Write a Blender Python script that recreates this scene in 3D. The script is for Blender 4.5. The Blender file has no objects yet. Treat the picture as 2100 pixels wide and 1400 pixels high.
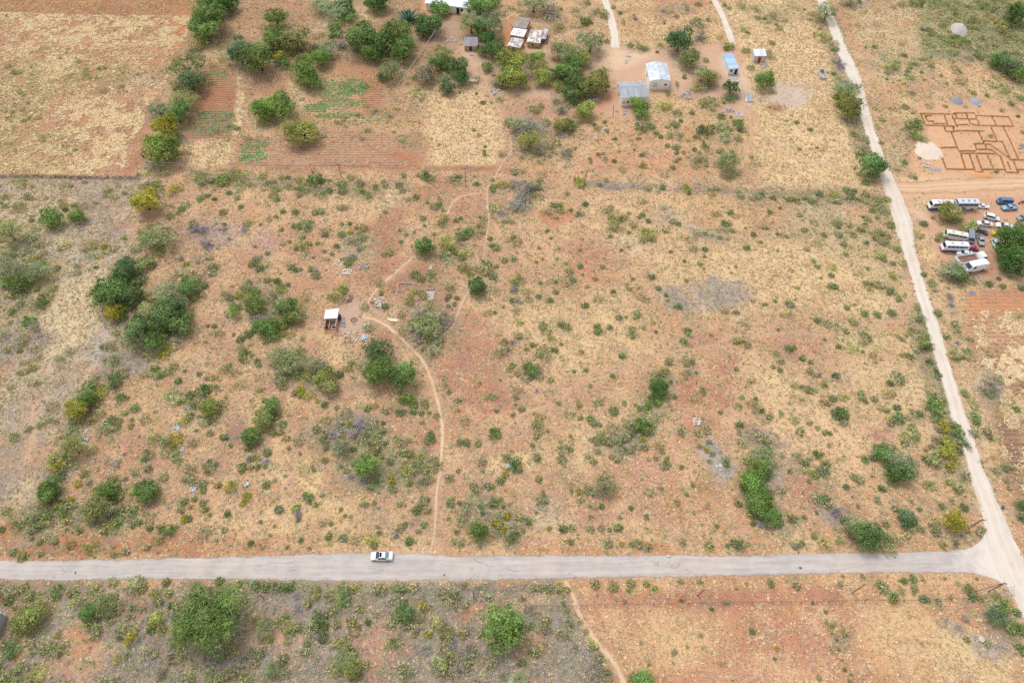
import bpy, math, random
import numpy as np
from mathutils import Vector, Matrix
random.seed(7); RNG = np.random.default_rng(11)
sc = bpy.context.scene
COL = bpy.data.collections.new("place"); sc.collection.children.link(COL)
# ------------------------------------------------------------------ camera model (drone photograph, 24 mm equivalent)
HC, TH, FPX = 140.0, math.radians(54.5), 1400.0
CS, SN = math.cos(TH), math.sin(TH)
def at(px, py, z=0.0):
    u = (px-1050.0)/FPX; v = (py-700.0)/FPX
    dy = CS - v*SN; dz = -SN - v*CS
    t = (z-HC)/dz
    return Vector((u*t, dy*t, z))
def proj(p):
    x, y, z = p[0], p[1], p[2]-HC
    d = y*CS - z*SN
    return (1050+FPX*x/d, 700-FPX*(y*SN+z*CS)/d)
def mpp(px, py, z=0.0):            # metres per photo pixel across the view
    v = (py-700.0)/FPX
    return (HC-z)/(SN+v*CS)/FPX
def mpy(px, py):                   # metres of ground per photo pixel along the view
    return (at(px, py-1)-at(px, py+1)).length/2
def height_of(base, top):          # how tall an upright thing is, from its foot and its head in the photo
    b = at(*base); best = (1e9, 1)
    for k in range(5, 200):
        z = k*0.1; q = proj((b.x, b.y, z)); e = (q[0]-top[0])**2+(q[1]-top[1])**2
        if e < best[0]: best = (e, z)
    return best[1]
def lin(c):
    return tuple((x/255/12.92 if x/255 <= .04045 else ((x/255+.055)/1.055)**2.4) for x in c)
# ------------------------------------------------------------------ object helpers
def link(o, parent=None):
    COL.objects.link(o)
    if parent is not None: o.parent = parent
    return o
def tag(o, label=None, cat=None, group=None, kind=None):
    if label: o['label'] = label
    if cat: o['category'] = cat
    if group: o['group'] = group
    if kind: o['kind'] = kind
    return o
def empty(name, loc, rz=0.0, scale=None):
    o = bpy.data.objects.new(name, None); o.empty_display_size = .3
    o.location = loc; o.rotation_euler = (0, 0, rz)
    if scale: o.scale = scale
    return link(o)
def np_mesh(name, V, F, attrs=None, mat=None, smooth=False):
    """V (n,3), F (m,k) with one k; attrs {name: (domain, type, array)}"""
    V = np.ascontiguousarray(V, np.float32); F = np.ascontiguousarray(F, np.int32)
    me = bpy.data.meshes.new(name); n, (m, k) = len(V), F.shape
    me.vertices.add(n); me.vertices.foreach_set('co', V.ravel())
    me.loops.add(m*k); me.loops.foreach_set('vertex_index', F.ravel())
    me.polygons.add(m); me.polygons.foreach_set('loop_start', np.arange(0, m*k, k, dtype=np.int32))
    for an, (dom, ty, arr) in (attrs or {}).items():
        a = me.attributes.new(an, ty, dom)
        if ty == 'FLOAT': a.data.foreach_set('value', np.ascontiguousarray(arr, np.float32).ravel())
        elif ty == 'FLOAT2': a.data.foreach_set('vector', np.ascontiguousarray(arr, np.float32).ravel())
        else: a.data.foreach_set('color', np.ascontiguousarray(arr, np.float32).ravel())
    if mat: me.materials.append(mat)
    me.update(calc_edges=True); me.validate()
    if smooth: me.polygons.foreach_set('use_smooth', np.ones(m, bool))
    return me
class MB:
    """collects simple solids into one mesh"""
    def __init__(s): s.v = []; s.f = []
    def add(s, vs, fs):
        b = len(s.v); s.v += [tuple(v) for v in vs]; s.f += [tuple(b+i for i in f) for f in fs]; return s
    def box(s, x0, x1, y0, y1, z0, z1, M=None):
        vs = [Vector(p) for p in ((x0,y0,z0),(x1,y0,z0),(x1,y1,z0),(x0,y1,z0),(x0,y0,z1),(x1,y0,z1),(x1,y1,z1),(x0,y1,z1))]
        if M is not None: vs = [M @ v for v in vs]
        return s.add(vs, [(0,3,2,1),(4,5,6,7),(0,1,5,4),(1,2,6,5),(2,3,7,6),(3,0,4,7)])
    def quad(s, a, b, c, d): return s.add([a,b,c,d], [(0,1,2,3)])
    def slab(s, pts, t):           # polygon of 3d points thickened along its normal
        p = [Vector(q) for q in pts]; n = (p[1]-p[0]).cross(p[2]-p[0]).normalized()*t; k = len(p)
        return s.add(p+[q+n for q in p], [tuple(range(k-1,-1,-1)), tuple(range(k,2*k))]+[(i,(i+1)%k,k+(i+1)%k,k+i) for i in range(k)])
    def tube(s, p, q, r0, r1=None, n=6):
        p, q = Vector(p), Vector(q); r1 = r0 if r1 is None else r1
        d = (q-p).normalized(); a = d.orthogonal().normalized(); b = d.cross(a)
        vs = [p+(a*math.cos(2*math.pi*i/n)+b*math.sin(2*math.pi*i/n))*r0 for i in range(n)]
        vs += [q+(a*math.cos(2*math.pi*i/n)+b*math.sin(2*math.pi*i/n))*r1 for i in range(n)]
        return s.add(vs, [(i,(i+1)%n,n+(i+1)%n,n+i) for i in range(n)]+[tuple(range(n-1,-1,-1)), tuple(range(n,2*n))])
    def mesh(s, name, mat, smooth=False, bevel=0):
        me = bpy.data.meshes.new(name); me.from_pydata(s.v, [], s.f); me.materials.append(mat); me.update()
        if smooth:
            for p in me.polygons: p.use_smooth = True
        return me
    def build(s, name, mat, parent=None, smooth=False, bevel=0):
        o = bpy.data.objects.new(name, s.mesh(name, mat, smooth)); link(o, parent)
        if bevel:
            m = o.modifiers.new('edge', 'BEVEL'); m.width = bevel; m.segments = 2; m.limit_method = 'ANGLE'
        return o
# ------------------------------------------------------------------ value noise for scattering and ground cover
_T = RNG.random((256, 256)).astype(np.float32)
def vnoise(x, y, s, o=0):
    x = np.asarray(x)*s+17.3*o+1000; y = np.asarray(y)*s+31.7*o+1000
    xi = np.floor(x).astype(int); yi = np.floor(y).astype(int); fx = x-xi; fy = y-yi
    fx = fx*fx*(3-2*fx); fy = fy*fy*(3-2*fy)
    g = lambda a, b: _T[a % 256, b % 256]
    return (g(xi,yi)*(1-fx)+g(xi+1,yi)*fx)*(1-fy)+(g(xi,yi+1)*(1-fx)+g(xi+1,yi+1)*fx)*fy
def fnoise(x, y, s, o=0):
    return (vnoise(x,y,s,o)+.5*vnoise(x,y,s*2.1,o+1)+.25*vnoise(x,y,s*4.3,o+2))/1.75
def sstep(a, b, x):
    t = np.clip((x-a)/(b-a), 0, 1); return t*t*(3-2*t)
# ------------------------------------------------------------------ materials
class NT:
    def __init__(s, name):
        s.m = bpy.data.materials.new(name); s.m.use_nodes = True; s.t = s.m.node_tree; s.t.nodes.clear()
        s.out = s.n('ShaderNodeOutputMaterial')
    def n(s, ty, **kw):
        x = s.t.nodes.new(ty)
        for k, v in kw.items():
            if k.startswith('i_'):
                k = k[2:]; k = int(k) if k.isdigit() else k.replace('_', ' ')
                if isinstance(v, bpy.types.NodeSocket): s.t.links.new(v, x.inputs[k])
                else: x.inputs[k].default_value = v
            else: setattr(x, k, v)
        return x
    def l(s, a, b): s.t.links.new(a, b)
    def math(s, op, a, b=None, c=None, clamp=False):
        x = s.n('ShaderNodeMath', operation=op, use_clamp=clamp)
        for i, v in enumerate((a, b, c)):
            if v is None: continue
            if isinstance(v, bpy.types.NodeSocket): s.l(v, x.inputs[i])
            else: x.inputs[i].default_value = v
        return x.outputs[0]
    def mix(s, f, a, b, mode='MIX'):
        x = s.n('ShaderNodeMix', data_type='RGBA', blend_type=mode)
        for i, v in ((0, f), (6, a), (7, b)):
            if isinstance(v, bpy.types.NodeSocket): s.l(v, x.inputs[i])
            else: x.inputs[i].default_value = v if i == 0 else (*v, 1) if len(v) == 3 else v
        return x.outputs[2]
    def noise(s, scale, detail=3, vec=None, rough=.55, dist=0):
        x = s.n('ShaderNodeTexNoise'); x.inputs['Scale'].default_value = scale; x.inputs['Detail'].default_value = detail
        x.inputs['Roughness'].default_value = rough; x.inputs['Distortion'].default_value = dist
        if vec is not None: s.l(vec, x.inputs['Vector'])
        return x.outputs['Fac']
    def ramp(s, f, lo, hi):
        x = s.n('ShaderNodeMapRange', interpolation_type='SMOOTHSTEP'); s.l(f, x.inputs[0])
        for i, v in ((1, lo), (2, hi)):
            if isinstance(v, bpy.types.NodeSocket): s.l(v, x.inputs[i])
            else: x.inputs[i].default_value = v
        return x.outputs[0]
    def pos(s): return s.n('ShaderNodeNewGeometry').outputs['Position']
    def stretch(s, vec, sc_):
        return s.n('ShaderNodeMapping', i_0=vec, i_Scale=sc_).outputs[0]
    def bsdf(s, col, rough=.9, bump=None, bstr=.3, bdist=.1, spec=.3, metal=0.0):
        b = s.n('ShaderNodeBsdfPrincipled')
        if isinstance(col, bpy.types.NodeSocket): s.l(col, b.inputs['Base Color'])
        else: b.inputs['Base Color'].default_value = (*col, 1)
        if isinstance(rough, bpy.types.NodeSocket): s.l(rough, b.inputs['Roughness'])
        else: b.inputs['Roughness'].default_value = rough
        b.inputs['Specular IOR Level'].default_value = spec; b.inputs['Metallic'].default_value = metal
        if bump is not None:
            q = s.n('ShaderNodeBump', i_Strength=bstr, i_Distance=bdist, i_Height=bump); s.l(q.outputs[0], b.inputs['Normal'])
        return b.outputs[0]
    def done(s, sh): s.l(sh, s.out.inputs[0]); return s.m
_mc = {}
def surf(name, rgb, rough=.8, var=.18, scale=2.5, spec=.3, metal=0.0, dirt=None, dirt_amt=.4):
    """a plain worn surface: base colour broken by two noises and optional dirt"""
    if name in _mc: return _mc[name]
    t = NT(name); c = lin(rgb); p = t.n('ShaderNodeTexCoord').outputs['Object']
    n1 = t.noise(scale, 4, p); n2 = t.noise(scale*7, 2, p)
    f = t.math('ADD', t.math('MULTIPLY', n1, .7), t.math('MULTIPLY', n2, .3))
    col = t.mix(t.ramp(f, .3, .7), tuple(x*(1-var) for x in c), tuple(min(1, x*(1+var)) for x in c))
    if dirt: col = t.mix(t.math('MULTIPLY', t.ramp(t.noise(scale*.6, 5, p, .65), .48, .68), dirt_amt), col, lin(dirt))
    _mc[name] = t.done(t.bsdf(col, rough, n2, .15, .02, spec, metal)); return _mc[name]
def paint_mat(name, rgb, rough=.3):
    """vehicle paint, a little dusty"""
    if name in _mc: return _mc[name]
    t = NT(name); p = t.n('ShaderNodeTexCoord').outputs['Object']
    d = t.ramp(t.noise(1.6, 5, p, .6), .45, .8)
    col = t.mix(t.math('MULTIPLY', d, .13), lin(rgb), lin((190, 165, 140)))
    _mc[name] = t.done(t.bsdf(col, t.math('ADD', rough, t.math('MULTIPLY', d, .4)), spec=.5)); return _mc[name]
def sheet_mat(name, rgb, rust=(150, 110, 90), amt=.35, pitch=.22, axis='X', rough=.45, patch=None):
    """corrugated metal sheet: ribs, separate sheets of slightly different tone, rust running down"""
    if name in _mc: return _mc[name]
    t = NT(name); c = lin(rgb); p = t.n('ShaderNodeTexCoord').outputs['Object']
    xyz = t.n('ShaderNodeSeparateXYZ', i_0=p); a = xyz.outputs[0 if axis == 'X' else 1]; b = xyz.outputs[1 if axis == 'X' else 0]
    cell = t.n('ShaderNodeCombineXYZ', i_0=t.math('FLOOR', t.math('DIVIDE', a, .9)), i_1=t.math('FLOOR', t.math('DIVIDE', b, 3.3)))
    w = t.n('ShaderNodeTexWhiteNoise', noise_dimensions='2D', i_Vector=cell.outputs[0]).outputs[0]
    rib = t.math('SINE', t.math('MULTIPLY', a, 6.283/pitch))
    st = t.stretch(p, (2.2, .35, 1) if axis == 'X' else (.35, 2.2, 1))
    r = t.ramp(t.noise(.7, 3, st, .55), .48, .7)
    col = t.mix(w, tuple(x*.84 for x in c), tuple(min(1, x*1.12) for x in c))
    if patch: col = t.mix(t.ramp(t.noise(.55, 3, p, .5), .47, .56), col, lin(patch))
    col = t.mix(t.math('MULTIPLY', r, amt), col, lin(rust))
    col = t.mix(t.math('MULTIPLY', t.math('ADD', t.math('MULTIPLY', rib, .5), .5), .07), col, tuple(x*.6 for x in c))
    _mc[name] = t.done(t.bsdf(col, rough, rib, .12, .02, .5, .1)); return _mc[name]
def glass_mat(name='glass', rgb=(38, 52, 66)):
    if name in _mc: return _mc[name]
    t = NT(name); _mc[name] = t.done(t.bsdf(lin(rgb), .08, spec=.8)); return _mc[name]
# leaves: the object's colour times a tone of its own for each leaf and clump; alpha of the object colour is the share of yellow blossom
def leaf_mat():
    t = NT('leaves'); oi = t.n('ShaderNodeObjectInfo')
    sh = t.n('ShaderNodeAttribute', attribute_name='tone').outputs['Fac']; rn = t.n('ShaderNodeAttribute', attribute_name='pick').outputs['Fac']
    c = t.mix(t.math('LESS_THAN', rn, oi.outputs['Alpha']), oi.outputs['Color'], tuple(1.1*v for v in lin((200, 188, 50))))
    g = t.n('ShaderNodeCombineColor', i_0=sh, i_1=sh, i_2=t.math('MULTIPLY', sh, t.math('ADD', .75, t.math('MULTIPLY', rn, .5))))
    c = t.mix(1.0, c, g.outputs[0], 'MULTIPLY')
    d = t.n('ShaderNodeBsdfDiffuse', i_0=c); tr = t.n('ShaderNodeBsdfTranslucent', i_0=c)
    return t.done(t.n('ShaderNodeMixShader', i_0=.42, i_1=d.outputs[0], i_2=tr.outputs[0]).outputs[0])
def vcol_mat(name, transl=.2):
    t = NT(name); c = t.n('ShaderNodeAttribute', attribute_name='Col').outputs['Color']
    d = t.n('ShaderNodeBsdfDiffuse', i_0=c); tr = t.n('ShaderNodeBsdfTranslucent', i_0=c)
    return t.done(t.n('ShaderNodeMixShader', i_0=transl, i_1=d.outputs[0], i_2=tr.outputs[0]).outputs[0])
def twig_mat():
    t = NT('bare_wood'); oi = t.n('ShaderNodeObjectInfo'); sh = t.n('ShaderNodeAttribute', attribute_name='tone').outputs['Fac']
    g = t.n('ShaderNodeCombineColor', i_0=sh, i_1=sh, i_2=sh)
    return t.done(t.bsdf(t.mix(1.0, oi.outputs['Color'], g.outputs[0], 'MULTIPLY'), .9, spec=.1))
LEAF, TWIG, WEED = leaf_mat(), twig_mat(), vcol_mat('small_plants')
BARK = surf('bark', (104, 90, 76), .95, .3, 3)
# ------------------------------------------------------------------ every plant of the photo: x, y, width, [height,] hue
PLANTS = """440 2 55D;420 3 30G;423 35 60G;420 60 52G;413 80 30Y;400 97 28O;396 108 24X;384 135 60S;352 135 22S;390 165 45T;363 176 26O;378 205 50O;325 228 34T;362 232 44G;343 261 44 40F;357 283 20X;329 305 66B;312 340 25X;466 5 40D
490 105 48T;530 118 54 74G;567 78 48G;607 80 50O;556 105 26D;574 110 30 28F;581 126 28D;620 97 24X;626 145 46 70B;656 118 34B;640 165 34B;648 97 18D;672 100 34S;684 62 28 40G;700 92 28P;690 20 50 40S;655 12 40 30S;705 10 34G;715 35 30G;740 72 60 80G;775 85 52 70G;812 70 50 50G;824 100 50 48G;765 108 36 30B;538 222 46B;576 216 52B;540 246 22 24Y;590 218 26B;621 271 64 34O;800 142 42S;785 155 24D;850 159 14 18D;851 191 32 46S;873 152 38 54N;906 108 44 34O;903 128 42 34G;940 138 42 40D;946 160 34 30D;917 178 34T;905 155 28S;838 33 52 36A;868 62 34D;880 48 54 44D;904 18 38 40B;772 4 48 34D;780 20 24S;566 37 44 14G;514 95 22S
985 12 56 40B;1012 6 30D;1003 48 56 50T;966 48 46 44S;985 62 34 36G;1003 82 34 40D;1015 102 44 36D;990 105 26D;1000 136 24G;1048 128 62 50Y;1052 155 60 50Y;1024 168 30 28S;1103 116 36 26Y;1088 128 30 30T;1105 140 38 34O;1112 158 38 34Y;1144 172 32 34Y;1150 102 44 40S;1170 108 46 44S;1176 130 40 40G;1195 120 34Y;1212 85 54 60S;1160 145 44 44G;1180 165 44 44G;1140 150 30 30T;1224 168 56 48O;1203 180 46 44O;1170 190 40 30G;1245 84 12 16G;1199 226 40 46Y;1178 208 22D;1139 207 15 20G;1095 222 24S;1110 217 12 20T;1085 262 56 44X;1088 285 56 36O;1060 255 34S;1045 247 14 20G;1120 250 20S;1152 225 22X;1155 256 44 28O;1176 256 28G;1104 310 26X;1137 290 28S;1070 322 14X;1165 315 28X;1080 298 20X;1145 53 28O;1199 44 20 34D;1180 20 16T;1128 20 40 50X;1095 8 56 34S;990 210 11D;943 190 7D;977 192 7D;978 163 14 26G;1214 47 8G;1205 5 14G;1150 18 8G;1172 267 8D;993 310 8D;995 300 8B;994 317 8D;972 267 7D;982 276 10S;900 296 8Y
1393 82 52 56D;1413 122 44 36O;1440 152 38 40S;1456 158 36 36O;1432 178 28 24S;1455 208 32O;1499 180 34 38D;1494 200 22 24D;1569 162 42 38B;1312 216 36 40B;1318 236 24 24G;1326 258 26 28T;1307 255 10G;1495 94 20 22Y;1530 103 20 12S;1575 112 20S;1432 46 26S;1437 75 26X;1453 40 10 14G;1293 92 13 16G;1312 94 14 20T;1322 98 18 12G;1241 28 20 34S;1278 45 9 24S;1303 38 14P;1360 22 14P;1410 20 14P;1432 8 14G;1388 33 12G;1258 15 10T;1225 22 16G;1272 26 10G;1486 10 10G;1495 16 10T;1521 8 20S;1525 60 12 18Y;1534 67 8D;1569 38 8G;1555 35 14S;1585 33 16S;1592 50 8T;1584 88 12T;1404 152 7 9Y;1404 159 9D;1448 123 12 16S;1348 106 8G;1370 190 12 20G;1365 215 24Y;1390 230 20G;1419 231 12G;1384 253 20G;1397 248 9D;1480 237 18D;1446 267 30D;1484 262 30 36S;1485 280 26 24S;1515 253 26 20G;1519 267 12D;1515 283 16 20T;1446 299 18 28D;1493 333 42 40S;1425 280 9D;1387 302 14G;1388 313 9D;1402 312 8 14T;1424 306 12G;1369 298 12 10G;1395 276 14S;1375 276 18S;1355 280 11D;1345 272 12G;1306 256 9D;1313 272 10S;1261 284 10G;1240 250 9D;1225 262 14Y;1219 255 8D;1245 268 10S;1316 318 9D;1270 310 7Y;1260 330 10D;1226 316 9T;1210 325 9Y;1211 332 9Y;1301 307 6D;1380 342 12T;1387 328 10Y;1395 325 8S;1442 325 18S;1430 328 18O;1448 338 10T;1478 308 18 14O;1435 313 10S;1385 330 10Y;1318 338 16O;1325 343 7Y;1662 265 11D;1634 250 10G;1613 247 6T;1623 266 5O;1675 303 7G;1640 305 9O;1622 285 6O;1753 346 6D;1501 311 10G;1389 173 8 24D;1485 211 7D;1499 240 8T;1579 220 5D;1590 224 5D;1540 138 16S
1697 25 44 44S;1680 38 20S;1690 72 30 26S;1712 88 18S;1722 130 22 34P;1715 100 14G;1707 102 8G;1733 182 44 40S;1728 200 36 34O;1750 180 24S;1745 222 48 40O;1760 228 18 28G;1738 238 30X;1710 150 11G;1755 275 14 16T;1772 282 20S;1770 300 20X;1772 315 26 20G;1790 338 48 40G;1800 345 26B;1775 372 18D;1776 398 16S;1745 5 30X;1730 5 18O;1760 2 14D;1793 95 10G;1775 97 6B;1830 132 30 20S;1820 148 14S;1819 162 7D;1858 115 8G;1890 148 8G;1870 158 14Y;1895 163 7S;1930 155 7G;1942 172 7G;1878 130 14T;1910 135 12T;1961 140 18 32S;1970 165 20S;1856 218 14S;1871 190 16X;1878 255 28 30G;1878 275 26 30G;1897 286 18S;1856 332 13 12G;1877 365 9 10D;1886 324 7G;1795 222 8 14Y;1800 260 10 20Y;1810 245 12Y;1850 8 18G;1880 5 24T;1920 3 26G;1870 3 14T;1956 18 16T;1940 8 18G;1949 36 9T;1935 50 14S;1962 28 14T;1934 52 16S;1891 60 10D;1907 60 16G;1909 70 12O;1960 76 22G;1982 82 26 24B;1960 88 18O;1990 55 14G;2000 35 30S;2028 14 24G;2048 45 28 36O;2025 28 16Y;2085 28 46 50D;2068 45 30D;2095 10 24Y;2014 10 16G;2060 60 26S;2040 90 14S;2010 116 18S;1990 118 16S;2005 113 12D;2050 125 40 32D;2075 135 40 36T;2090 150 34 34G;2035 130 12Y;2010 113 22T;2074 212 13G;2055 225 11Y;1940 218 8Y;2040 175 14Y;2060 185 16Y;1998 190 12O;2025 195 10O;2088 238 8D;2095 200 14G;2098 270 10O
1945 432 38 38O;1953 450 18 16O;1968 448 16 14B;1994 466 26 26Y;1978 468 18 20Y;1932 482 22 18B;1922 492 9 12D;2074 495 58 58D;2062 520 34 34D;2085 525 50 50D;2070 540 36 34D;2092 478 36 36D;1952 550 48 30S;1966 562 38 30G;1990 570 24S;1912 580 18 24G;1945 590 12P;1950 608 18 22P;1952 625 14 20P;1955 642 10 24P;2030 582 14G;2049 571 10D;2057 586 12G;2073 563 18G;2095 560 14B;2096 590 14D;1924 640 18 16G;1895 458 16 14D;1895 562 12T;1930 575 10X;2088 548 20B;1961 668 14 24O
42 373 24S;56 404 14T;108 447 40G;157 442 34 24G;134 429 12D;128 420 20S;18 475 46 44S;5 470 30G;60 482 26S;135 500 22S;185 503 24O;213 505 15F;204 520 22S;196 548 9D;297 412 50 46F;316 405 20T;312 390 26 28T;322 374 16Y;305 378 20S;340 355 16S;354 386 26F;372 427 16G;348 442 18D;325 485 66 42S;312 492 34S;290 475 16Y;305 463 14O;324 460 8D;326 517 22 26O;275 510 22S;370 530 20X;381 541 12F;405 535 18X;430 545 18S;437 545 10Y;400 470 22P;425 500 26P;395 460 18S;415 470 24P;78 527 11F;85 542 26G;8 540 34S;26 552 40S;38 580 34G;10 575 30G;50 575 30T;72 560 40S;25 595 24S;75 590 16O;116 548 14O;107 590 18S;40 622 17T;23 637 17G;55 658 26D;82 620 30G;95 605 26S;20 660 14X;70 670 30X
255 556 48D;243 570 30G;275 562 22N;295 540 32G;310 545 18O;284 573 30T;225 601 62D;245 590 40G;268 605 40T;290 600 26S;270 580 30D;233 640 34F;262 628 24Y;250 650 20G;283 668 46 50G;305 640 36S;275 695 42S;345 600 44S;345 640 60 56G;365 625 40S;370 660 46G;330 665 36G;385 590 36 44G;400 570 30O;375 560 30S;405 605 24S;420 585 16G;320 698 38 40G;310 680 24D;338 690 18P;335 722 26 28F;360 705 24S;317 754 18 14B;328 767 20 17B;356 749 16S;365 780 15G;379 760 8D;408 766 11D;424 776 8T;470 750 10T;465 753 9G;494 763 12X
236 783 26G;228 772 14G;183 795 28G;207 800 26 28F;175 818 34 30G;158 840 40 36F;148 848 20Y;184 862 18O;195 820 24T;203 846 22S;245 812 22 17B;259 815 12T;275 835 21 18B;210 877 28S;228 862 24T;220 868 14D;243 875 10 16D;268 872 12 14F;270 860 10T;255 846 12S;152 873 24 30T;145 890 22T;151 918 46 42O;133 935 18D;189 920 22S;120 953 30F;127 965 18T;145 950 22T;115 980 28T;122 972 20D;98 1003 40G;160 992 14F;172 970 18O;182 990 18X;200 1002 28O;228 992 32T;245 1005 22S;300 1005 48 34G;257 981 9G;285 895 10X;238 948 24X;255 930 14X;295 940 14Y;302 958 18S;315 895 26S;340 905 24T;360 905 26 34F;360 936 32 34T;335 978 18S;300 930 22S;380 982 20X;395 990 14S;275 968 14S;354 810 32S;367 823 14Y;390 808 20D;413 803 30 30D;425 800 16S;430 833 34Y;445 828 20S;385 825 24S;387 853 18 22T;425 858 26S;402 830 16S;459 895 17 13G;428 960 30 24T;429 945 10D;443 950 10G;415 990 18S;416 1003 14G;470 995 26F;447 994 14F;472 913 9G;402 882 7G;430 867 7D;496 958 18 24G;515 958 10G
520 600 32 26B;524 625 36 30B;477 635 30B;505 590 20S;548 608 30 36S;575 590 22D;568 575 14D;590 583 10D;588 630 44 36G;600 645 34O;603 617 13D;548 573 16O;510 578 16T;497 588 12Y;470 608 20T;490 605 18F;560 640 20X;535 655 30X;545 668 46 34G;520 655 18S;575 668 30 34Y;560 690 30 22G;545 700 14S;520 677 14D;508 685 18D;492 695 16 20D;600 655 26F;440 668 11G;479 685 8G;500 728 32 22G;502 722 14D;527 740 13 14D;530 748 12T;425 667 10T;572 728 34S;605 722 32O;595 745 46S;576 770 32T;607 762 26T;580 790 20T;586 787 9Y;650 752 34S;628 768 26Y;665 770 40O;675 790 36O;682 795 18T;697 767 16D;715 752 24S;617 803 18 30F;632 808 22Y;604 805 14T;650 822 9Y;665 829 14 16D;690 835 10T;724 773 12X;776 716 54 44T;770 730 36T;774 762 58 50G;829 768 52 48G;815 760 24G;844 743 8 12T;817 806 9Y;838 817 32 20B;850 828 16B;847 842 17B;822 843 20D;871 827 17 22T;863 846 14S;866 866 10Y;752 836 15B;880 845 9B;555 832 34 34B;560 850 24O;540 860 36O;530 875 28S;515 892 34G;510 905 24S;572 851 10T;580 868 16G;574 885 16O;508 918 15O;522 917 7O;547 927 18G;545 946 18P;530 955 9D;543 956 10G;510 940 20P;545 993 17B;592 918 10S;615 930 8T;660 1015 10S;565 985 8S;585 975 8S;648 878 18S;662 885 18X;672 890 14X;695 870 18T;690 885 30X;680 892 20P;720 868 20Y;738 870 32P;725 890 24P;745 890 20X;760 868 24S;755 890 26T;782 883 18T;768 905 30S;786 867 10D;703 895 12O;700 915 34S;724 920 13D;668 917 14T;672 905 18X;750 955 46 40G;740 950 20Y;728 950 14D;780 935 12Y;770 930 10D;665 943 14S;800 945 15T;698 955 12S;710 962 14S;838 930 20O;838 958 30O;856 952 22 28T;880 898 22D;813 898 14Y;800 975 14Y;803 990 15F;770 992 26T;805 1002 18T;745 985 20P;720 975 18P;865 985 26X;840 990 14Y;643 963 9B;640 955 12P;585 1000 8X
875 360 20 34D;858 358 12S;828 362 9G;818 378 18D;824 390 16O;853 403 13D;836 408 11S;932 366 24 22T;940 362 14T;977 376 14 10G;1031 377 25 17Y;1010 385 16 28G;1009 368 10S;1056 355 12S;1072 400 44 56X;1062 418 36X;1085 385 34X;1100 380 22T;1105 400 20S;1086 378 10B;1060 375 26X;1012 425 22S;1030 437 18P;1190 374 22 20Y;1180 368 10T;1164 397 10O;1147 422 17G;1135 420 14T;1171 431 9D;1185 437 14T;1200 418 13D;900 418 14G;876 415 9O;890 422 20S;935 451 12Y;945 447 9D;868 447 12S;871 462 8T;912 446 18Y;903 455 10S;981 463 9 13F;991 448 14 22S;984 445 7D;990 475 10S;943 482 24G;960 478 22 30G;822 495 9D;849 475 8T;834 480 14X;890 480 9S;869 504 38 36G;915 500 30Y;928 508 20Y;972 502 6F;1005 489 11G;1007 502 12S;1018 506 16 20G;945 500 14P;905 522 18S;918 528 24S;933 517 14G;950 520 22S;946 527 18G;955 549 28 22O;963 560 16Y;995 548 32 30S;1012 566 18 14G;978 584 34 36D;979 598 26T;970 575 12T;882 560 20S;850 562 20D;862 570 20O;882 568 22S;868 605 20O;845 600 22O;840 618 20O;862 598 14S;1056 578 16 20G;1064 570 24O;1055 592 20P;1050 615 12 14G;1066 618 18X;932 623 9 12D;937 610 12T;920 627 9T;912 644 8D;922 588 18S;920 605 14S;916 613 10D;957 645 8X;1035 533 14S;1053 530 12S;1057 490 24S;1020 545 8O;1141 578 10B;1142 530 7B;1105 508 8B;1123 472 8D;1130 488 7G;1100 537 8G;1113 530 7Y;1190 545 12G;1160 540 8T;1168 555 16S;1175 574 13G;1105 607 12T;1128 615 14G;1140 598 12T;1108 580 8D;1146 510 7S;1015 640 8D;1032 629 6D;1190 512 8T;1200 625 14G;1220 570 12O;1195 563 7G
1328 477 30O;1318 490 18S;1340 490 12S;1328 384 18 20S;1410 387 18 26Y;1359 384 12 15D;1547 402 26 16S;1561 398 14D;1586 405 12D;1681 397 16D;1664 411 15G;1635 412 11 20Y;1619 408 14D;1711 396 20Y;1708 412 12S;1272 443 26O;1250 430 20S;1258 465 18S;1300 460 18S;1311 445 9T;1275 448 12G;1254 424 9T;1289 437 8S;1392 459 11D;1380 452 16S;1446 511 12D;1422 508 18S;1532 507 14G;1376 515 10O;1595 479 8D;1499 435 14D;1485 458 14G;1502 472 12Y;1579 434 12G;1561 496 8T;1404 535 8D;1441 443 0D;1274 512 8D;1252 484 9D;1289 476 9G;1337 566 18 14T;1391 627 18 15G;1307 644 14 20B;1270 650 14T;1284 650 7T;1257 597 12 8D;1285 588 7T;1298 571 8T;1677 546 12G;1669 534 11Y;1705 564 12T;1705 585 14T;1716 588 10S;1590 617 9T;1622 622 18S;1614 620 10G;1677 656 14T;1705 665 26S;1684 570 7B;1500 558 7S;1509 546 7T;1446 526 8O;1408 575 10O;1350 590 12T;1366 605 9D;1370 615 8Y;1310 590 6F;1341 661 8 12F;1297 673 14S;1225 668 16G;1251 670 12T;1320 672 10S;1409 675 16 10T;1411 684 8Y;1596 676 7D;1345 680 8D;1443 550 6D;1436 540 12O;1447 478 12Y;1460 482 8Y;1490 460 14G;1573 468 9G;1564 467 7G;1600 426 8D;1545 480 12G;1529 467 7B;1575 518 8X;1636 590 8Y;1595 514 6G;1365 472 14S;1330 452 12G;1318 440 12G;1235 545 12S;1640 440 12S;1650 470 14S;1655 510 12S
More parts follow.
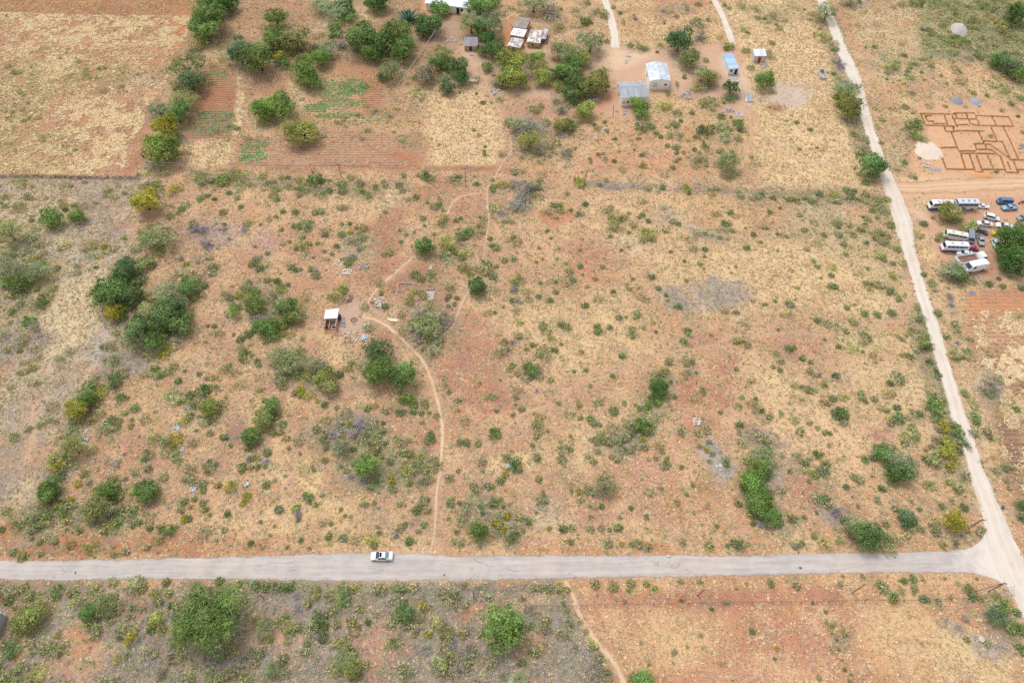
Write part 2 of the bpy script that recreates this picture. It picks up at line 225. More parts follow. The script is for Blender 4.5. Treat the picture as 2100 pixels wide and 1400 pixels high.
1810 487 30 28T;1803 478 16S;1827 460 18 20G;1812 422 28 38S;1820 408 16S;1745 400 20D;1735 388 14G;1752 390 12G;1720 412 14S;1760 408 12Y;1738 405 12S;1841 510 16 15S;1805 523 20Y;1814 532 12Y;1852 537 16 22S;1832 565 15 22Y;1827 596 20D;1844 612 14G;1780 580 16O;1782 592 10Y;1779 550 7 11D;1710 586 14D;1737 630 12 14G;1774 642 16G;1799 644 17 18G;1829 640 18 16G;1881 630 13 24G;1886 655 13G;1750 658 20O;1780 448 16S;1790 430 14G;1800 445 10S;1765 470 14S;1720 480 16S;1730 500 14S;1778 500 9T;1832 540 12T;1690 480 12S;1735 520 12S;1720 465 10B;1771 445 8D;1775 610 6S;1750 480 16O
1034 700 14 16N;1041 715 10D;1050 702 16P;1049 700 7G;1064 688 16S;1089 756 27 25G;1088 772 14T;1113 668 18 24G;1130 690 20 22O;1125 678 14S;1162 668 20G;1150 664 16S;1092 707 11D;1100 707 6Y;1137 717 15 12G;1115 718 22S;1105 725 16S;1151 705 8D;1225 679 15G;1276 728 13G;1177 760 9B;1202 758 11G;1257 771 11G;1211 791 9 12B;1130 778 12Y;984 784 8B;1051 748 14Y;1043 757 12S;1069 837 14S;1052 850 10T;1058 829 6T;1018 842 9G;1096 847 7B;1146 826 10B;1187 829 12S;1259 841 19 22G;1280 826 10 14G;1016 887 22G;1008 882 12S;957 906 15 17B;980 907 16S;944 905 16S;941 820 14S;910 775 12 20S;912 790 12S;921 802 10 14G;1100 892 14 18S;1096 870 12S;1092 912 10G;1101 937 16 20G;1152 918 22S;1152 940 17 24T;1170 920 12G;1170 893 8F;1172 900 10S;989 945 18 22S;991 965 8T;1039 938 20T;1056 954 28 24D;1036 971 14 22F;1044 960 8T;1026 985 16G;1010 997 12Y;1000 995 16T;971 996 16S;1105 981 14 18S;1240 993 44 40S;1210 858 16Y;1217 867 16S;1190 855 12S;1230 900 22S;1205 935 12S;1315 868 30G;1312 836 13B;1303 830 7F;1279 860 8 10F;1297 882 22D;1290 870 16S;1265 942 14S;1215 945 14S;940 965 8 12D;1150 905 10S;1280 920 12S;1230 870 10T;1124 883 8O;1113 1008 10O;1100 800 12P
1350 795 36 34D;1355 785 22G;1341 820 26 24B;1365 812 20S;1384 813 10D;1330 840 14B;1340 855 24S;1315 872 32G;1325 880 24G;1337 870 16S;1347 780 18S;1376 782 9D;1320 902 12F;1272 905 18G;1285 895 20S;1250 905 20S;1235 897 22S;1322 915 18S;1225 925 14S;1275 925 12S;1255 935 12S;1402 699 18 20G;1409 678 13 14T;1412 686 9Y;1295 680 10 16T;1297 690 10S;1275 729 12 14G;1421 742 11 16G;1408 740 20O;1372 740 18S;1428 764 7D;1442 803 11 20G;1440 795 8T;1388 782 6G;1407 775 8S;1515 697 24 14Y;1534 706 13 18S;1496 730 12X;1510 755 10O;1525 745 10P;1619 714 20D;1630 711 9 14B;1593 724 13 16T;1603 740 13S;1645 734 14 10G;1585 752 9 11Y;1600 756 10T;1662 742 10G;1661 760 16S;1670 768 12S;1681 768 14P;1650 795 22S;1660 800 14G;1691 788 14 16Y;1673 800 10S;1715 769 18 10D;1708 816 15T;1522 814 10G;1550 817 10D;1562 840 13 15D;1578 854 14S;1602 848 10 16G;1517 870 18 13G;1515 885 10 16S;1519 905 12S;1550 888 26S;1563 890 18P;1570 900 20S;1532 885 10X;1477 845 10G;1397 885 15 18T;1399 872 8P;1432 887 16S;1449 880 17 24S;1435 914 12S;1461 930 12 11T;1449 922 12F;1455 945 10S;1367 950 14 24G;1368 938 9T;1397 957 11G;1421 994 9G;1565 938 40 44S;1575 925 24G;1555 955 26 24G;1580 950 20S;1545 925 12P;1540 985 44 40B;1552 1006 42B;1566 1034 38B;1560 958 36G;1560 975 30G;1530 1000 26D;1687 965 28T;1670 972 18T;1676 930 20 22G;1660 940 10S;1652 948 15G;1637 935 22S;1700 912 10O;1702 888 10G;1692 886 12Y;1642 883 18S;1677 877 10 12S;1717 850 20D;1659 986 10T;1350 1000 8X;1440 1075 6S;1330 940 10S;1345 940 10S;1490 950 14G;1695 950 16O;1620 965 12O;1455 905 12S;1600 760 8D;1357 1000 8O
1724 844 22 24D;1733 850 16G;1730 865 16S;1712 855 10T;1709 816 14 13T;1767 805 15S;1775 815 10X;1794 817 15S;1777 824 9G;1826 785 15D;1840 768 22T;1848 780 16S;1840 835 15D;1845 855 22G;1830 857 24S;1828 868 14S;1820 840 12S;1887 848 14 16D;1870 843 12S;1865 888 32S;1875 897 12G;1855 905 18S;1870 875 14G;1897 708 27 20B;1906 740 18 20D;1922 766 13 26D;1919 755 10P;1735 678 13T;1774 685 22 18O;1784 696 12S;1720 710 12 10D;1692 696 7 9D;1916 832 28 28B;1920 850 22G;1935 820 14S;1930 850 12O;1935 868 20F;1938 880 18F;1943 905 26F;1950 918 24F;1940 925 24F;1955 942 30F;1948 958 18F;1960 880 26G;1968 895 26 34G;1955 870 18T;1966 922 20 18D;1927 880 14S;1922 900 18S;1910 915 12T;1915 942 30S;1900 940 16G;1898 920 10S;1925 955 12S;1985 913 20X;1810 928 34 38G;1822 932 30B;1850 945 44 44S;1840 965 44 40G;1862 955 34S;1830 980 26G;1775 942 15 18G;1772 935 10O;1790 938 14D;1735 997 13 11D;1807 1000 14D;1762 982 20S;1750 975 14S;1982 972 20S;1947 988 13Y;1790 975 10O;1870 945 14P;1930 770 10P;1870 730 14S;1850 695 12S;1870 675 12S;1858 688 8B;1880 720 10S;1860 725 10B;1930 768 6T;1770 720 8O;1942 688 16S;1955 722 24 28S;1962 733 16S;1976 733 10T;1964 702 12 18P;1958 662 12O;1980 806 14 22G;1997 828 18 26S;2002 855 18 24G;2003 866 14D;2025 885 20S;2030 895 14O;2062 960 14 15G;2032 785 22X;2022 798 24X;2040 800 26X;2071 774 7G;2085 838 14B;2065 985 12O;2070 1000 10S
28 1076 26 18T;2 1085 14D;92 1046 26 30T;95 1060 20G;65 1086 20T;80 1080 16B;72 1078 14D;117 1037 17F;130 1048 22B;128 1058 12B;143 1026 15F;100 1010 34G;112 1015 20T;60 1070 16S;75 1060 14S;20 1054 10Y;200 1042 44O;185 1050 34S;215 1050 34S;225 1030 28S;220 1003 38 32B;205 1005 24G;235 1012 20T;250 1055 32S;245 1045 20S;218 1075 32 28O;226 1085 22O;240 1072 20B;300 1015 34G;272 1077 11 14D;284 1070 15B;307 1083 13 12D;345 1086 28 22D;330 1083 12T;378 1063 16 18F;387 1062 14D;374 1050 8D;325 1078 10S;375 1027 20S;398 1022 12T;415 1030 14S;161 1086 16S;136 1085 10S;143 1117 24 20O;183 1122 28 24O;110 1108 18 14S;80 1110 15Y;80 1133 18 12S;256 1130 16S;64 1103 10T;25 1132 16O;45 1140 20O;505 1020 20 28F;466 1053 14D;571 1044 18T;534 1069 9D;514 1113 12D;444 1108 7T;554 1096 8T;537 1120 11S;430 1055 10S;426 1043 8T;587 1122 8T;563 1078 8S;459 1085 14S
278 1195 26 30S;285 1210 22S;116 1211 24G;46 1203 20S;17 1231 20G;178 1256 34 30B;52 1270 50O;78 1250 40O;30 1300 30O;70 1220 24S;145 1215 18O;195 1215 24S;215 1240 40S;230 1260 30S;200 1290 20T;315 1217 22Y;340 1193 16G;345 1215 16Y;349 1240 14D;325 1232 20O;322 1266 28Y;330 1290 20O;358 1266 14D;310 1290 18D;268 1303 26F;245 1305 14G;240 1350 15 24Y;257 1350 8Y;425 1268 116 108G;450 1190 18G;483 1203 28S;460 1210 26T;508 1246 22S;523 1200 20G;545 1203 20G;20 1335 30G;60 1320 30S;120 1330 30S;75 1380 30O;40 1370 26S;270 1245 14G;285 1245 10S;300 1270 20X;390 1385 16O;470 1330 30S;350 1340 34X;420 1355 34X;300 1330 30X;330 1380 30X;480 1370 30X;245 1275 12X;250 1250 10S;280 1310 24X;355 1310 30X
594 1203 22D;576 1203 18G;583 1206 14G;562 1200 16S;646 1211 26O;675 1220 22O;703 1212 24 28G;706 1235 22 24G;726 1206 16Y;773 1208 16 22S;785 1200 10O;652 1265 28 28D;660 1282 24D;668 1262 12D;720 1275 20O;727 1290 22O;703 1317 28O;712 1325 18O;829 1258 34G;835 1272 26S;829 1236 15D;867 1242 18F;874 1240 12F;860 1271 9F;877 1300 15F;900 1280 32S;915 1300 32O;890 1275 22S;815 1317 26S;806 1316 14D;1034 1288 74 82G;662 1308 20D;676 1314 8F;630 1320 15T;543 1286 34S;535 1270 22S;551 1288 11F;554 1311 14Y;594 1285 26O;590 1305 24S;611 1289 15Y;680 1259 11F;630 1237 20O;610 1250 20P;610 1220 18P;743 1252 10F;735 1245 18S;770 1260 14S;755 1275 14D;560 1370 34S;580 1380 24S;700 1350 36S;720 1365 36O;725 1330 10O;530 1340 20S;538 1330 16S;640 1280 20S;690 1280 16S;585 1265 16G;620 1335 14S;500 1230 16T;960 1330 34X;940 1370 34X;900 1360 30S;1000 1340 26X;870 1330 24X;930 1320 20P;850 1300 14S;985 1300 14S;960 1290 22X;1090 1250 26X;1065 1392 36S;1030 1385 16X;1005 1320 12D;1027 1333 8Y;1090 1337 12 15G;1120 1270 20S;1171 1280 10 14G;1164 1251 10O;1156 1237 9 12B;1117 1321 10S;1229 1349 17 20T;1095 1207 14O;1150 1205 22O;1165 1210 12Y;1076 1250 14X;1065 1265 20X
631 1018 22 20G;647 1034 11G;606 1040 18Y;610 1055 20P;612 1065 10D;699 1044 9 11D;707 1057 8G;679 1073 10G;617 1106 11D;673 1100 16T;704 1101 17T;764 1105 24Y;767 1118 14D;839 1108 18 20D;855 1044 20D;868 1027 22S;766 1030 11Y;775 1040 14P;820 1082 18S;812 1095 18X;830 1075 12T;923 1029 18 22G;943 1031 10 12D;946 1067 26S;936 1090 12S;982 1090 36 34G;1048 1101 26 26D;1024 1076 16F;1033 1084 14F;1015 1070 15F;1039 1056 17F;1013 1030 20G;990 1051 12D;1084 1069 15B;986 1038 12T;1028 1022 9B;1032 1037 9D;1044 1034 8Y;777 1092 11D;920 1062 10S;634 1123 10S;588 1121 9T;636 1030 8S;740 1035 10S;720 1058 8S
1106 1023 14S;1117 1016 10B;1173 1007 8 12G;1203 1008 10S;1234 1037 13D;1210 1037 9Y;1294 1041 11D;1326 1060 10 14D;1388 1030 12 14S;1408 1013 9D;1423 1050 7 10G;1126 1083 11F;1155 1083 17D;1171 1081 16O;1211 1084 15S;1233 1083 14S;1250 1085 10S;1268 1080 19 15B;1518 1117 28 32D;1493 1119 11 13D;1247 1113 18S;1275 1115 12O;1514 1031 16O;1550 1028 40 36B;1562 1045 34B;1545 1045 20G;1582 1058 36 36B;1548 1020 36G;1596 1070 20B;1538 1052 12D;1561 1075 20P;1570 1070 14S;1100 1050 7D;1470 1077 10T;1545 1072 12D;1212 1060 10S;1270 1060 10S;1400 1110 14O;1455 1118 18O;1330 1120 16O;1170 1110 14O;1295 1115 10O
1626 1063 20 19T;1650 1060 9D;1670 1098 13 16B;1634 1117 20 14S;1645 1112 12G;1690 1109 9 12D;1721 1107 22S;1780 1098 52 46G;1760 1085 40 34S;1785 1120 30 20G;1734 1067 18D;1740 1075 20S;1816 1103 28 32G;1862 1062 34T;1868 1078 28S;1855 1050 14P;1917 1072 22S;1920 1088 20S;1891 1083 14S;1957 1070 40F;1978 1040 16D;1965 1048 12S;1933 1037 14G;1953 1027 10 13B;1886 1044 10G;2009 1092 14S;1960 1110 14T;1960 1118 8T;1934 1116 14O;1818 1074 14O;1694 1020 18G;1682 1025 14S;1700 1035 20S;1715 1048 24P;1675 1050 8D;2095 1037 26D;2097 1060 18D;1760 1038 8 12G;1800 1020 10S;1812 1003 12G;1835 1042 14S;1800 1028 12S;1870 1027 7T;1985 1090 10S
1805 1195 14B;1812 1206 20S;1854 1190 14G;1874 1186 14 18G;1876 1205 14S;1874 1215 8Y;1893 1186 11S;1849 1211 12 20S;1834 1222 18G;1831 1231 14F;1896 1226 20 14D;1926 1235 14 24S;1984 1206 22T;1995 1222 16D;2010 1225 14S;1581 1195 14 20G;1510 1204 9S;1723 1196 12 10S;1769 1182 10 14T;1728 1181 7D;1667 1236 7D;1694 1254 8D;1720 1289 32 30S;1716 1311 8D;1721 1332 7D;1727 1353 7G;1733 1372 9D;1747 1382 8T;1743 1397 9D;1543 1294 13D;1589 1350 8D;1594 1329 10F;1680 1389 12S;1707 1285 7D;1696 1275 9O;2063 1238 32Y;2055 1250 24G;2045 1262 38T;2040 1250 30S;2065 1275 24S;2074 1290 20B;2092 1288 22G;2085 1255 16G;2098 1335 16G;1983 1310 13T;1980 1270 18X;1968 1285 16X;1320 1392 36B;1300 1390 20B;1217 1374 36X;1230 1360 16X;1221 1197 18O;1294 1195 18O;1326 1196 14O;1343 1206 14Y;1258 1203 20S;1290 1208 12Y;1396 1191 12S;1434 1190 11S;1459 1248 9D;1489 1234 13S;1397 1230 9D;1383 1337 12O;1437 1302 10S;1409 1326 8Y;1315 1317 8S;1330 1362 7D;1280 1232 10S;1820 1180 9P;1938 1185 8T;1965 1197 10S;2003 1185 8O;1531 1196 8O;1634 1200 16O;1950 1225 8T;1988 1212 8D
412 358 20T;418 370 28S;405 365 14T;436 370 18D;455 368 24B;463 375 16B;478 362 20T;497 370 10S;490 382 22S;537 360 19 20Y;552 377 10T;590 363 11D;613 367 18Y;646 367 30G;630 372 18S;658 370 14D;675 370 10O;668 368 10P;700 375 22 20G;702 390 20 20G;720 362 20S;740 375 19 20T;742 392 11D;755 400 14 22G;770 383 12 18G;786 372 9 12G;790 380 14S;838 345 0S;568 386 18B;560 398 20S;567 407 14B;548 372 10S;604 386 9Y;616 386 14B;612 398 16S;625 390 20S;650 395 18S;662 395 10G;675 390 14G;494 423 10D;457 435 16S;455 432 8Y;580 433 11G;605 434 14G;700 424 22 14S;660 436 14P;645 435 14S;628 460 28G;615 465 12S;602 463 12T;534 460 8B;667 480 14T;690 504 12 14D;700 480 17G;700 459 10B;717 458 10G;718 476 12F;731 466 10F;745 465 20S;742 485 20S;735 478 14P;593 495 9F;620 505 26O;628 500 12G;620 486 13Y;636 502 9F;607 508 12Y;650 498 10S;735 512 14P;722 525 20P;715 540 14G;715 530 18S;548 518 11S;526 532 22T;530 550 18D;515 540 16S;440 546 16Y;435 558 18S;505 455 20S;500 470 18P;450 470 10P;595 545 18S;605 552 15G;617 552 9T;637 551 14O;643 528 7D;680 520 10T;664 515 10S;565 443 10O;578 470 9S;580 500 10S;524 505 9O;778 578 17 24S;800 516 18O;787 520 12O;820 470 9S;747 628 18 22S;782 603 9D;763 620 7T;790 627 16G;690 600 30 34Y;705 590 16B;675 608 14O;718 608 14P;755 672 20S;648 562 20S;652 570 12P;470 395 12G;410 405 16B;425 400 12G;440 408 10D;485 405 14S;340 420 10X;470 490 12P;460 470 14P;870 645 50X;875 665 52 50S;872 655 56X;885 680 44X;860 690 46X;880 690 30O;885 720 36X;900 650 44X;850 665 30S;875 630 30O;895 705 26S;905 668 30X;868 715 12S"""
PL = []
for row in PLANTS.replace('\n', ';').split(';'):
    q = row.split(); c = q[-1][-1]; q[-1] = q[-1][:-1]; q = [float(v) for v in q]
    x, y, w = q[:3]; h = q[3] if len(q) > 3 else w
    if w >= 5: PL.append((x, y, w, h, c))
# ------------------------------------------------------------------ what covers the ground, written down as places in the photo
ROAD_TOP = [(-420,1152),(-150,1150),(0,1148),(150,1147),(300,1143),(450,1140),(570,1137),(640,1133.5),(760,1131.5),(870,1132.5),(905,1137),(1100,1137.5),(1300,1137),(1400,1134.5),(1500,1138),(1650,1132.5),(1800,1131),(1950,1127.5),(1990,1121),(2012,1106),(2019,1090)]
ROAD_BOT = [(-420,1192),(-150,1191),(0,1190),(150,1191),(300,1188.5),(450,1189),(570,1190.5),(640,1192),(760,1194),(870,1191.5),(905,1191),(1100,1189),(1300,1184.5),(1400,1183.5),(1500,1182),(1650,1178),(1800,1175.5),(1950,1174.5),(2003,1178),(2042,1189),(2064,1204)]
DIRT_L = [(1655,-60),(1676,0),(1699,50),(1715,100),(1736,150),(1755,200),(1769,250),(1785,300),(1799,345),(1808,370),(1820,405),(1834,455),(1849,505),(1866,555),(1880,605),(1897,655),(1911,710),(1926,760),(1941,810),(1953,860),(1973,910),(1986,960),(2000,1010),(2010,1035),(2017,1060),(2020,1085),(2022,1100),(2040,1150),(2062,1197),(2074,1217),(2089,1243),(2130,1330),(2175,1440)]
DIRT_R = [(1668,-60),(1690,0),(1716,50),(1735,100),(1760,150),(1773,200),(1787,250),(1804,300),(1820,345),(1832,370),(1849,405),(1869,455),(1873,505),(1887,555),(1901,605),(1920,655),(1936,710),(1950,760),(1966,810),(1983,860),(1998,910),(2015,960),(2036,1010),(2047,1035),(2060,1060),(2069,1085),(2076,1100),(2096,1143),(2118,1190),(2130,1212),(2146,1243),(2190,1330),(2240,1440)]
BRANCH = [(1822,372),(1838,384),(1870,386),(1930,382),(2000,379),(2060,377),(2130,374),(2400,370)]
PATHS = [ # (width m, points)
 (1.0,[(881,1134),(889,1112),(893,1060),(895,1010),(902,970),(907,920),(907,870),(898,825),(888,790),(878,760),(865,735),(845,715),(820,690),(795,668),(770,655),(745,650)]),
 (.7,[(903,1135),(893,1112),(892,1095)]),
 (.7,[(902,978),(935,953),(975,925),(1020,895),(1045,870),(1075,845),(1120,832),(1150,824),(1165,800),(1180,785),(1240,772),(1300,755),(1360,722),(1430,715),(1470,705),(1500,688),(1560,687),(1620,680),(1690,688),(1750,672),(1810,663),(1840,655),(1858,640),(1869,608)]),
 (.8,[(850,718),(875,703),(905,690),(928,672),(940,640),(950,615),(965,590),(975,570),(990,545),(994,500),(1000,475),(1003,455),(1000,420),(998,385),(1012,370),(1022,350),(1032,330),(1050,308),(1045,280),(1030,240),(1010,200),(995,165),(985,140)]),
 (.8,[(917,440),(927,415),(945,403),(985,395)]),
 (.9,[(745,650),(757,615),(775,590),(810,560),(850,525)]),
 (.6,[(600,1030),(602,985),(607,945),(625,910),(640,880),(665,845),(690,820),(740,795)]),
 (.8,[(1157,1190),(1172,1210),(1180,1240),(1190,1265),(1210,1300),(1235,1330),(1262,1360),(1278,1395),(1290,1430)]),
 (.8,[(1532,222),(1540,250),(1537,290),(1528,330),(1520,345)]),
 (.7,[(1545,245),(1570,275),(1600,312),(1630,325),(1700,340),(1755,352)]),
 (.7,[(1627,176),(1660,180),(1681,163)]),
 (.7,[(68,830),(65,860),(68,890),(58,945)]),
 (.8,[(600,57),(640,62),(682,63)]),
 (.6,[(1869,612),(1880,640)]),
]
TRACKS = [(3.0,[(1236,-15),(1244,10),(1254,40),(1261,75),(1262,98)]),(2.6,[(1452,-20),(1470,10),(1483,35),(1494,65),(1503,92)])]
# painted cover: E ellipse, P polygon, L line;  values: soil colour, s straw, g green, w grey twigs, r crop rows, b bareness
G = []
def E(x,y,rx,ry,soil=None,k=1,soft=.6,**c): G.append(('E',x,y,rx,ry,soil,k,soft,c))
def P(pts,soil=None,k=1,soft=1.5,**c): G.append(('P',pts,0,0,0,soil,k,soft,c))
def L(pts,wd,soil=None,k=1,soft=1.0,**c): G.append(('L',pts,wd,0,0,soil,k,soft,c))
RED=(184,128,96); RED2=(176,120,90); ORA=(214,160,114); PINK=(206,170,138); STRW=(220,188,142); BRN=(168,122,90); GRY=(178,156,138)
P([(-200,360),(300,360),(265,560),(190,720),(120,900),(70,1040),(-200,1080)],(170,158,146),s=.6,w=.5,g=.2,soft=6)
E(150,640,110,90,(196,182,154),s=.85,w=.15); E(90,430,120,50,(190,170,140),s=.75); E(215,410,70,45,(176,150,130),s=.45,w=.4)
E(215,700,36,58,(196,178,162),s=.25,w=.55,b=.4); E(270,735,55,35,(160,142,130),s=.2,w=.8); E(60,700,60,30,(160,140,128),w=.6,s=.3); E(85,800,90,70,(178,156,136),s=.55,w=.35); E(40,930,70,60,(166,142,122),s=.4,w=.3,b=.3); E(110,920,50,40,(186,140,110),s=.5)
E(10,760,25,30,(180,110,66),s=.3,k=.7); E(225,470,35,12,(190,134,106),s=.1,k=.8); E(20,1115,60,22,(180,110,58),s=.2)
E(50,600,70,80,(170,150,120),g=.4,s=.45,w=.3)
# stubble field
P([(-300,-80),(405,-80),(392,60),(372,110),(345,170),(318,240),(297,300),(283,362),(-300,364)],(190,136,102),s=.3,g=.2,w=.05,soft=1)
P([(-300,-80),(405,-80),(400,30),(200,32),(-300,18)],(170,118,82),s=.22,g=.1,soft=2)
E(100,130,120,26,(178,140,88),g=.4,s=.3,k=.75); E(240,135,50,14,(182,146,90),g=.45,k=.8,s=.3); E(40,170,60,14,(168,140,92),g=.5,k=.8); E(30,250,40,24,(176,140,88),g=.4,k=.6); E(290,165,30,20,(192,164,140),w=.3,s=.3); E(80,290,60,14,(176,140,88),g=.35,k=.5); E(60,345,90,14,(188,160,104),s=.5,g=.25)
E(365,60,28,55,(196,128,88),s=.05,b=.5); E(285,330,16,30,(186,118,84),s=.03,b=.7)
# gardens between the hedge and the homesteads
P([(400,-60),(880,-60),(880,120),(690,150),(620,180),(480,200),(395,230),(395,120)],(182,134,98),s=.3,g=.12,r=.5,soft=3)
P([(420,100),(480,100),(470,280),(380,285),(390,200)],(172,118,84),s=.15,g=.12,r=.9); P([(405,178),(488,178),(484,225),(393,225)],(172,112,76),s=.03,r=.6,b=.6)
P([(395,230),(483,230),(478,285),(385,285)],(166,118,92),s=.1,g=.35,r=.9); P([(372,288),(484,284),(476,345),(362,345)],(216,180,132),s=.85,r=.2); P([(415,95),(475,95),(470,130),(412,130)],(194,160,112),s=.6,g=.2)
P([(482,90),(500,150),(500,240),(484,285),(476,260),(488,170)],(214,180,136),s=.8,soft=1); P([(500,150),(620,160),(615,215),(560,210),(500,180)],(188,136,98),s=.25,r=.3)
P([(480,280),(620,285),(875,290),(880,350),(470,350)],(184,132,98),s=.25,r=.7,g=.05,soft=2); E(610,320,40,16,(196,160,138),s=.3,w=.1); P([(590,165),(620,180),(625,215),(600,240),(590,290),(560,285),(600,220)],(212,178,134),s=.75)
P([(640,150),(760,115),(890,130),(880,270),(740,275),(600,285),(625,210)],(196,146,104),s=.4,r=.8,soft=2); P([(690,128),(790,125),(790,165),(700,160)],(190,132,92),s=.15,r=.4,b=.3); P([(740,160),(790,160),(780,235),(745,235)],(186,122,84),s=.1,r=.6)
P([(560,270),(700,265),(800,275),(870,270),(872,330),(560,330)],(188,140,106),s=.25,r=.8,soft=2); E(845,285,34,20,(176,140,100),g=.35,s=.2); E(830,320,40,14,(190,126,86),s=.1)
P([(850,195),(990,180),(1030,250),(1045,310),(1010,345),(880,345),(875,260)],(220,182,134),s=.75,r=.35,g=.05,soft=3)
P([(360,342),(1050,338),(1050,352),(360,352)],(188,132,96),s=.35,soft=1)
# homesteads
P([(890,15),(1010,100),(1190,95),(1240,85),(1330,100),(1560,85),(1600,170),(1570,245),(1480,240),(1380,190),(1330,235),(1260,250),(1190,240),(1160,215),(1010,190),(960,170),(945,110),(880,120)],(210,168,134),s=.02,g=.03,w=.06,b=.92,soft=3)
E(1240,200,40,40,(206,150,112),s=.03,b=.85); E(1285,115,60,24,(222,186,148),s=.02,b=.9); E(1400,130,45,25,(208,174,146),b=.8); E(1520,165,35,50,(216,184,154),b=.95); E(1525,128,20,16,(212,158,120),b=.9); E(1480,180,24,40,(208,160,128),b=.8)
P([(1017,45),(1056,38),(1040,100),(1010,88)],(222,140,70),s=0,b=1,soft=.8); E(985,60,50,40,(186,144,112),s=.05,b=.8); E(880,20,16,24,(218,150,98),b=.9,s=0); E(800,20,30,14,(204,156,118),s=.1); E(910,80,40,30,(186,150,126),s=.15,w=.15)
E(955,40,16,40,(204,156,118),b=.8,s=.03); E(890,100,50,22,(180,136,104),s=.15,r=.5,w=.1); E(700,30,45,40,(206,176,128),s=.6,g=.1); E(760,20,25,30,(204,168,128),s=.4)
P([(1150,-60),(1235,-60),(1250,90),(1190,95),(1060,40),(1000,-60)],(206,162,118),s=.45,g=.1,soft=4)
P([(1265,-60),(1460,-60),(1500,85),(1330,98),(1268,80)],(214,168,118),s=.55,g=.14,soft=3); E(1400,5,70,22,(204,140,104),s=.35); E(1370,20,40,14,(190,150,120),w=.2,s=.4)
P([(1475,-60),(1680,-60),(1750,190),(1770,290),(1800,385),(1560,385),(1545,200),(1510,90)],(220,184,132),s=.82,g=.05,soft=3); E(1600,30,80,30,(198,166,120),s=.55,g=.25); E(1500,30,24,12,(228,206,160),s=.9); E(1600,100,60,30,(226,190,136),s=.85)
E(1620,197,48,24,(204,184,162),s=.06,w=.25,b=.7,k=.95); E(1600,225,22,10,(176,130,94),s=.1)
P([(1300,250),(1400,190),(1480,240),(1545,250),(1530,350),(1300,340)],(212,168,116),s=.5,g=.15,soft=3); P([(1040,210),(1300,250),(1530,350),(1530,372),(1050,372)],(208,156,112),s=.45,g=.16,soft=4); E(1100,225,70,24,(196,146,114),s=.15,b=.5); E(1400,265,30,14,(206,140,98),s=.1)
E(1330,300,150,50,(212,158,112),s=.45,g=.15,k=.7); E(1320,330,160,14,(212,150,108),s=.25,k=.7); E(1390,180,30,18,(206,164,132),b=.8,s=.05); E(1350,215,26,24,(206,176,116),s=.55,g=.35)
E(1090,280,60,40,(176,148,120),w=.5,g=.25,s=.3)
# right of the dirt road, above
P([(1690,-60),(1900,-60),(1950,120),(2110,190),(2110,240),(1880,220),(1830,380),(1810,330),(1770,200)],(200,158,118),s=.5,g=.2,w=.12,soft=3)
P([(1750,20),(1870,15),(1890,100),(1800,110),(1760,80)],(198,164,126),s=.7,w=.2,soft=2); E(1725,40,16,60,(206,146,108),s=.3); E(1760,8,40,14,(170,150,140),w=.6)
P([(1790,100),(1880,110),(1920,130),(1860,190),(1800,170)],(186,166,126),s=.55,g=.35,soft=3); E(1860,50,16,12,(206,150,100),s=.2)
P([(1870,-60),(2110,-60),(2110,160),(2010,110),(1900,120),(1880,60)],(160,152,108),g=.6,s=.4,w=.15,soft=4); E(1990,10,14,60,(216,194,140),s=.7); E(2060,70,40,40,(178,164,120),s=.5,g=.3); E(1960,105,50,14,(160,146,134),w=.5); E(1930,90,40,30,(150,160,100),g=.75)
E(1985,150,90,30,(212,166,118),s=.5,g=.15); E(2060,185,50,24,(190,160,110),g=.35,s=.5); E(1860,210,40,60,(206,168,120),s=.55,g=.3); E(1840,330,20,40,(190,166,124),s=.5,w=.3); E(1850,180,60,14,(208,146,102),s=.3,k=.6)
P([(1880,212),(2110,212),(2110,370),(1860,372),(1870,300),(1890,260)],(216,166,120),s=.06,b=.7,soft=2); P([(1895,240),(1990,245),(2000,360),(1925,365)],(218,168,122),s=0,b=.9); E(2020,218,60,10,(206,160,124),s=.1,b=.5)
P([(1820,366),(2400,356),(2400,412),(1850,412)],(222,182,140),s=.1,b=.8,soft=1.5); L([(1850,393),(2110,388)],3.5,(214,154,104),s=0,b=.9); L([(1880,372),(2110,366)],1.2,(228,202,150),s=.5)
P([(1845,402),(2110,398),(2110,585),(1990,590),(1920,560),(1900,500),(1870,450)],(210,160,122),s=.08,b=.8,soft=2); E(1880,440,30,26,(222,182,146),b=.9); E(1900,415,30,14,(222,190,140),s=.5); E(1900,515,26,55,(222,186,132),s=.6,b=.1); E(2000,540,30,40,(186,136,106),b=.7); E(1975,465,40,40,(192,146,116),b=.8)
P([(1895,560),(1960,565),(1990,760),(2040,1000),(2110,1300),(2110,1340),(2060,1100),(2020,960),(1975,800),(1925,660)],(204,164,120),s=.6,g=.22,w=.15,soft=1.5); E(1975,600,60,30,(212,170,118),s=.4)
P([(1975,600),(2400,590),(2400,800),(2060,800),(2010,760),(1985,700)],(194,142,104),s=.2,r=.5,b=.2,soft=1.5); P([(1985,605),(2110,590),(2110,640),(1990,650)],(200,138,94),s=.1,r=.3,b=.4)
P([(2025,790),(2400,790),(2400,1120),(2085,1010),(2050,930)],(146,112,88),s=.25,r=.3,g=.08,soft=2); E(2000,870,24,50,(196,178,120),g=.45,s=.6); E(2035,795,40,30,(190,172,146),w=.5,s=.4); E(2080,840,40,16,(160,150,90),g=.5,k=.8); E(2045,1080,22,60,(222,186,132),s=.75)
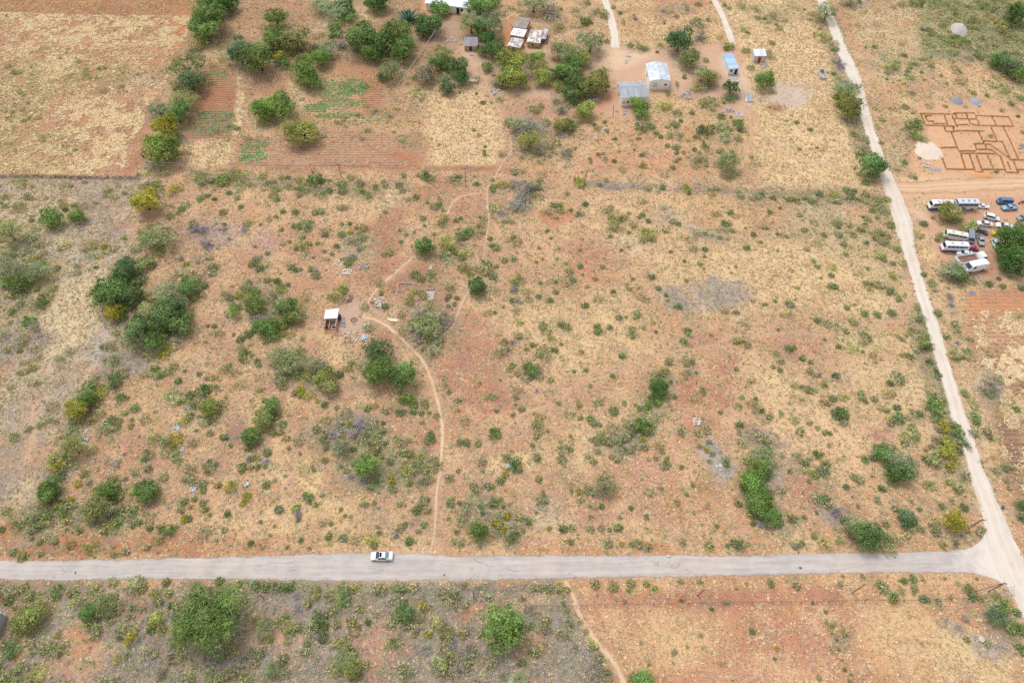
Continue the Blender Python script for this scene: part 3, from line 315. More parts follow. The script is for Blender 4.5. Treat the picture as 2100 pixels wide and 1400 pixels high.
# the plot itself
E(560,470,260,120,(192,140,108),s=.55,g=.13,w=.14); E(430,470,60,30,(180,152,146),w=.5,s=.25,k=.9); E(540,490,40,30,(196,152,150),w=.2,s=.4,k=.7); E(320,440,50,60,(196,146,114),s=.5); E(400,600,60,60,(192,140,106),s=.55); E(440,690,80,70,(194,142,108),s=.55); E(600,420,190,50,(200,152,114),s=.6,g=.15)
E(790,480,44,70,(184,128,96),s=.18); E(880,390,60,24,(188,134,100),s=.25); E(960,420,60,34,(190,136,104),s=.3); E(820,560,90,40,(186,128,94),s=.2); E(640,590,70,40,(196,140,102),s=.35); E(740,500,40,40,(176,160,124),w=.2,g=.25,s=.5); E(700,390,50,30,(206,170,130),s=.75); E(800,400,40,20,(206,176,132),w=.3,s=.6)
E(715,655,56,38,(196,164,138),s=.08,b=.75); E(700,720,30,26,(226,188,130),s=.9); E(670,690,50,20,(212,170,118),s=.5); E(600,700,40,24,(206,164,118),s=.6); E(740,740,50,60,(198,152,114),s=.4); E(870,640,60,60,(180,140,114),s=.25,w=.3); E(870,610,70,30,(184,138,112),s=.2,w=.2); E(800,690,40,20,(184,124,92),s=.15)
E(985,690,70,45,(192,132,102),s=.2); E(960,770,70,60,(190,130,100),s=.25); E(1000,800,70,30,(190,132,104),s=.2); E(930,860,40,50,(196,142,108),s=.3); E(870,890,60,40,(192,134,104),s=.3)
E(520,840,40,50,(210,170,118),s=.75); E(480,870,26,40,(164,130,108),s=.1,b=.5); E(590,930,60,60,(206,160,114),s=.6); E(640,960,26,60,(220,178,118),s=.8); E(460,950,60,60,(190,140,106),s=.4); E(330,850,60,50,(206,160,114),s=.6); E(230,920,80,60,(192,138,104),s=.35); E(300,1010,100,40,(190,140,108),s=.4,w=.15); E(410,760,50,30,(200,152,118),s=.5); E(560,790,50,24,(190,142,112),s=.35); E(610,830,40,24,(196,150,114),s=.45,w=.1); E(740,800,46,18,(196,146,112),s=.3)
E(740,885,50,34,(164,146,136),w=.75,s=.15); E(770,960,80,50,(176,152,120),w=.35,g=.25,s=.35); E(680,880,40,30,(166,144,124),w=.5,g=.15); E(820,880,40,50,(196,146,112),s=.35); E(570,1060,140,50,(208,164,118),s=.65); E(680,1060,120,50,(208,164,116),s=.65); E(800,1070,60,40,(184,150,118),w=.3,s=.5)
E(1300,470,200,110,(212,168,122),s=.65,g=.13); E(1600,560,230,90,(214,176,124),s=.75,g=.12); E(1120,480,90,70,(206,156,114),s=.55); E(1140,440,40,20,(200,136,100),s=.2); E(1220,530,60,50,(200,140,106),s=.3); E(1460,430,120,40,(212,164,112),s=.55); E(1090,640,120,60,(206,162,118),s=.6); E(1200,670,130,70,(212,172,122),s=.65,g=.15)
E(1470,600,70,26,(182,164,146),w=.6,s=.35); E(1385,605,36,18,(180,162,148),w=.6,s=.3); E(1450,480,46,26,(184,166,144),w=.5,s=.4,g=.1); E(1380,450,50,24,(196,166,134),w=.35,s=.45,g=.15); E(1700,470,90,50,(188,164,124),g=.28,s=.55,w=.2); E(1690,430,50,20,(186,164,130),w=.35,g=.25); E(1570,400,90,12,(190,160,120),w=.25,g=.25,s=.5); E(1270,380,60,9,(160,144,136),w=.8,s=.2); E(1290,500,60,30,(198,166,130),s=.55,w=.2); E(1780,600,70,60,(210,176,124),s=.75,g=.12); E(1760,690,80,30,(196,172,116),s=.7,g=.28); E(1870,500,24,60,(206,158,118),s=.45); E(1820,530,60,80,(186,160,116),g=.25,s=.6,w=.12)
E(1180,900,120,60,(208,164,120),s=.6); E(1080,870,70,40,(200,152,116),s=.5); E(1050,940,60,22,(222,186,132),s=.85); E(1290,830,90,40,(208,162,118),s=.6); E(1430,800,60,50,(188,128,96),s=.18); E(1480,760,60,40,(192,134,104),s=.3); E(1480,830,40,20,(192,134,102),s=.25); E(1440,690,60,20,(196,138,108),s=.3); E(1570,830,50,30,(190,130,102),s=.25); E(1640,700,70,20,(190,134,108),s=.3); E(1440,880,40,30,(196,136,96),s=.2); E(1340,960,110,60,(200,144,108),s=.4); E(1480,945,36,34,(184,172,160),w=.5,s=.2,b=.3); E(1320,960,60,50,(196,142,120),s=.4,k=.7); E(1270,900,80,40,(180,152,112),g=.3,w=.25,s=.35); E(1600,940,40,70,(180,148,116),w=.3,s=.4); E(1560,890,50,24,(160,142,126),w=.6,s=.3)
E(1700,900,120,70,(212,166,122),s=.65); E(1620,800,120,70,(212,170,124),s=.65); E(1820,790,110,80,(208,172,124),s=.7,g=.1); E(1800,880,40,20,(194,136,106),s=.25); E(1880,1000,100,60,(206,160,116),s=.6); E(1640,1010,60,40,(192,138,104),s=.3); E(1700,1050,40,30,(170,156,142),w=.6,s=.3); E(1580,990,30,40,(176,150,132),w=.5,s=.3)
E(1480,1050,160,40,(196,142,104),s=.45); E(1200,1050,120,40,(196,144,112),s=.4); E(1110,1040,50,40,(190,164,136),w=.35,s=.5); E(990,1060,70,50,(186,150,116),w=.3,g=.15,s=.4); E(960,1110,60,20,(192,134,104),s=.25)
P([(930,1095),(2010,1088),(2010,1128),(930,1136)],(204,154,110),s=.6,soft=2); P([(1060,1108),(1230,1105),(1240,1135),(1060,1135)],(196,138,100),s=.35); E(1350,1118,40,14,(206,138,90),s=.15)
P([(-200,1095),(300,1088),(560,1100),(640,1125),(560,1135),(300,1141),(-200,1147)],(188,128,88),s=.35,soft=2); P([(560,1105),(880,1095),(880,1128),(640,1131),(560,1135)],(204,154,110),s=.6); E(140,1120,120,18,(182,116,70),s=.2)
P([(-200,1195),(1155,1192),(1175,1240),(1270,1390),(1300,1480),(-200,1480)],(144,126,112),s=.34,w=.8,g=.34,soft=2)
E(100,1260,110,60,(166,144,114),w=.5,g=.35,s=.3); E(270,1240,36,30,(190,124,90),s=.15); E(150,1340,80,50,(192,138,108),s=.4,w=.2); E(420,1350,160,40,(150,138,132),w=.8,s=.1); E(290,1210,60,12,(212,164,116),s=.6); E(600,1270,120,60,(158,142,126),w=.7,g=.2,s=.2); E(780,1310,60,60,(188,138,120),s=.3,w=.2); E(560,1330,60,30,(196,144,112),s=.4); E(960,1260,60,26,(184,130,104),s=.2,w=.2); E(920,1340,120,50,(160,142,132),w=.7,s=.2); E(830,1385,90,14,(192,128,98),s=.15); E(1090,1230,90,30,(176,146,122),s=.4,w=.3); E(1090,1340,60,40,(182,140,118),w=.4,s=.3); E(1220,1370,30,34,(176,160,150),w=.7,s=.2); E(520,1300,30,50,(188,146,122),s=.35)
P([(1175,1192),(2060,1180),(2110,1290),(2200,1480),(1300,1480),(1270,1390),(1210,1290),(1185,1240)],(196,138,102),s=.45,g=.04,w=.04,soft=2)
P([(1160,1192),(1900,1178),(2000,1182),(2010,1195),(1900,1205),(1200,1215)],(204,152,108),s=.5,soft=1.5); P([(1220,1215),(1720,1212),(1720,1236),(1230,1240)],(188,126,96),s=.2); E(1360,1310,140,60,(206,158,108),s=.65); E(1640,1290,80,60,(196,136,104),s=.35); E(1860,1300,120,90,(206,160,110),s=.6); E(1990,1340,90,70,(204,174,124),s=.75); E(2040,1300,40,30,(176,160,146),w=.55,s=.4); E(1970,1280,40,20,(180,160,146),w=.5,s=.4); E(1560,1370,120,30,(198,140,104),s=.45); E(1300,1380,120,20,(194,130,98),s=.3)
for pts_, w_ in [([(240,770),(190,800),(160,850),(145,900),(125,950),(105,1000),(85,1050),(65,1095)],5.5),([(1885,655),(1905,730),(1925,800),(1945,880),(1955,940),(1968,985)],6),([(1358,780),(1338,835),(1312,880),(1280,908)],6.5),([(1570,930),(1548,985),(1560,1030),(1600,1072)],5),([(1705,60),(1718,110),(1735,190),(1752,250),(1775,310),(1795,350)],7),([(2040,1235),(2062,1265),(2092,1310)],6),([(400,362),(480,368),(560,378),(760,396)],4),([(1560,396),(1700,405),(1800,412)],3.5),([(1745,1080),(1800,1110)],5),([(470,1195),(620,1203),(740,1212)],3),([(520,600),(560,650),(600,640)],9),([(590,745),(660,780)],8),([(250,560),(250,640),(280,690)],9),([(345,600),(350,680)],9),([(700,890),(780,960),(850,960)],9),([(60,1060),(200,1050),(260,1060)],6),([(990,1040),(1040,1080)],7)]: L(pts_, w_, (150,136,106), k=.75, g=.72, w=.42, s=.25, soft=2.2)
L([(1200,378),(1340,386),(1450,390),(1560,396)],3,(160,140,126),k=.7,g=.3,w=.6,s=.3,soft=1.5)
L([(1215,353),(1340,370),(1500,378),(1660,383),(1790,387)],1.1,(222,190,152),k=.45,s=.35,soft=.7); L([(470,338),(700,341),(1000,345),(1050,350)],1.2,(168,114,84),k=.8,s=.1,soft=.7)
E(2050,50,90,70,(140,140,106),g=.85,w=.35,s=.2,k=.85); E(2075,140,50,40,(140,140,106),g=.8,w=.3,k=.8); E(150,160,200,30,(176,146,98),g=.5,s=.35,k=.6); E(40,210,80,40,(172,146,98),g=.5,k=.6); E(60,300,120,30,(176,150,102),g=.5,k=.6)
E(30,545,70,50,(150,146,110),g=.7,w=.3,s=.3,k=.8); E(85,600,40,40,(160,150,112),g=.6,k=.8,s=.4)
for w_, pts in PATHS: L(pts, w_*2.8, (210,166,128), k=.7, s=.1, soft=1.2)
L([((a[0]+b[0])/2,(a[1]+b[1])/2) for a, b in zip(DIRT_L, DIRT_R)], 8.5, (212,172,134), k=.5, s=.25, soft=2.5)
L(BRANCH, 7, (216,180,142), k=.8, s=.03, b=.9, soft=2)
for w_, pts in TRACKS: L(pts, w_*1.5, (214,178,138), k=.7, s=.2, b=.5)
for x_, y_, w_, h_, c_ in PL:          # darker soil, with weeds and twigs, under and round every bush
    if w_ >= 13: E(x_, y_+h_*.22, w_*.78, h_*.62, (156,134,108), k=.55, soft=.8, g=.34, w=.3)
CH = ('s','g','w','r','b')
def _seg(X, Y, a, b):
    dx, dy = b[0]-a[0], b[1]-a[1]; t = np.clip(((X-a[0])*dx+(Y-a[1])*dy)/(dx*dx+dy*dy+1e-9), 0, 1)
    return np.hypot(X-a[0]-t*dx, Y-a[1]-t*dy)
def _poly(X, Y, pts):               # signed distance, positive inside
    d = np.full(X.shape, 1e9, np.float32); ins = np.zeros(X.shape, bool); n = len(pts)
    for i in range(n):
        a, b = pts[i], pts[(i+1) % n]; d = np.minimum(d, _seg(X, Y, a, b))
        if a[1] != b[1]: ins ^= ((a[1] > Y) != (b[1] > Y)) & (X < (b[0]-a[0])*(Y-a[1])/(b[1]-a[1])+a[0])
    return np.where(ins, d, -d)
def W2(pts): return [tuple(at(*p)[:2]) for p in pts]
_ops = []
for g in G:
    kind, a, b, rx, ry, soil, k, soft, c = g
    if kind == 'E':
        o = at(a, b); _ops.append(('E', (o.x, o.y), max(.5, rx*mpp(a, b)), max(.5, ry*mpy(a, b)), soil and lin(soil), k, soft, c))
    elif kind == 'P': _ops.append(('P', W2(a), 0, 0, soil and lin(soil), k, soft, c))
    else: _ops.append(('L', W2(a), b/2, 0, soil and lin(soil), k, soft, c))
def cover(X, Y):
    X = np.asarray(X, np.float32).ravel(); Y = np.asarray(Y, np.float32).ravel()
    soil = np.tile(np.array(lin((196,148,110)), np.float32), (len(X), 1)); ch = {k: np.full(len(X), v, np.float32) for k, v in zip(CH, (.5,.2,.2,0,0))}
    wx = X+(fnoise(X,Y,.09,1)-.5)*7+(vnoise(X,Y,.5,4)-.5)*1.6; wy = Y+(fnoise(X,Y,.09,9)-.5)*9+(vnoise(X,Y,.5,14)-.5)*1.6
    for kind, a, r1, r2, so, k, soft, c in _ops:
        if kind == 'E':
            m = (np.abs(wx-a[0]) < r1*1.4) & (np.abs(wy-a[1]) < r2*1.4); i = np.nonzero(m)[0]
            if not len(i): continue
            d = np.hypot((wx[i]-a[0])/r1, (wy[i]-a[1])/r2); w = (1-sstep(1-soft, 1+soft*.55, d))*k
        else:
            xs = [p[0] for p in a]; ys = [p[1] for p in a]; e = soft*2+r1+2
            m = (X > min(xs)-e) & (X < max(xs)+e) & (Y > min(ys)-e) & (Y < max(ys)+e); i = np.nonzero(m)[0]
            if not len(i): continue
            q = .35 if soft > 2.5 else .12; x = X[i]+(wx[i]-X[i])*q; y = Y[i]+(wy[i]-Y[i])*q
            if kind == 'P': d = _poly(x, y, a)
            else:
                d = np.full(len(i), 1e9, np.float32)
                for p, q_ in zip(a, a[1:]): d = np.minimum(d, _seg(x, y, p, q_))
                d = r1-d
            w = sstep(-soft, soft, d)*k
        if so is not None: soil[i] += (np.array(so, np.float32)-soil[i])*w[:, None]
        for n_ in CH:
            v = c.get(n_, 0 if n_ in 'rb' else None)
            if v is not None: ch[n_][i] += (v-ch[n_][i])*w
    lum = (soil*np.array([.3,.6,.1], np.float32)).sum(1, keepdims=True); soil = (soil*.84+lum*.16)*np.array([1.03,1.02,1.02], np.float32)
    return soil, ch
# where nothing grows: carriageways and built places
_bl = [W2(ROAD_TOP+ROAD_BOT[::-1]), W2(DIRT_L+DIRT_R[::-1])]
_pl = [(W2(p), w/2) for w, p in PATHS]+[(W2(p), w/2) for w, p in TRACKS]+[(W2(BRANCH), 2.6)]
def built(X, Y):
    m = np.zeros(len(X), bool)
    for p in _bl: m |= _poly(X, Y, p) > -.1
    for p, w in _pl:
        for a, b in zip(p, p[1:]): m |= _seg(X, Y, a, b) < w
    return m
# ------------------------------------------------------------------ ground sheet
FX0, FX1, FY0, FY1 = [round(v/.6)*.6 for v in (at(1878,300).x, at(2130,300).x, at(2000,368).y, at(2000,226).y)]
STEP = .6
def axis_pts(lo, hi, far):
    a = np.arange(round(lo/STEP), round(hi/STEP)+1)*STEP; e = np.array([12,30,70,150,320,700,1500,3200.])
    return np.concatenate([lo-e[::-1], a, hi+e])
gx, gy = axis_pts(-219, 219, 0), axis_pts(9, 285, 0)
GX, GY = np.meshgrid(gx, gy); nx, ny = len(gx), len(gy)
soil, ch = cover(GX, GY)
V = np.stack([GX.ravel(), GY.ravel(), np.zeros(nx*ny)], 1)
ii = np.arange(nx*ny).reshape(ny, nx); F = np.stack([ii[:-1,:-1], ii[:-1,1:], ii[1:,1:], ii[1:,:-1]], -1).reshape(-1, 4)
cx = (GX[:-1,:-1]+GX[1:,1:])/2; cy = (GY[:-1,:-1]+GY[1:,1:])/2
F = F[~((cx > FX0) & (cx < FX1) & (cy > FY0) & (cy < FY1)).ravel()]
def gattrs(soil, ch):
    one = np.ones((len(soil), 1), np.float32)
    return {'soil': ('POINT','FLOAT_COLOR', np.hstack([soil, one])), 'cover': ('POINT','FLOAT_COLOR', np.stack([ch['s'],ch['g'],ch['w'],ch['r']], 1)), 'bare': ('POINT','FLOAT', ch['b'])}
def ground_mat():
    t = NT('earth'); p = t.pos(); so = t.n('ShaderNodeAttribute', attribute_name='soil').outputs['Color']
    cv = t.n('ShaderNodeAttribute', attribute_name='cover'); sp = t.n('ShaderNodeSeparateColor', i_0=cv.outputs['Color'])
    S, Gn, Wd, R = sp.outputs[0], sp.outputs[1], sp.outputs[2], cv.outputs['Alpha']; B = t.n('ShaderNodeAttribute', attribute_name='bare').outputs['Fac']
    live = t.math('SUBTRACT', 1, B)
    def var(amount, off, k, sc_=.1):               # cover is never even: it comes and goes over a few metres
        q = t.n('ShaderNodeVectorMath', operation='ADD', i_0=p, i_1=off).outputs[0]
        n_ = t.noise(sc_, 4, q, .6); return t.math('ADD', amount, t.math('MULTIPLY', t.math('MULTIPLY', t.math('SUBTRACT', n_, .5), k), t.ramp(amount, 0, .25))), q
    S, _q = var(S, (13,7,3), 1.9, .13); Gn, _q = var(Gn, (91,40,8), 1.9, .16); Wd, _q = var(Wd, (-60,33,5), 2.0, .12)
    big = t.noise(.06, 5, p, .6); mid = t.noise(.5, 4, p, .6); fine = t.noise(4.2, 3, p, .7); grain = t.noise(9, 2, p, .6)
    tuft = t.math('ADD', t.math('MULTIPLY', t.noise(1.5, 4, p, .62, .5), .62), t.math('MULTIPLY', fine, .38))
    br = t.math('ADD', t.math('MULTIPLY', big, .5), t.math('ADD', t.math('MULTIPLY', mid, .4), t.math('ADD', t.math('MULTIPLY', fine, .55), t.math('MULTIPLY', grain, .25))))
    amp = t.math('ADD', t.math('MULTIPLY', t.math('SUBTRACT', br, .85), t.math('ADD', .45, t.math('MULTIPLY', live, .75))), 1.0)
    g = t.n('ShaderNodeCombineColor', i_0=amp, i_1=amp, i_2=amp)
    # patches of other earth: pinkish, ash brown, ochre
    h1 = t.ramp(t.noise(.17, 4, t.n('ShaderNodeVectorMath', operation='ADD', i_0=p, i_1=(200,0,0)).outputs[0], .6), .5, .66); h2 = t.ramp(t.noise(.21, 4, t.n('ShaderNodeVectorMath', operation='ADD', i_0=p, i_1=(0,300,0)).outputs[0], .6), .5, .66)
    c = t.mix(t.math('MULTIPLY', t.math('MULTIPLY', h1, live), .5), so, lin((172, 142, 122))); c = t.mix(t.math('MULTIPLY', t.math('MULTIPLY', h2, live), .42), c, lin((204, 150, 98)))
    c = t.mix(1.0, c, g.outputs[0], 'MULTIPLY')
    # dark litter and shade between the tufts
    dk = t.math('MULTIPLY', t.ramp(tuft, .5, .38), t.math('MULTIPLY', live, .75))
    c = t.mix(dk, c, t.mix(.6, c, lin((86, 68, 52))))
    y = t.n('ShaderNodeSeparateXYZ', i_0=p); wv = t.math('SINE', t.math('ADD', t.math('MULTIPLY', y.outputs[1], 5.2), t.math('MULTIPLY', t.noise(.25, 2, p), 5.0)))
    rows = t.math('MULTIPLY', t.math('MULTIPLY', t.ramp(wv, -.2, .9), R), .6)
    c = t.mix(rows, c, t.mix(.55, c, lin((112, 78, 56))))
    c = t.mix(t.math('MULTIPLY', t.math('MULTIPLY', t.ramp(wv, -.3, -.95), R), .4), c, lin((226, 188, 146)))
    def spread(fac, amount, lo, wid, strength, soft=.08):     # cover shows where the noise tops a threshold that falls with its amount
        th = t.math('SUBTRACT', lo, t.math('MULTIPLY', amount, wid))
        return t.math('MULTIPLY', t.ramp(fac, th, t.math('ADD', th, soft)), strength)
    straw = t.mix(t.ramp(fine, .3, .7), lin((184, 148, 100)), lin((238, 216, 174)))
    straw = t.mix(t.ramp(mid, .4, .65), straw, t.mix(.6, straw, lin((204, 184, 136))))
    straw = t.mix(.45, straw, t.mix(1.0, so, (1.32,1.34,1.36), 'MULTIPLY'))
    t2 = t.math('ADD', t.math('MULTIPLY', t.noise(1.9, 4, t.n('ShaderNodeVectorMath', operation='ADD', i_0=p, i_1=(31,17,2)).outputs[0], .62, .6), .6), t.math('MULTIPLY', grain, .4))
    c = t.mix(t.math('MULTIPLY', spread(t2, S, .64, .28, .92, .06), live), c, straw)
    grey = t.mix(t.ramp(fine, .3, .7), lin((124, 116, 104)), lin((190, 182, 166)))
    c = t.mix(spread(t.math('ADD', t.math('MULTIPLY', t.noise(.9, 4, p, .65), .6), t.math('MULTIPLY', grain, .4)), Wd, .68, .3, .7), c, grey)
    gr = t.mix(t.noise(.4, 2, p), lin((112, 120, 84)), lin((150, 154, 102)))
    c = t.mix(spread(t.math('ADD', t.math('MULTIPLY', t.noise(.75, 4, p, .65), .6), t.math('MULTIPLY', fine, .4)), Gn, .7, .33, .65), c, gr)
    h = t.math('ADD', t.math('ADD', t.math('MULTIPLY', tuft, 1.0), t.math('MULTIPLY', fine, .4)), t.math('MULTIPLY', t.math('MULTIPLY', wv, R), -.25))
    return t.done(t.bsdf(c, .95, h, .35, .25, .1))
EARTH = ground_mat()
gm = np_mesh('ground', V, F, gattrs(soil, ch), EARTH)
tag(link(bpy.data.objects.new('ground', gm)), kind='structure')
# ------------------------------------------------------------------ foundation trenches: a real dug patch let into the ground sheet
TR_Z = [ # polylines read off the photo (zoom frame of that corner)
 [(100,262),(640,268),(660,252),(955,250),(985,290),(1510,312),(1598,470)],[(118,285),(182,443),(540,460),(640,465)],[(690,440),(850,437),(875,452)],[(940,432),(960,445),(1325,458),(1560,462)],
 [(268,290),(180,300),(218,383),(300,380),(318,418),(505,425)],[(487,295),(548,455)],[(615,310),(635,345),(690,470)],[(670,285),(695,340)],[(840,280),(862,340)],[(620,340),(975,348)],[(870,350),(905,418),(960,445)],[(990,318),(1050,445)],[(1250,322),(1325,455)],
 [(490,485),(510,545),(610,550),(640,548),(630,480)],[(645,535),(1120,540)],[(600,570),(715,855)],[(1035,560),(1105,700)],[(1235,485),(1330,700)],[(1430,485),(1540,700),(1668,990)],
 [(1100,695),(1410,708),(1540,995)],[(1540,998),(1750,1000)],[(955,745),(1115,742),(1215,755),(1495,955)],[(1105,700),(1118,742)],[(980,765),(1003,830),(1160,832)],[(1140,765),(1165,832)],[(1160,832),(1240,840),(1385,950),(1455,1150)],
 [(715,857),(980,858)],[(735,880),(760,895),(985,893),(1280,905)],[(400,808),(660,800)],[(402,825),(518,1145),(820,1150)],[(755,915),(825,1145)],[(890,915),(968,1140)],[(1000,930),(1080,1145)],[(1175,935),(1275,1145)],
 [(820,1150),(960,1148),(990,1192),(1105,1195),(1080,1150),(1270,1150),(1455,1155)],[(1495,1035),(1540,1145)],[(1595,1035),(1645,1145)],[(1455,1155),(1470,1195),(1560,1200)],[(1560,1195),(1665,1210),(1640,1150),(1800,1155)]]
def tz(p): return tuple(at(1875+p[0]*225/1750, 200+p[1]*225/1750)[:2])
TRN = [[tz(p) for p in l] for l in TR_Z]
fx = np.linspace(FX0, FX1, int((FX1-FX0)/.13)); fy = np.linspace(FY0, FY1, int((FY1-FY0)/.13)); PX, PY = np.meshgrid(fx, fy)
X1, Y1 = PX.ravel().astype(np.float32), PY.ravel().astype(np.float32); dt = np.full(len(X1), 9.0, np.float32)
for l in TRN:
    for a, b in zip(l, l[1:]):
        m = np.nonzero((X1 > min(a[0],b[0])-3) & (X1 < max(a[0],b[0])+3) & (Y1 > min(a[1],b[1])-3) & (Y1 < max(a[1],b[1])+3))[0]
        dt[m] = np.minimum(dt[m], _seg(X1[m], Y1[m], a, b))
wob = (vnoise(X1,Y1,1.3,3)-.5)*.12; dep = 1-sstep(.22, .34, dt+wob)
bank = np.exp(-((dt-.75)/.35)**2)*(.05+.16*vnoise(X1,Y1,.9,5))
edge = np.minimum(np.minimum(X1-X1.min(), X1.max()-X1), np.minimum(Y1-Y1.min(), Y1.max()-Y1))
Zf = (-.75*dep+bank)*sstep(0, .6, edge)
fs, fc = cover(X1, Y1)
deep = np.array(lin((142, 98, 68)), np.float32); fs = fs*(1-dep[:,None])+deep*dep[:,None]; fs = fs*(1-.5*(bank*5).clip(0,1)[:,None])+np.array(lin((222,168,118)),np.float32)*(.5*(bank*5).clip(0,1))[:,None]
for k in 'sgw': fc[k] *= sstep(1.2, 3.0, dt)
n1, n2 = len(fy), len(fx); ii = np.arange(n1*n2).reshape(n1, n2)
fm = np_mesh('foundation_trench', np.stack([X1,Y1,Zf],1), np.stack([ii[:-1,:-1],ii[:-1,1:],ii[1:,1:],ii[1:,:-1]],-1).reshape(-1,4), gattrs(fs, fc), EARTH)
tag(link(bpy.data.objects.new('foundation_trench', fm)), kind='structure')
# ------------------------------------------------------------------ roads and paths as ribbons with ragged edges
def resample(pts, step):
    out = []
    for a, b in zip(pts, pts[1:]):
        n = max(1, int(math.dist(a, b)/step)); out += [(a[0]+(b[0]-a[0])*i/n, a[1]+(b[1]-a[1])*i/n) for i in range(n)]
    return np.array(out+[pts[-1]])
def smooth(p, n=3):
    for _ in range(n): p[1:-1] = (p[:-2]+2*p[1:-1]+p[2:])/4
    return p
def ribbon(name, Lf, Rt, z, mat, across=8, jit=.25, hump=.03, kind='structure'):
    n = len(Lf); s = np.concatenate([[0], np.cumsum(np.hypot(*np.diff((Lf+Rt)/2, axis=0).T))])
    lj = (fnoise(Lf[:,0],Lf[:,1],.6,2)-.5)*2*jit; rj = (fnoise(Rt[:,0],Rt[:,1],.6,7)-.5)*2*jit
    d = Rt-Lf; w = np.hypot(*d.T); d = d/w[:,None]; Lf = Lf-d*lj[:,None]; Rt = Rt+d*rj[:,None]
    tt = np.linspace(0, 1, across+1); V = []; UV = []
    for t_ in tt:
        V.append(np.column_stack([Lf+(Rt-Lf)*t_, np.full(n, z+hump*math.sin(math.pi*t_))])); UV.append(np.column_stack([s, (t_-.5)*w]))
    V = np.stack(V, 1).reshape(-1,3); UV = np.stack(UV, 1).reshape(-1,2); ed = np.tile((.5-np.abs(tt-.5)), n)*np.repeat(w, across+1)
    ii = np.arange(n*(across+1)).reshape(n, across+1)
    me = np_mesh(name, V, np.stack([ii[:-1,:-1],ii[1:,:-1],ii[1:,1:],ii[:-1,1:]],-1).reshape(-1,4)[:, ::-1], {'along': ('POINT','FLOAT2',UV), 'rim': ('POINT','FLOAT',ed)}, mat)
    o = link(bpy.data.objects.new(name, me)); tag(o, kind=kind); return o
def road_mat(name, base, base2, crack=0.0, fray=.5, tracks=0.0, sand=(206,170,138), sandy=.3):
    t = NT(name); p = t.pos(); al = t.n('ShaderNodeAttribute', attribute_name='along').outputs['Vector']; rim = t.n('ShaderNodeAttribute', attribute_name='rim').outputs['Fac']
    st = t.stretch(al, (.06, 1.3, 1)); fine = t.noise(7, 3, p, .6); mid = t.noise(.35, 5, p, .6)
    f = t.math('ADD', t.math('MULTIPLY', t.noise(1.0, 5, st, .65), .6), t.math('MULTIPLY', mid, .4))
    c = t.mix(t.ramp(f, .32, .66), lin(base2), lin(base))
    c = t.mix(t.math('MULTIPLY', t.ramp(t.noise(.13, 4, p, .6), .48, .66), sandy), c, lin(sand))
    c = t.mix(t.math('MULTIPLY', fine, .22), c, t.mix(.5, c, lin((120,108,98))))
    if tracks:
        v = t.n('ShaderNodeSeparateXYZ', i_0=al).outputs[1]
        tk = t.math('MULTIPLY', t.ramp(t.math('ABSOLUTE', t.math('SUBTRACT', t.math('ABSOLUTE', v), .85)), .55, .1), tracks)
        c = t.mix(tk, c, lin((232,220,206)))
    if crack:
        vo = t.n('ShaderNodeTexVoronoi', feature='DISTANCE_TO_EDGE', i_Scale=.55); t.l(t.stretch(t.n('ShaderNodeVectorMath', operation='ADD', i_0=al, i_1=t.n('ShaderNodeTexNoise', i_Scale=.8, i_Vector=p).outputs['Color']).outputs[0], (.16, 1.5, 1)), vo.inputs['Vector'])
        k = t.math('MULTIPLY', t.ramp(vo.outputs['Distance'], .045, .01), t.ramp(t.noise(.22, 3, p), .47, .6))
        c = t.mix(t.math('MULTIPLY', k, crack), c, lin((118,106,98)))
        sp_ = t.ramp(t.noise(.9, 4, t.stretch(al, (.5, 1.2, 1)), .7), .66, .73); c = t.mix(t.math('MULTIPLY', sp_, .4), c, lin((150,136,124)))
    if name == 'worn_tar':          # the tar gives way to dust where the dirt road joins
        xx = t.n('ShaderNodeSeparateXYZ', i_0=p).outputs[0]; c = t.mix(t.ramp(t.math('ADD', xx, t.math('MULTIPLY', mid, 14.0)), at(1940,1150).x+7, at(2040,1150).x+7), c, lin((228,216,204)))
    sh = t.bsdf(c, .92, fine, .2, .03, .2)
    a = t.ramp(t.math('ADD', rim, t.math('MULTIPLY', t.math('SUBTRACT', t.noise(1.6, 4, p, .7), .5), fray*1.6)), 0.0, fray)
    tr = t.n('ShaderNodeBsdfTransparent')
    return t.done(t.n('ShaderNodeMixShader', i_0=a, i_1=tr.outputs[0], i_2=sh).outputs[0])
TAR = road_mat('worn_tar', (210,200,193), (180,172,167), crack=.3, fray=.45, sandy=.35, sand=(216,198,182))
DIRT = road_mat('pale_dirt', (234,222,208), (216,202,186), fray=.4, tracks=.45, sandy=.2)
SANDY = road_mat('sandy_track', (224,186,146), (208,164,124), fray=1.4, tracks=.3, sandy=.4)
PATHM = road_mat('trodden_path', (232,200,164), (216,178,142), fray=.65, sandy=.2)
def two_sided(a, b, step):
    A, B = np.array(W2(a)), np.array(W2(b)); L_, R_ = [], []
    for i in range(len(A)-1):
        n = max(1, int(max(math.dist(A[i],A[i+1]), math.dist(B[i],B[i+1]))/step))
        for k in range(n): L_.append(A[i]+(A[i+1]-A[i])*k/n); R_.append(B[i]+(B[i+1]-B[i])*k/n)
    L_.append(A[-1]); R_.append(B[-1]); return smooth(np.array(L_)), smooth(np.array(R_))
ribbon('road', *two_sided(ROAD_TOP, ROAD_BOT, .5), .022, TAR, 10, .3)
ribbon('dirt_road', *two_sided([(x+4,y) for x,y in DIRT_R], [(x-3,y) for x,y in DIRT_L], .6), .012, DIRT, 8, .3)
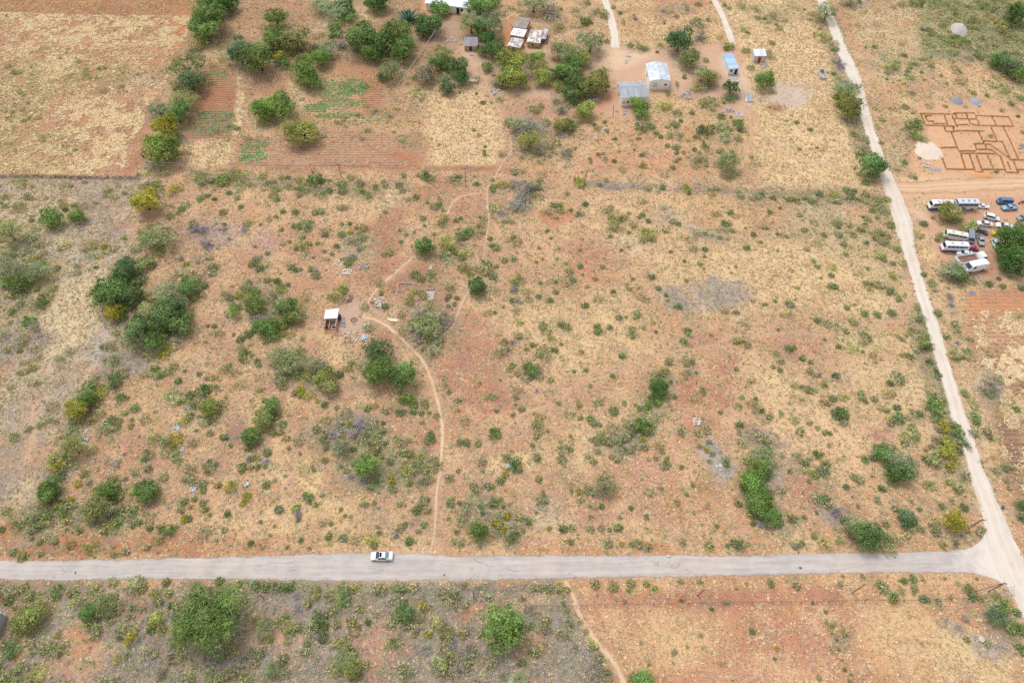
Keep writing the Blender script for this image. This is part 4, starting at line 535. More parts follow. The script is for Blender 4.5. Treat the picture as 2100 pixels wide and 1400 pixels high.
def line_ribbon(name, pts, w, z, mat, jit=.15, across=4):
    c = smooth(resample(W2(pts), .4), 12); d = np.gradient(c, axis=0); d /= np.hypot(*d.T)[:,None]; nrm = np.column_stack([-d[:,1], d[:,0]])
    ww = w/2*(.8+.5*fnoise(c[:,0],c[:,1],.15,3))[:,None]
    return ribbon(name, c+nrm*ww, c-nrm*ww, z, mat, across, jit, .0)
line_ribbon('dirt_track', BRANCH, 6.0, .006, SANDY, .5, 6)
for w_, p_ in TRACKS: line_ribbon('wheel_track', p_, w_, .006, DIRT, .3, 6)
for i, (w_, p_) in enumerate(PATHS): line_ribbon('footpath', p_, w_*(2.0 if i == 7 else 1.4 if i in (0,3,4,5,7) else 1.25), .004+.0006*i, PATHM, .12, 4)
# ------------------------------------------------------------------ plant shapes
def leaf_quads(C, Nn, size, rng, asp=1.5):
    n = len(C); a = rng.normal(size=(n,3)); a -= Nn*(a*Nn).sum(1,keepdims=True); a /= np.linalg.norm(a,axis=1,keepdims=True)+1e-9; b = np.cross(Nn, a)
    s = size[:,None]; a = a*s*asp*.5; b = b*s*.5
    return np.stack([C-a, C-b*.9, C+a, C+b*.9], 1)
def crown_mesh(name, seed, nl, n, leaf, zsq=.82, spread=.6, lobe=(.28,.5), core=.62, up=-.35, loose=.16, base=0.0, gap=.0):
    r = np.random.default_rng(seed); cs = [(0,0,0)]; rs = [core]
    for i in range(nl):
        a = 2*math.pi*(i+r.random())/nl; q = spread*(.55+.6*r.random()); cs.append((q*math.cos(a), q*math.sin(a), (r.random()-.35)*.7)); rs.append(r.uniform(*lobe))
    cs, rs = np.array(cs), np.array(rs); pr = rs**2/np.sum(rs**2); li = r.choice(len(rs), n, p=pr)
    D = r.normal(size=(n,3)); D /= np.linalg.norm(D,axis=1,keepdims=True); D[:,2] = np.where(D[:,2] < up, -D[:,2], D[:,2])
    # sprigs: leaves gather round twig ends, so the surface breaks into small tufts with gaps
    ns = max(12, n//14); sd = r.normal(size=(ns,3)); sd /= np.linalg.norm(sd,axis=1,keepdims=True); sd[:,2] = np.where(sd[:,2] < up, -sd[:,2], sd[:,2])
    k = r.integers(0, ns, n); D = sd[k]+r.normal(size=(n,3))*.22; D /= np.linalg.norm(D,axis=1,keepdims=True)
    sl = r.choice(len(rs), ns, p=pr); li = np.where(r.random(n) < .8, sl[k], li)
    sr = 1+r.normal(size=ns)*loose; rad = sr[k]*(1-.25*r.random(n)**2)
    Cn = cs[li]+D*rs[li][:,None]*rad[:,None]
    inside = np.zeros(n, bool)
    for c_, q in zip(cs, rs): inside |= np.linalg.norm(Cn-c_, axis=1) < q*.62
    Cn = Cn[~inside]; D = D[~inside]; k = k[~inside]; li = li[~inside]; m = len(Cn)
    if gap: keep = r.random(ns)[k] > gap; Cn, D, k, li = Cn[keep], D[keep], k[keep], li[keep]; m = len(Cn)
    Cn[:,2] *= zsq; rx = np.percentile(np.hypot(Cn[:,0],Cn[:,1]), 96); Cn /= rx
    Nn = D*.8+np.array([0,0,.35])+r.normal(size=(m,3))*.5; Nn /= np.linalg.norm(Nn,axis=1,keepdims=True)
    Q = leaf_quads(Cn, Nn, leaf*(.6+.8*r.random(m)), r)
    tone = (.74+.5*r.random(len(rs)))[li]*(.55+.85*r.random(ns))[k]*(.72+.5*r.random(m))
    V = Q.reshape(-1,3); V[:,2] += base
    return np_mesh(name, V, np.arange(4*m).reshape(m,4), {'tone': ('FACE','FLOAT',tone), 'pick': ('FACE','FLOAT',(.25*r.random(m)+.75*r.random(ns)[k]))}, LEAF)
def twig_mesh(name, seed, n1=16, n2=9, n3=5, w=.022, zup=.75):
    r = np.random.default_rng(seed); Q = []; T = []
    def stick(a, b, w0, w1, tn):
        d = b-a; s = np.cross(d, r.normal(size=3)); s /= np.linalg.norm(s)+1e-9
        Q.append([a-s*w0, a+s*w0, b+s*w1, b-s*w1]); T.append(tn)
    for i in range(n1):
        a = 2*math.pi*(i+r.random())/n1; e = r.uniform(.1, 1.35); d = np.array([math.cos(a)*math.cos(e), math.sin(a)*math.cos(e), math.sin(e)*zup])
        p0 = np.array([0,0,.0])+d*.05; p1 = d*r.uniform(.6,1.0); tn = .75+.5*r.random(); stick(p0, p1, w*1.3, w*.6, tn)
        for j in range(n2):
            q0 = p0+(p1-p0)*r.uniform(.25,1); q1 = q0+(d+r.normal(size=3)*.7)*r.uniform(.15,.4); q1[2] = max(q1[2], .03); stick(q0, q1, w*.75, w*.45, tn*(.8+.4*r.random()))
            for k in range(n3):
                s0 = q0+(q1-q0)*r.uniform(.2,1); s1 = s0+(d*.5+r.normal(size=3)*.8)*r.uniform(.08,.2); s1[2] = max(s1[2], .02); stick(s0, s1, w*.55, w*.35, tn*(.75+.5*r.random()))
    V = np.array(Q).reshape(-1,3); V /= np.percentile(np.hypot(V[:,0],V[:,1]), 97)
    m = len(Q); return np_mesh(name, V, np.arange(4*m).reshape(m,4), {'tone': ('FACE','FLOAT',np.array(T))}, TWIG)
def rosette_mesh(name, seed, n=46, w=.07):
    r = np.random.default_rng(seed); V = []; F = []; T = []
    for i in range(n):
        a = i*2.39996; e = .15+1.25*(1-i/n); L_ = r.uniform(.75,1.1); d = np.array([math.cos(a)*math.cos(e), math.sin(a)*math.cos(e), math.sin(e)]); s = np.array([-math.sin(a), math.cos(a), 0])*w
        b = len(V); V += [d*.05-s*.6, d*.05+s*.6, d*.55*L_+s, d*L_+np.array([0,0,-.06]), d*.55*L_-s]; F.append((b,b+1,b+2,b+3)); F.append((b,b+2+0,b+3,b+4)); T += [.7+.5*r.random()]*2
    return np_mesh(name, np.array(V), np.array(F), {'tone': ('FACE','FLOAT',np.array(T)), 'pick': ('FACE','FLOAT',np.ones(len(F)))}, LEAF)
def trunk_mesh(name, seed, hz=.95, n=5, r0=.075):
    m = MB(); r = random.Random(seed); top = Vector((r.uniform(-.06,.06), r.uniform(-.06,.06), hz*.52)); m.tube((0,0,-.02), top, r0, r0*.72, 8)
    for i in range(n):
        a = 2*math.pi*(i+r.random()*.6)/n; k = top+Vector((math.cos(a)*.3, math.sin(a)*.3, r.uniform(.22,.42))); m.tube(top-Vector((0,0,.03)), k, r0*.55, r0*.34, 6)
        for j in range(2):
            a2 = a+r.uniform(-.7,.7); m.tube(k, k+Vector((math.cos(a2)*r.uniform(.2,.4), math.sin(a2)*r.uniform(.2,.4), r.uniform(.1,.4))), r0*.32, r0*.12, 5)
    return m.mesh(name, BARK, True)
DENSE = [crown_mesh('crown', 10+i, 12, 5600, .07, .9, .66, (.2,.4), .56, -.75, .34, gap=.1) for i in range(5)]
AIRY = [crown_mesh('crown', 30+i, 14, 4800, .055, .72, .7, (.18,.36), .56, -.6, .42, gap=.1) for i in range(5)]
GAPPY = [crown_mesh('crown', 50+i, 12, 2600, .09, .95, .66, (.2,.34), .4, -.3, .28, gap=.2) for i in range(3)]
HUGE = [crown_mesh('crown', 60+i, 20, 15000, .04, .62, .74, (.14,.3), .56, -.3, .34, gap=.08) for i in range(2)]
_q = random.Random(77)
BUSH = [crown_mesh('shrub', 80+i, _q.randrange(6,11), 1500, .1, _q.uniform(.65,.9), _q.uniform(.5,.78), (.2,.44), _q.uniform(.36,.52), -.2, .4, base=.42, gap=.06) for i in range(11)]
LOOSE = [crown_mesh('shrub', 100+i, _q.randrange(7,13), 1300, .085, _q.uniform(.42,.66), _q.uniform(.66,.95), (.14,.36), _q.uniform(.22,.4), -.1, .55, base=.3, gap=.18) for i in range(13)]
TINY = [crown_mesh('shrub', 120+i, 6, 420, .16, .72, .6, (.26,.46), .5, -.1, .42, base=.4) for i in range(6)]
DEAD = [twig_mesh('dead_bush', 140+i) for i in range(6)]
SPIKY = [rosette_mesh('agave', 160+i) for i in range(2)]
TRUNK = [trunk_mesh('trunk', 170+i) for i in range(4)]
HUE = {'B':((102,134,58),'bright green'),'G':((94,124,62),'green'),'D':((72,106,54),'dark green'),'T':((88,116,80),'blue-green'),'S':((128,138,98),'grey-green'),'O':((124,130,70),'olive'),'Y':((132,144,60),'yellow-green'),
       'F':((132,134,42),'yellow-flowered'),'N':((146,136,112),'dry tan'),'X':((156,148,132),'bare grey'),'P':((150,142,146),'bare purplish'),'A':((70,104,88),'spiky blue-green')}
GAIN = 2.3
def hue(code, rr, pale=0.0):
    c = lin(HUE[code][0]); l_ = .3*c[0]+.6*c[1]+.1*c[2]; c = tuple((.86*x+.14*l_)*(1-pale)+pale*y for x, y in zip(c, lin((146,138,98)))); k = rr.uniform(.85,1.18)*(1.6 if code in 'XP' else GAIN)
    return (min(1,c[0]*k*rr.uniform(.93,1.08)), min(1,c[1]*k), min(1,c[2]*k*rr.uniform(.85,1.15)), {'F': .3, 'Y': .03}.get(code, 0.0))
# ------------------------------------------------------------------ labels that single one plant out: its look, then its place counted outward from something one can find
SPOTS = [("white sedan",783,1140),("ruined brick hut",680,652),("road junction",2050,1130),("grey-roofed house",1299,192),("white-roofed house",1349,157),("blue-roofed shed",1500,137),("red-doored shed",1555,115),("foundation trenches",1990,295),
 ("white tipper truck",1985,532),("stubble field corner",292,355),("green bean plot",690,205),("rusty shacks",1075,75),("long white house",925,14),("footpath fork",905,972),("grey concrete slabs",883,600),("grey threshing patch",1620,197),
 ("pale boulder",2011,1310),("brush fence",140,365),("corrugated shed",6,1272),("sloping path",1167,1200),("dirt road bend",1855,430),("side path end",1870,612),("gravel mound",1968,62),("ash ring",726,656),
 ("white rubble patch",1430,865),("grey twig patch",1485,942),("parked white coach",1928,418),("pale sand heap",1905,310),("garden pole",698,355),("small grey hut",965,95),("stone latrine ruin",1688,152),("ploughed field",2045,700),
 ("faint path bend",1300,755),("blue tarred pole",1405,1220),("brown verge",140,1120),("white litter heap",398,1003),("pale dust patch",215,700),("lone pole",955,363),("yellow-bush pole",1199,372),("lower grey brush",560,1330),
 ("roadside thicket",340,1240),("dry fence grass",1380,1300),("braced pole pair",2000,1077),("red bare patch",1430,800),("pink bare soil",985,740),("greenish field strip",100,130),("garden beds",435,255),("sunken sandy yard",1240,190)]
ORD = "first second third fourth fifth sixth seventh eighth ninth tenth eleventh twelfth thirteenth fourteenth fifteenth sixteenth".split()
def place_of(x, y, self_name=None):
    ds = sorted((math.hypot(s[1]-x, (s[2]-y)*1.2), i) for i, s in enumerate(SPOTS)); A = SPOTS[ds[0][1]]; best = None
    ux, uy = x-A[1], y-A[2]; un = math.hypot(ux, uy)+1e-6
    for d, i in ds[1:16]:
        s = SPOTS[i]; vx, vy = s[1]-A[1], s[2]-A[2]; vn = math.hypot(vx, vy); cosang = (ux*vx+uy*vy)/(un*vn); sc_ = cosang-vn/3000
        if best is None or sc_ > best[0]: best = (sc_, s)
    return A, best[1], un
_seen = {}; _pend = []
def plan_label(o, look, x, y):
    A, Bq, d = place_of(x, y); _seen.setdefault((look, A[0], Bq[0]), []).append((d, o, x, y))
def write_labels():
    for (look, a, b), v in _seen.items():
        v.sort(key=lambda t: t[0])
        for i, (d, o, x, y) in enumerate(v):
            o['label'] = f"{look} between the {a} and the {b}" if len(v) == 1 else f"{ORD[min(i,15)]} {look} from the {a} towards the {b}"
TREEW = 33
trees = [p for p in PL if p[2] >= TREEW and p[4] not in 'XPA']; rest = [p for p in PL if not (p[2] >= TREEW and p[4] not in 'XPA')]
rest.sort(key=lambda p: -p[2]*p[3]*(mpp(p[0],p[1])*0+1)); dead = [p for p in rest if p[4] in 'XP']; green = [p for p in rest if p[4] not in 'XP']
shrubs, small = green[:300], green[300:]
rr = random.Random(5)
def foot(px, py, rz, zc):           # ground point under a crown whose middle shows at this pixel
    p = at(px, py, zc*rz); return (p.x, p.y, 0)
_first = {}
for i, (x, y, w, h, c) in enumerate(sorted(trees, key=lambda p: -p[2]*p[3])):
    r = w*mpp(x, y)/2*((1.06 if x > 850 else 1.2) if y < 300 else 1.18); ry = r*math.sqrt(max(.5, min(1.7, h/w))); rz = r*rr.uniform(.85,1.05) if h > w*.8 else r*.72
    big = w > 75
    pool = HUGE if big else AIRY if c == 'S' or (c in 'TO' and i % 3 == 0) else DENSE
    if (x, y) in ((1393,82),(1569,162)): pool = DENSE
    if (x, y) in ((1949,430),(1499,180)): pool = GAPPY
    t = empty('tree', foot(x, y, rz, .84), 0, (r, ry, rz)); a = rr.uniform(0, 6.28)
    tag(t, None, 'tree', 'trees and tall bushes on the land')
    k = link(bpy.data.objects.new('crown', pool[rr.randrange(len(pool))]), t); k.location = (0,0,.84); k.rotation_euler = (0,0,a); k.color = tuple(v*.86 for v in hue(c, rr, .12)[:3])+({'F': .3}.get(c, 0.0),) if c != 'D' or y > 700 else tuple(v*.88 for v in hue(c, rr, .08)[:3])+(0,)
    u = link(bpy.data.objects.new('trunk', TRUNK[rr.randrange(4)]), t); u.rotation_euler = (0,0,a+1)
    sz = 'very large' if w > 75 else 'large' if w > 52 else 'medium' if w > 42 else 'small'
    plan_label(t, f"{sz} {HUE[c][1]} tree", x, y)
def lone(name, pool, p, cat, group, look, zc):
    x, y, w, h, c = p; r = w*mpp(x, y)/2*(1.3 if w > 20 else 1.15 if w > 15 else 1.0); ry = r*max(.6, min(1.6, h/w)); rz = r*rr.uniform(.75,1.0)
    o = bpy.data.objects.new(name, pool[rr.randrange(len(pool))]); link(o); o.location = foot(x, y, rz, zc); o.scale = (r*rr.uniform(.8,1.2), ry*rr.uniform(.8,1.15), rz); o.color = hue(c, rr, 0 if c in 'XPA' else .38 if c in 'SOT' else .2)
    o.rotation_euler = (0,0, rr.uniform(0,6.28) if abs(h-w) < 3 else rr.choice((0, math.pi))); tag(o, None, cat, group); plan_label(o, look, x, y); return o
def size_word(w): return 'broad' if w > 27 else 'mid-sized' if w > 20 else 'small' if w > 15 else 'tiny'
for p in shrubs:
    if p[4] == 'A': lone('agave', SPIKY, p, 'agave', 'agaves', 'spiky blue-green agave clump', .4); continue
    pool = LOOSE if rr.random() < (.85 if p[4] in 'SOT' else .4) else BUSH if p[2] > 15 else TINY
    lone('shrub', pool, p, 'shrub', 'shrubs scattered over the land', f"{size_word(p[2])} {HUE[p[4]][1]} shrub", .45)
for p in dead: lone('dead_bush', DEAD, p, 'dead bush', 'leafless bushes', f"{size_word(p[2])} {HUE[p[4]][1]} bush", .35)
write_labels()
# ------------------------------------------------------------------ what nobody could count: grass, weeds, twigs, stubble, seedlings
def stuff(name, Vs, Fs, Cs, mat=WEED):
    V = np.concatenate([v.reshape(-1,3) for v in Vs]); k = Vs[0].shape[1] if len(Vs[0].shape) == 3 else 3
    C = np.concatenate(Cs); n = len(V)//k
    me = np_mesh(name, V, np.arange(n*k).reshape(n,k), {'Col': ('FACE','FLOAT_COLOR', np.hstack([C, np.ones((len(C),1))]))}, mat)
    return tag(link(bpy.data.objects.new(name, me)), kind='stuff')
def in_view(n, seed, y0=.0, y1=1.0):
    r = np.random.default_rng(seed); u = r.uniform(-40, 2140, n); v = r.uniform(-25, 1425, n)
    dz = -SN-(v-700)/FPX*CS; t = -HC/dz; X = (u-1050)/FPX*t; Y = (CS-(v-700)/FPX*SN)*t
    # picked evenly over the ground, not over the picture
    keep = r.random(n) < (t/t.max())**3*1.0+0
    return X[keep].astype(np.float32), Y[keep].astype(np.float32), r
def blades(X, Y, r, nb, hgt, rad, wid, cols, z0=0.0):
    n = len(X); A = r.uniform(0, 6.283, (n,nb)); R_ = rad[:,None]*r.uniform(.5,1.2,(n,nb)); H_ = hgt[:,None]*r.uniform(.5,1.15,(n,nb)); O = r.normal(size=(n,nb,2))*.25*rad[:,None,None]
    b = np.stack([X[:,None]+O[...,0], Y[:,None]+O[...,1], np.full((n,nb), z0)], -1); tip = b+np.stack([np.cos(A)*R_, np.sin(A)*R_, H_], -1)
    s = np.stack([-np.sin(A), np.cos(A), np.zeros_like(A)], -1)*(wid[:,None]*r.uniform(.6,1.3,(n,nb)))[...,None]
    T = np.stack([b-s, b+s, tip], 2).reshape(-1,3,3); C = (cols[:,None,:]*r.uniform(.75,1.25,(n,nb,1))).reshape(-1,3)
    return T, np.clip(C, 0, 1)
def tint(r, n, a, b): t = r.random((n,1)); return np.array(lin(a))*(1-t)+np.array(lin(b))*t
X, Y, r = in_view(1500000, 21); so, cv = cover(X, Y); bl = built(X, Y); cl = fnoise(X, Y, .24, 40)+.5*(vnoise(X, Y, .9, 44)-.5)
pr = cv['s']*(1-cv['b'])*sstep(.2, .62, cl+cv['s']*.25)*.8
m = (r.random(len(X)) < pr) & ~bl; x_, y_ = X[m], Y[m]; n = len(x_)
T, C = blades(x_, y_, r, 4, .1+.3*r.random(n), .18+.36*r.random(n), .07+.09*r.random(n), tint(r, n, (206,176,130), (244,226,186)))
stuff('dry_grass', [T], None, [C])
pr = (cv['g']**1.3)*(1-cv['b'])*sstep(.35, .65, fnoise(X, Y, .35, 60)+cv['g']*.2)*.7
m = (r.random(len(X)) < pr) & ~bl; x_, y_ = X[m], Y[m]; n = len(x_); base = tint(r, n, (104,122,78), (162,162,116)); 
T, C = blades(x_, y_, r, 7, .1+.35*r.random(n), .2+.42*r.random(n), .05+.08*r.random(n), base*1.75)
# the smallest plants of the photo, past the three hundred that stand as shrubs of their own
Vs, Cs = [T], [C]
def grow(px, py, w, h, c, seed):
    q = np.random.default_rng(seed); R0 = w*mpp(px, py)/2*1.15; k = int(60+w*7); D = q.normal(size=(k,3)); D /= np.linalg.norm(D,axis=1,keepdims=True); D[:,2] = np.abs(D[:,2])
    p = at(px, py, .4*R0); Cn = D*(R0*q.uniform(.45,1.05,(k,1)))*np.array([1, max(.6,h/w), .85])+np.array([p.x,p.y,.05]); a = q.normal(size=(k,3)); a /= np.linalg.norm(a,axis=1,keepdims=True)
    b = np.cross(a, q.normal(size=(k,3))); b /= np.linalg.norm(b,axis=1,keepdims=True)+1e-9; s = min(R0*.2,.2)*q.uniform(.7,1.4,(k,1))
    col = np.array(hue(c, rr, .5 if c in 'SOTN' else .22)[:3])*q.uniform(.6,1.35,(k,1)); 
    gy = q.random(k) < .28; col[gy] = np.array(lin((172,162,142)))*q.uniform(.7,1.2,(gy.sum(),1))
    if c == 'F': f = q.random(k) < .4; col[f] = np.array(lin((205,182,30)))
    return np.stack([Cn-a*s*.62, Cn+a*s*.62, Cn+b*s*1.9], 1), np.clip(col, 0, 1)
for i, (x, y, w, h, c) in enumerate(small):
    a, b = grow(x, y, w, h, c, 900+i); Vs.append(a); Cs.append(b)
# still smaller specks of green between them
nsp = 1500; X2, Y2, r2 = in_view(60000, 77); s2, c2 = cover(X2, Y2); k2 = (r2.random(len(X2)) < (.06+.5*c2['g'])*(1-c2['b'])*.33) & ~built(X2, Y2)
for i in np.nonzero(k2)[0][:nsp]:
    q = proj((X2[i], Y2[i], 0)); a, b = grow(q[0], q[1], r2.uniform(.25,.75)/mpp(q[0],q[1])*2, 1e9*0+r2.uniform(3,8), 'GSDTOYGSBO'[r2.integers(10)], 5000+int(i)); Vs.append(a[:26]); Cs.append(b[:26])
# low grey-olive brush that runs together in thickets
X3, Y3, r3 = in_view(90000, 78); s3, c3_ = cover(X3, Y3); dn = np.clip(c3_['g']*.6+c3_['w']*.5-.15, 0, 1)*(1-c3_['b'])*sstep(.32, .6, fnoise(X3, Y3, .13, 120)); k3 = np.nonzero((r3.random(len(X3)) < dn*.75) & ~built(X3, Y3))[0]
for i in k3[:3600]:
    q = proj((X3[i], Y3[i], 0)); R_ = r3.uniform(.6,1.7); a, b = grow(q[0], q[1], R_/mpp(q[0],q[1])*2, R_/mpp(q[0],q[1])*r3.uniform(1.2,2), 'SOSSOGTSOY'[r3.integers(10)], 9000+int(i)); Vs.append(a[::2]); Cs.append(b[::2])
stuff('undergrowth', Vs, None, Cs)
# grey leafless brush lying and standing in patches
pr = cv['w']**1.2*(1-cv['b'])*sstep(.35, .6, fnoise(X, Y, .3, 80)+cv['w']*.25)*.85
m = (r.random(len(X)) < pr) & ~bl; x_, y_ = X[m], Y[m]; n = len(x_)
T, C = blades(x_, y_, r, 6, .15+.75*r.random(n)**1.5, .35+.6*r.random(n), .018+.02*r.random(n), tint(r, n, (150,142,134), (218,210,200)))
stuff('brushwood', [T], None, [C])
# fallen maize stalks on the two ploughed fields
def stalks(n, seed, poly, dens, cols, ln=(.5,1.3)):
    q = np.random.default_rng(seed); P2 = np.array(W2(poly)); x = q.uniform(P2[:,0].min(), P2[:,0].max(), n).astype(np.float32); y = q.uniform(P2[:,1].min(), P2[:,1].max(), n).astype(np.float32)
    k = (_poly(x, y, [tuple(p) for p in P2]) > 0) & (q.random(n) < dens*sstep(.38, .56, fnoise(x, y, .3, 90)+.03*np.sin(y*2.6)+.3*(vnoise(x,y,.7,96)-.5)+.2*(vnoise(x,y,1.7,97)-.5))*(.3+.7*sstep(.35,.6,vnoise(x,y,.06,95))))
    x, y = x[k], y[k]; n = len(x); a = q.normal(.35, .75, n); l = q.uniform(*ln, n)/2; w = q.uniform(.09,.2,n); d = np.stack([np.cos(a), np.sin(a)], 1); s = np.stack([-d[:,1], d[:,0]], 1)*w[:,None]
    c = np.stack([x,y],1); z = np.full((n,1), .03)+.1*q.random((n,1)); bend = s*q.normal(size=(n,1))*2.2
    def p(v, dz): return np.hstack([v, z+dz])
    A, Bm, E_ = c-d*l[:,None], c+bend, c+d*l[:,None]
    Q = np.concatenate([np.stack([p(A-s*.5,-.02), p(A+s*.5,-.02), p(Bm+s,.06), p(Bm-s,.06)],1), np.stack([p(Bm-s,.06), p(Bm+s,.06), p(E_+s*.5,0), p(E_-s*.5,0)],1)]); col = tint(q, n, *cols)*q.uniform(.8,1.15,(n,1))
    return Q, np.clip(np.concatenate([col, col]), 0, 1)
FIELD = [(-120,22),(200,32),(395,34),(388,62),(368,112),(340,170),(300,225),(292,262),(262,300),(252,362),(-120,364)]
Q1, K1 = stalks(150000, 31, FIELD, .62, ((232,198,146),(252,232,190))); Q0, K0 = stalks(40000, 33, [(-120,-40),(400,-40),(398,34),(-120,20)], .28, ((208,164,112),(226,190,140)))
Q2, K2 = stalks(16000, 32, [(1990,640),(2140,630),(2140,790),(2060,790),(2012,745)], .75, ((236,206,160),(250,228,188))); Q3, K3 = stalks(14000, 34, [(2050,800),(2140,790),(2140,1080),(2090,1010),(2055,930)], .4, ((214,184,140),(238,212,170)))
stuff('maize_stubble', [Q1,Q0,Q2,Q3], None, [K1,K0,K2,K3])
# bean seedlings and other low crops in rows
def crop(spots, seed, gap=.95, cols=((92,166,98),(138,196,124)), sz=(.2,.4)):
    q = np.random.default_rng(seed); TT, CC = [], []
    for x, y, rx, ry, d in spots:
        o = at(x, y); a, b = rx*mpp(x,y), ry*mpy(x,y); n = int(math.pi*a*b*9)
        X_ = o.x+q.uniform(-a,a,n); Y_ = o.y+np.round(q.uniform(-b,b,n)/gap)*gap+q.normal(size=n)*.11
        k = (((X_-o.x)/a)**2+((Y_-o.y)/b)**2 < .8+.5*vnoise(X_,Y_,.4,3)) & (q.random(n) < d*sstep(.25,.5,fnoise(X_,Y_,.5,7)+d*.25)); X_, Y_ = X_[k].astype(np.float32), Y_[k].astype(np.float32); n = len(X_)
        if n: t, c = blades(X_, Y_, q, 6, .08+.12*q.random(n), q.uniform(*sz,n), .09+.08*q.random(n), tint(q, n, *cols)); TT.append(t); CC.append(c)
    return TT, CC
t1, c1 = crop([(650,222,28,10,1),(690,237,46,6,1),(720,178,27,17,.95),(744,182,11,15,.9),(690,190,36,20,.6),(700,212,50,10,.6),(760,238,46,5,.5),(790,247,40,4,.5),(730,252,40,6,.3),(668,170,16,14,.35),(830,250,20,3,.4),(810,258,30,3,.3)], 1)
t2, c2_ = crop([(522,300,30,16,.8),(520,322,28,9,.8),(498,322,8,10,.8)], 2)
t3, c3 = crop([(440,236,42,9,.7),(438,262,42,14,.75),(435,150,30,6,.6),(440,160,32,8,.25),(566,37,22,7,.6),(440,75,40,5,.25),(450,122,26,6,.3),(885,105,24,8,.2),(500,355,20,5,.4),(622,271,28,12,.8),(575,345,22,4,.3)], 3, cols=((124,166,112),(170,196,146)))
stuff('seedling_crop', t1+t2+t3, None, c1+c2_+c3)
# ------------------------------------------------------------------ vehicles: lofted bodies, front towards -x
GLASS = glass_mat('glass'); GLASS2 = glass_mat('pale_glass', (120,150,150)); TYRE = surf('tyre', (38,36,35), .9, .2); RIM = surf('rim', (150,150,152), .4, .1, 6, .5, .6); LAMP = surf('lamp', (225,228,230), .2, .05); REDL = surf('tail_lamp', (150,24,20), .3, .05); DARK = surf('dark_trim', (34,34,38), .6, .2); CHROME = surf('plate', (200,198,180), .4, .05)
SEDAN = [(-2.25,.62,.38,.70,.55,.58,.62),(-2.12,.74,.26,.82,.62,.72,.72),(-1.95,.80,.2,.85,.66,.76,.77),(-1.2,.83,.18,.86,.82,.76,.92),(-.4,.84,.18,.87,.86,.62,1.36),(.05,.84,.18,.87,.88,.60,1.43),(.74,.84,.18,.87,.88,.6,1.38),(1.5,.83,.18,.86,.88,.72,1.04),(2.02,.80,.22,.84,.86,.74,.98),(2.2,.74,.3,.80,.74,.68,.86),(2.25,.68,.36,.74,.62,.62,.7)]
HATCH = [(-1.9,.62,.36,.70,.58,.6,.68),(-1.75,.78,.22,.82,.7,.74,.8),(-.95,.8,.18,.84,.84,.74,.98),(-.3,.82,.18,.84,.9,.62,1.42),(.3,.82,.18,.84,.92,.63,1.5),(1.2,.82,.18,.84,.92,.60,1.44),(1.72,.8,.2,.82,.95,.68,1.1),(1.85,.76,.28,.8,.8,.7,.9)]
WAGON = [(-2.25,.62,.38,.70,.6,.6,.7),(-2.05,.80,.24,.86,.72,.76,.84),(-1.2,.84,.2,.88,.9,.78,1.04),(-.6,.85,.2,.89,.95,.66,1.56),(.2,.85,.2,.89,.98,.66,1.66),(1.7,.85,.2,.89,.98,.64,1.6),(2.15,.83,.24,.87,1.0,.72,1.2),(2.25,.8,.32,.84,.8,.74,1.0)]
VAN = [(-2.3,.70,.38,.78,.7,.72,.9),(-2.15,.84,.24,.88,.95,.8,1.1),(-1.55,.85,.2,.9,1.15,.76,1.86),(-.9,.86,.2,.9,1.2,.74,1.98),(1.6,.86,.2,.9,1.2,.74,1.98),(2.2,.86,.24,.9,1.2,.74,1.92),(2.3,.82,.34,.86,1.1,.74,1.6)]
BUS = [(-3.45,.9,.45,.96,.9,.92,1.1),(-3.3,1.0,.35,1.04,1.3,.98,1.5),(-2.95,1.02,.32,1.06,1.5,.92,2.4),(-2.5,1.02,.3,1.06,1.6,.86,2.62),(3.0,1.02,.3,1.06,1.6,.86,2.62),(3.35,1.0,.34,1.06,1.5,.88,2.5),(3.45,.96,.45,1.0,1.2,.9,2.0)]
COACH = [(-3.55,1.0,.45,1.06,.9,1.0,1.2),(-3.45,1.1,.35,1.14,1.5,1.06,2.7),(-3.1,1.12,.32,1.15,1.7,1.06,3.05),(3.3,1.12,.32,1.15,1.7,1.06,3.05),(3.5,1.1,.36,1.14,1.6,1.06,2.9),(3.55,1.06,.45,1.1,1.2,1.02,2.2)]
def section(s): x,wb,zb,ww,zw,wt,zt = s; return [(x,-wb,zb),(x,-ww,(zb+zw)/2),(x,-ww,zw),(x,-wt,zt-.05*(zt-zw)),(x,-wt*.9,zt),(x,wt*.9,zt),(x,wt,zt-.05*(zt-zw)),(x,ww,zw),(x,ww,(zb+zw)/2),(x,wb,zb)]
def body_mb(st):
    m = MB(); S = [section(s) for s in st]; k = len(S[0]); v = [p for s in S for p in s]; f = []
    for i in range(len(S)-1):
        for j in range(k): f.append((i*k+j, i*k+(j+1)%k, (i+1)*k+(j+1)%k, (i+1)*k+j))
    f += [tuple(range(k-1,-1,-1))[::1], tuple((len(S)-1)*k+j for j in range(k))]; f[-2] = tuple(reversed(f[-2])); m.add(v, [tuple(reversed(q)) for q in f]); return m
def lerp(a, b, t): return tuple(x+(y-x)*t for x, y in zip(a, b))
def out(p, n, d): return Vector(p)+Vector(n)*d
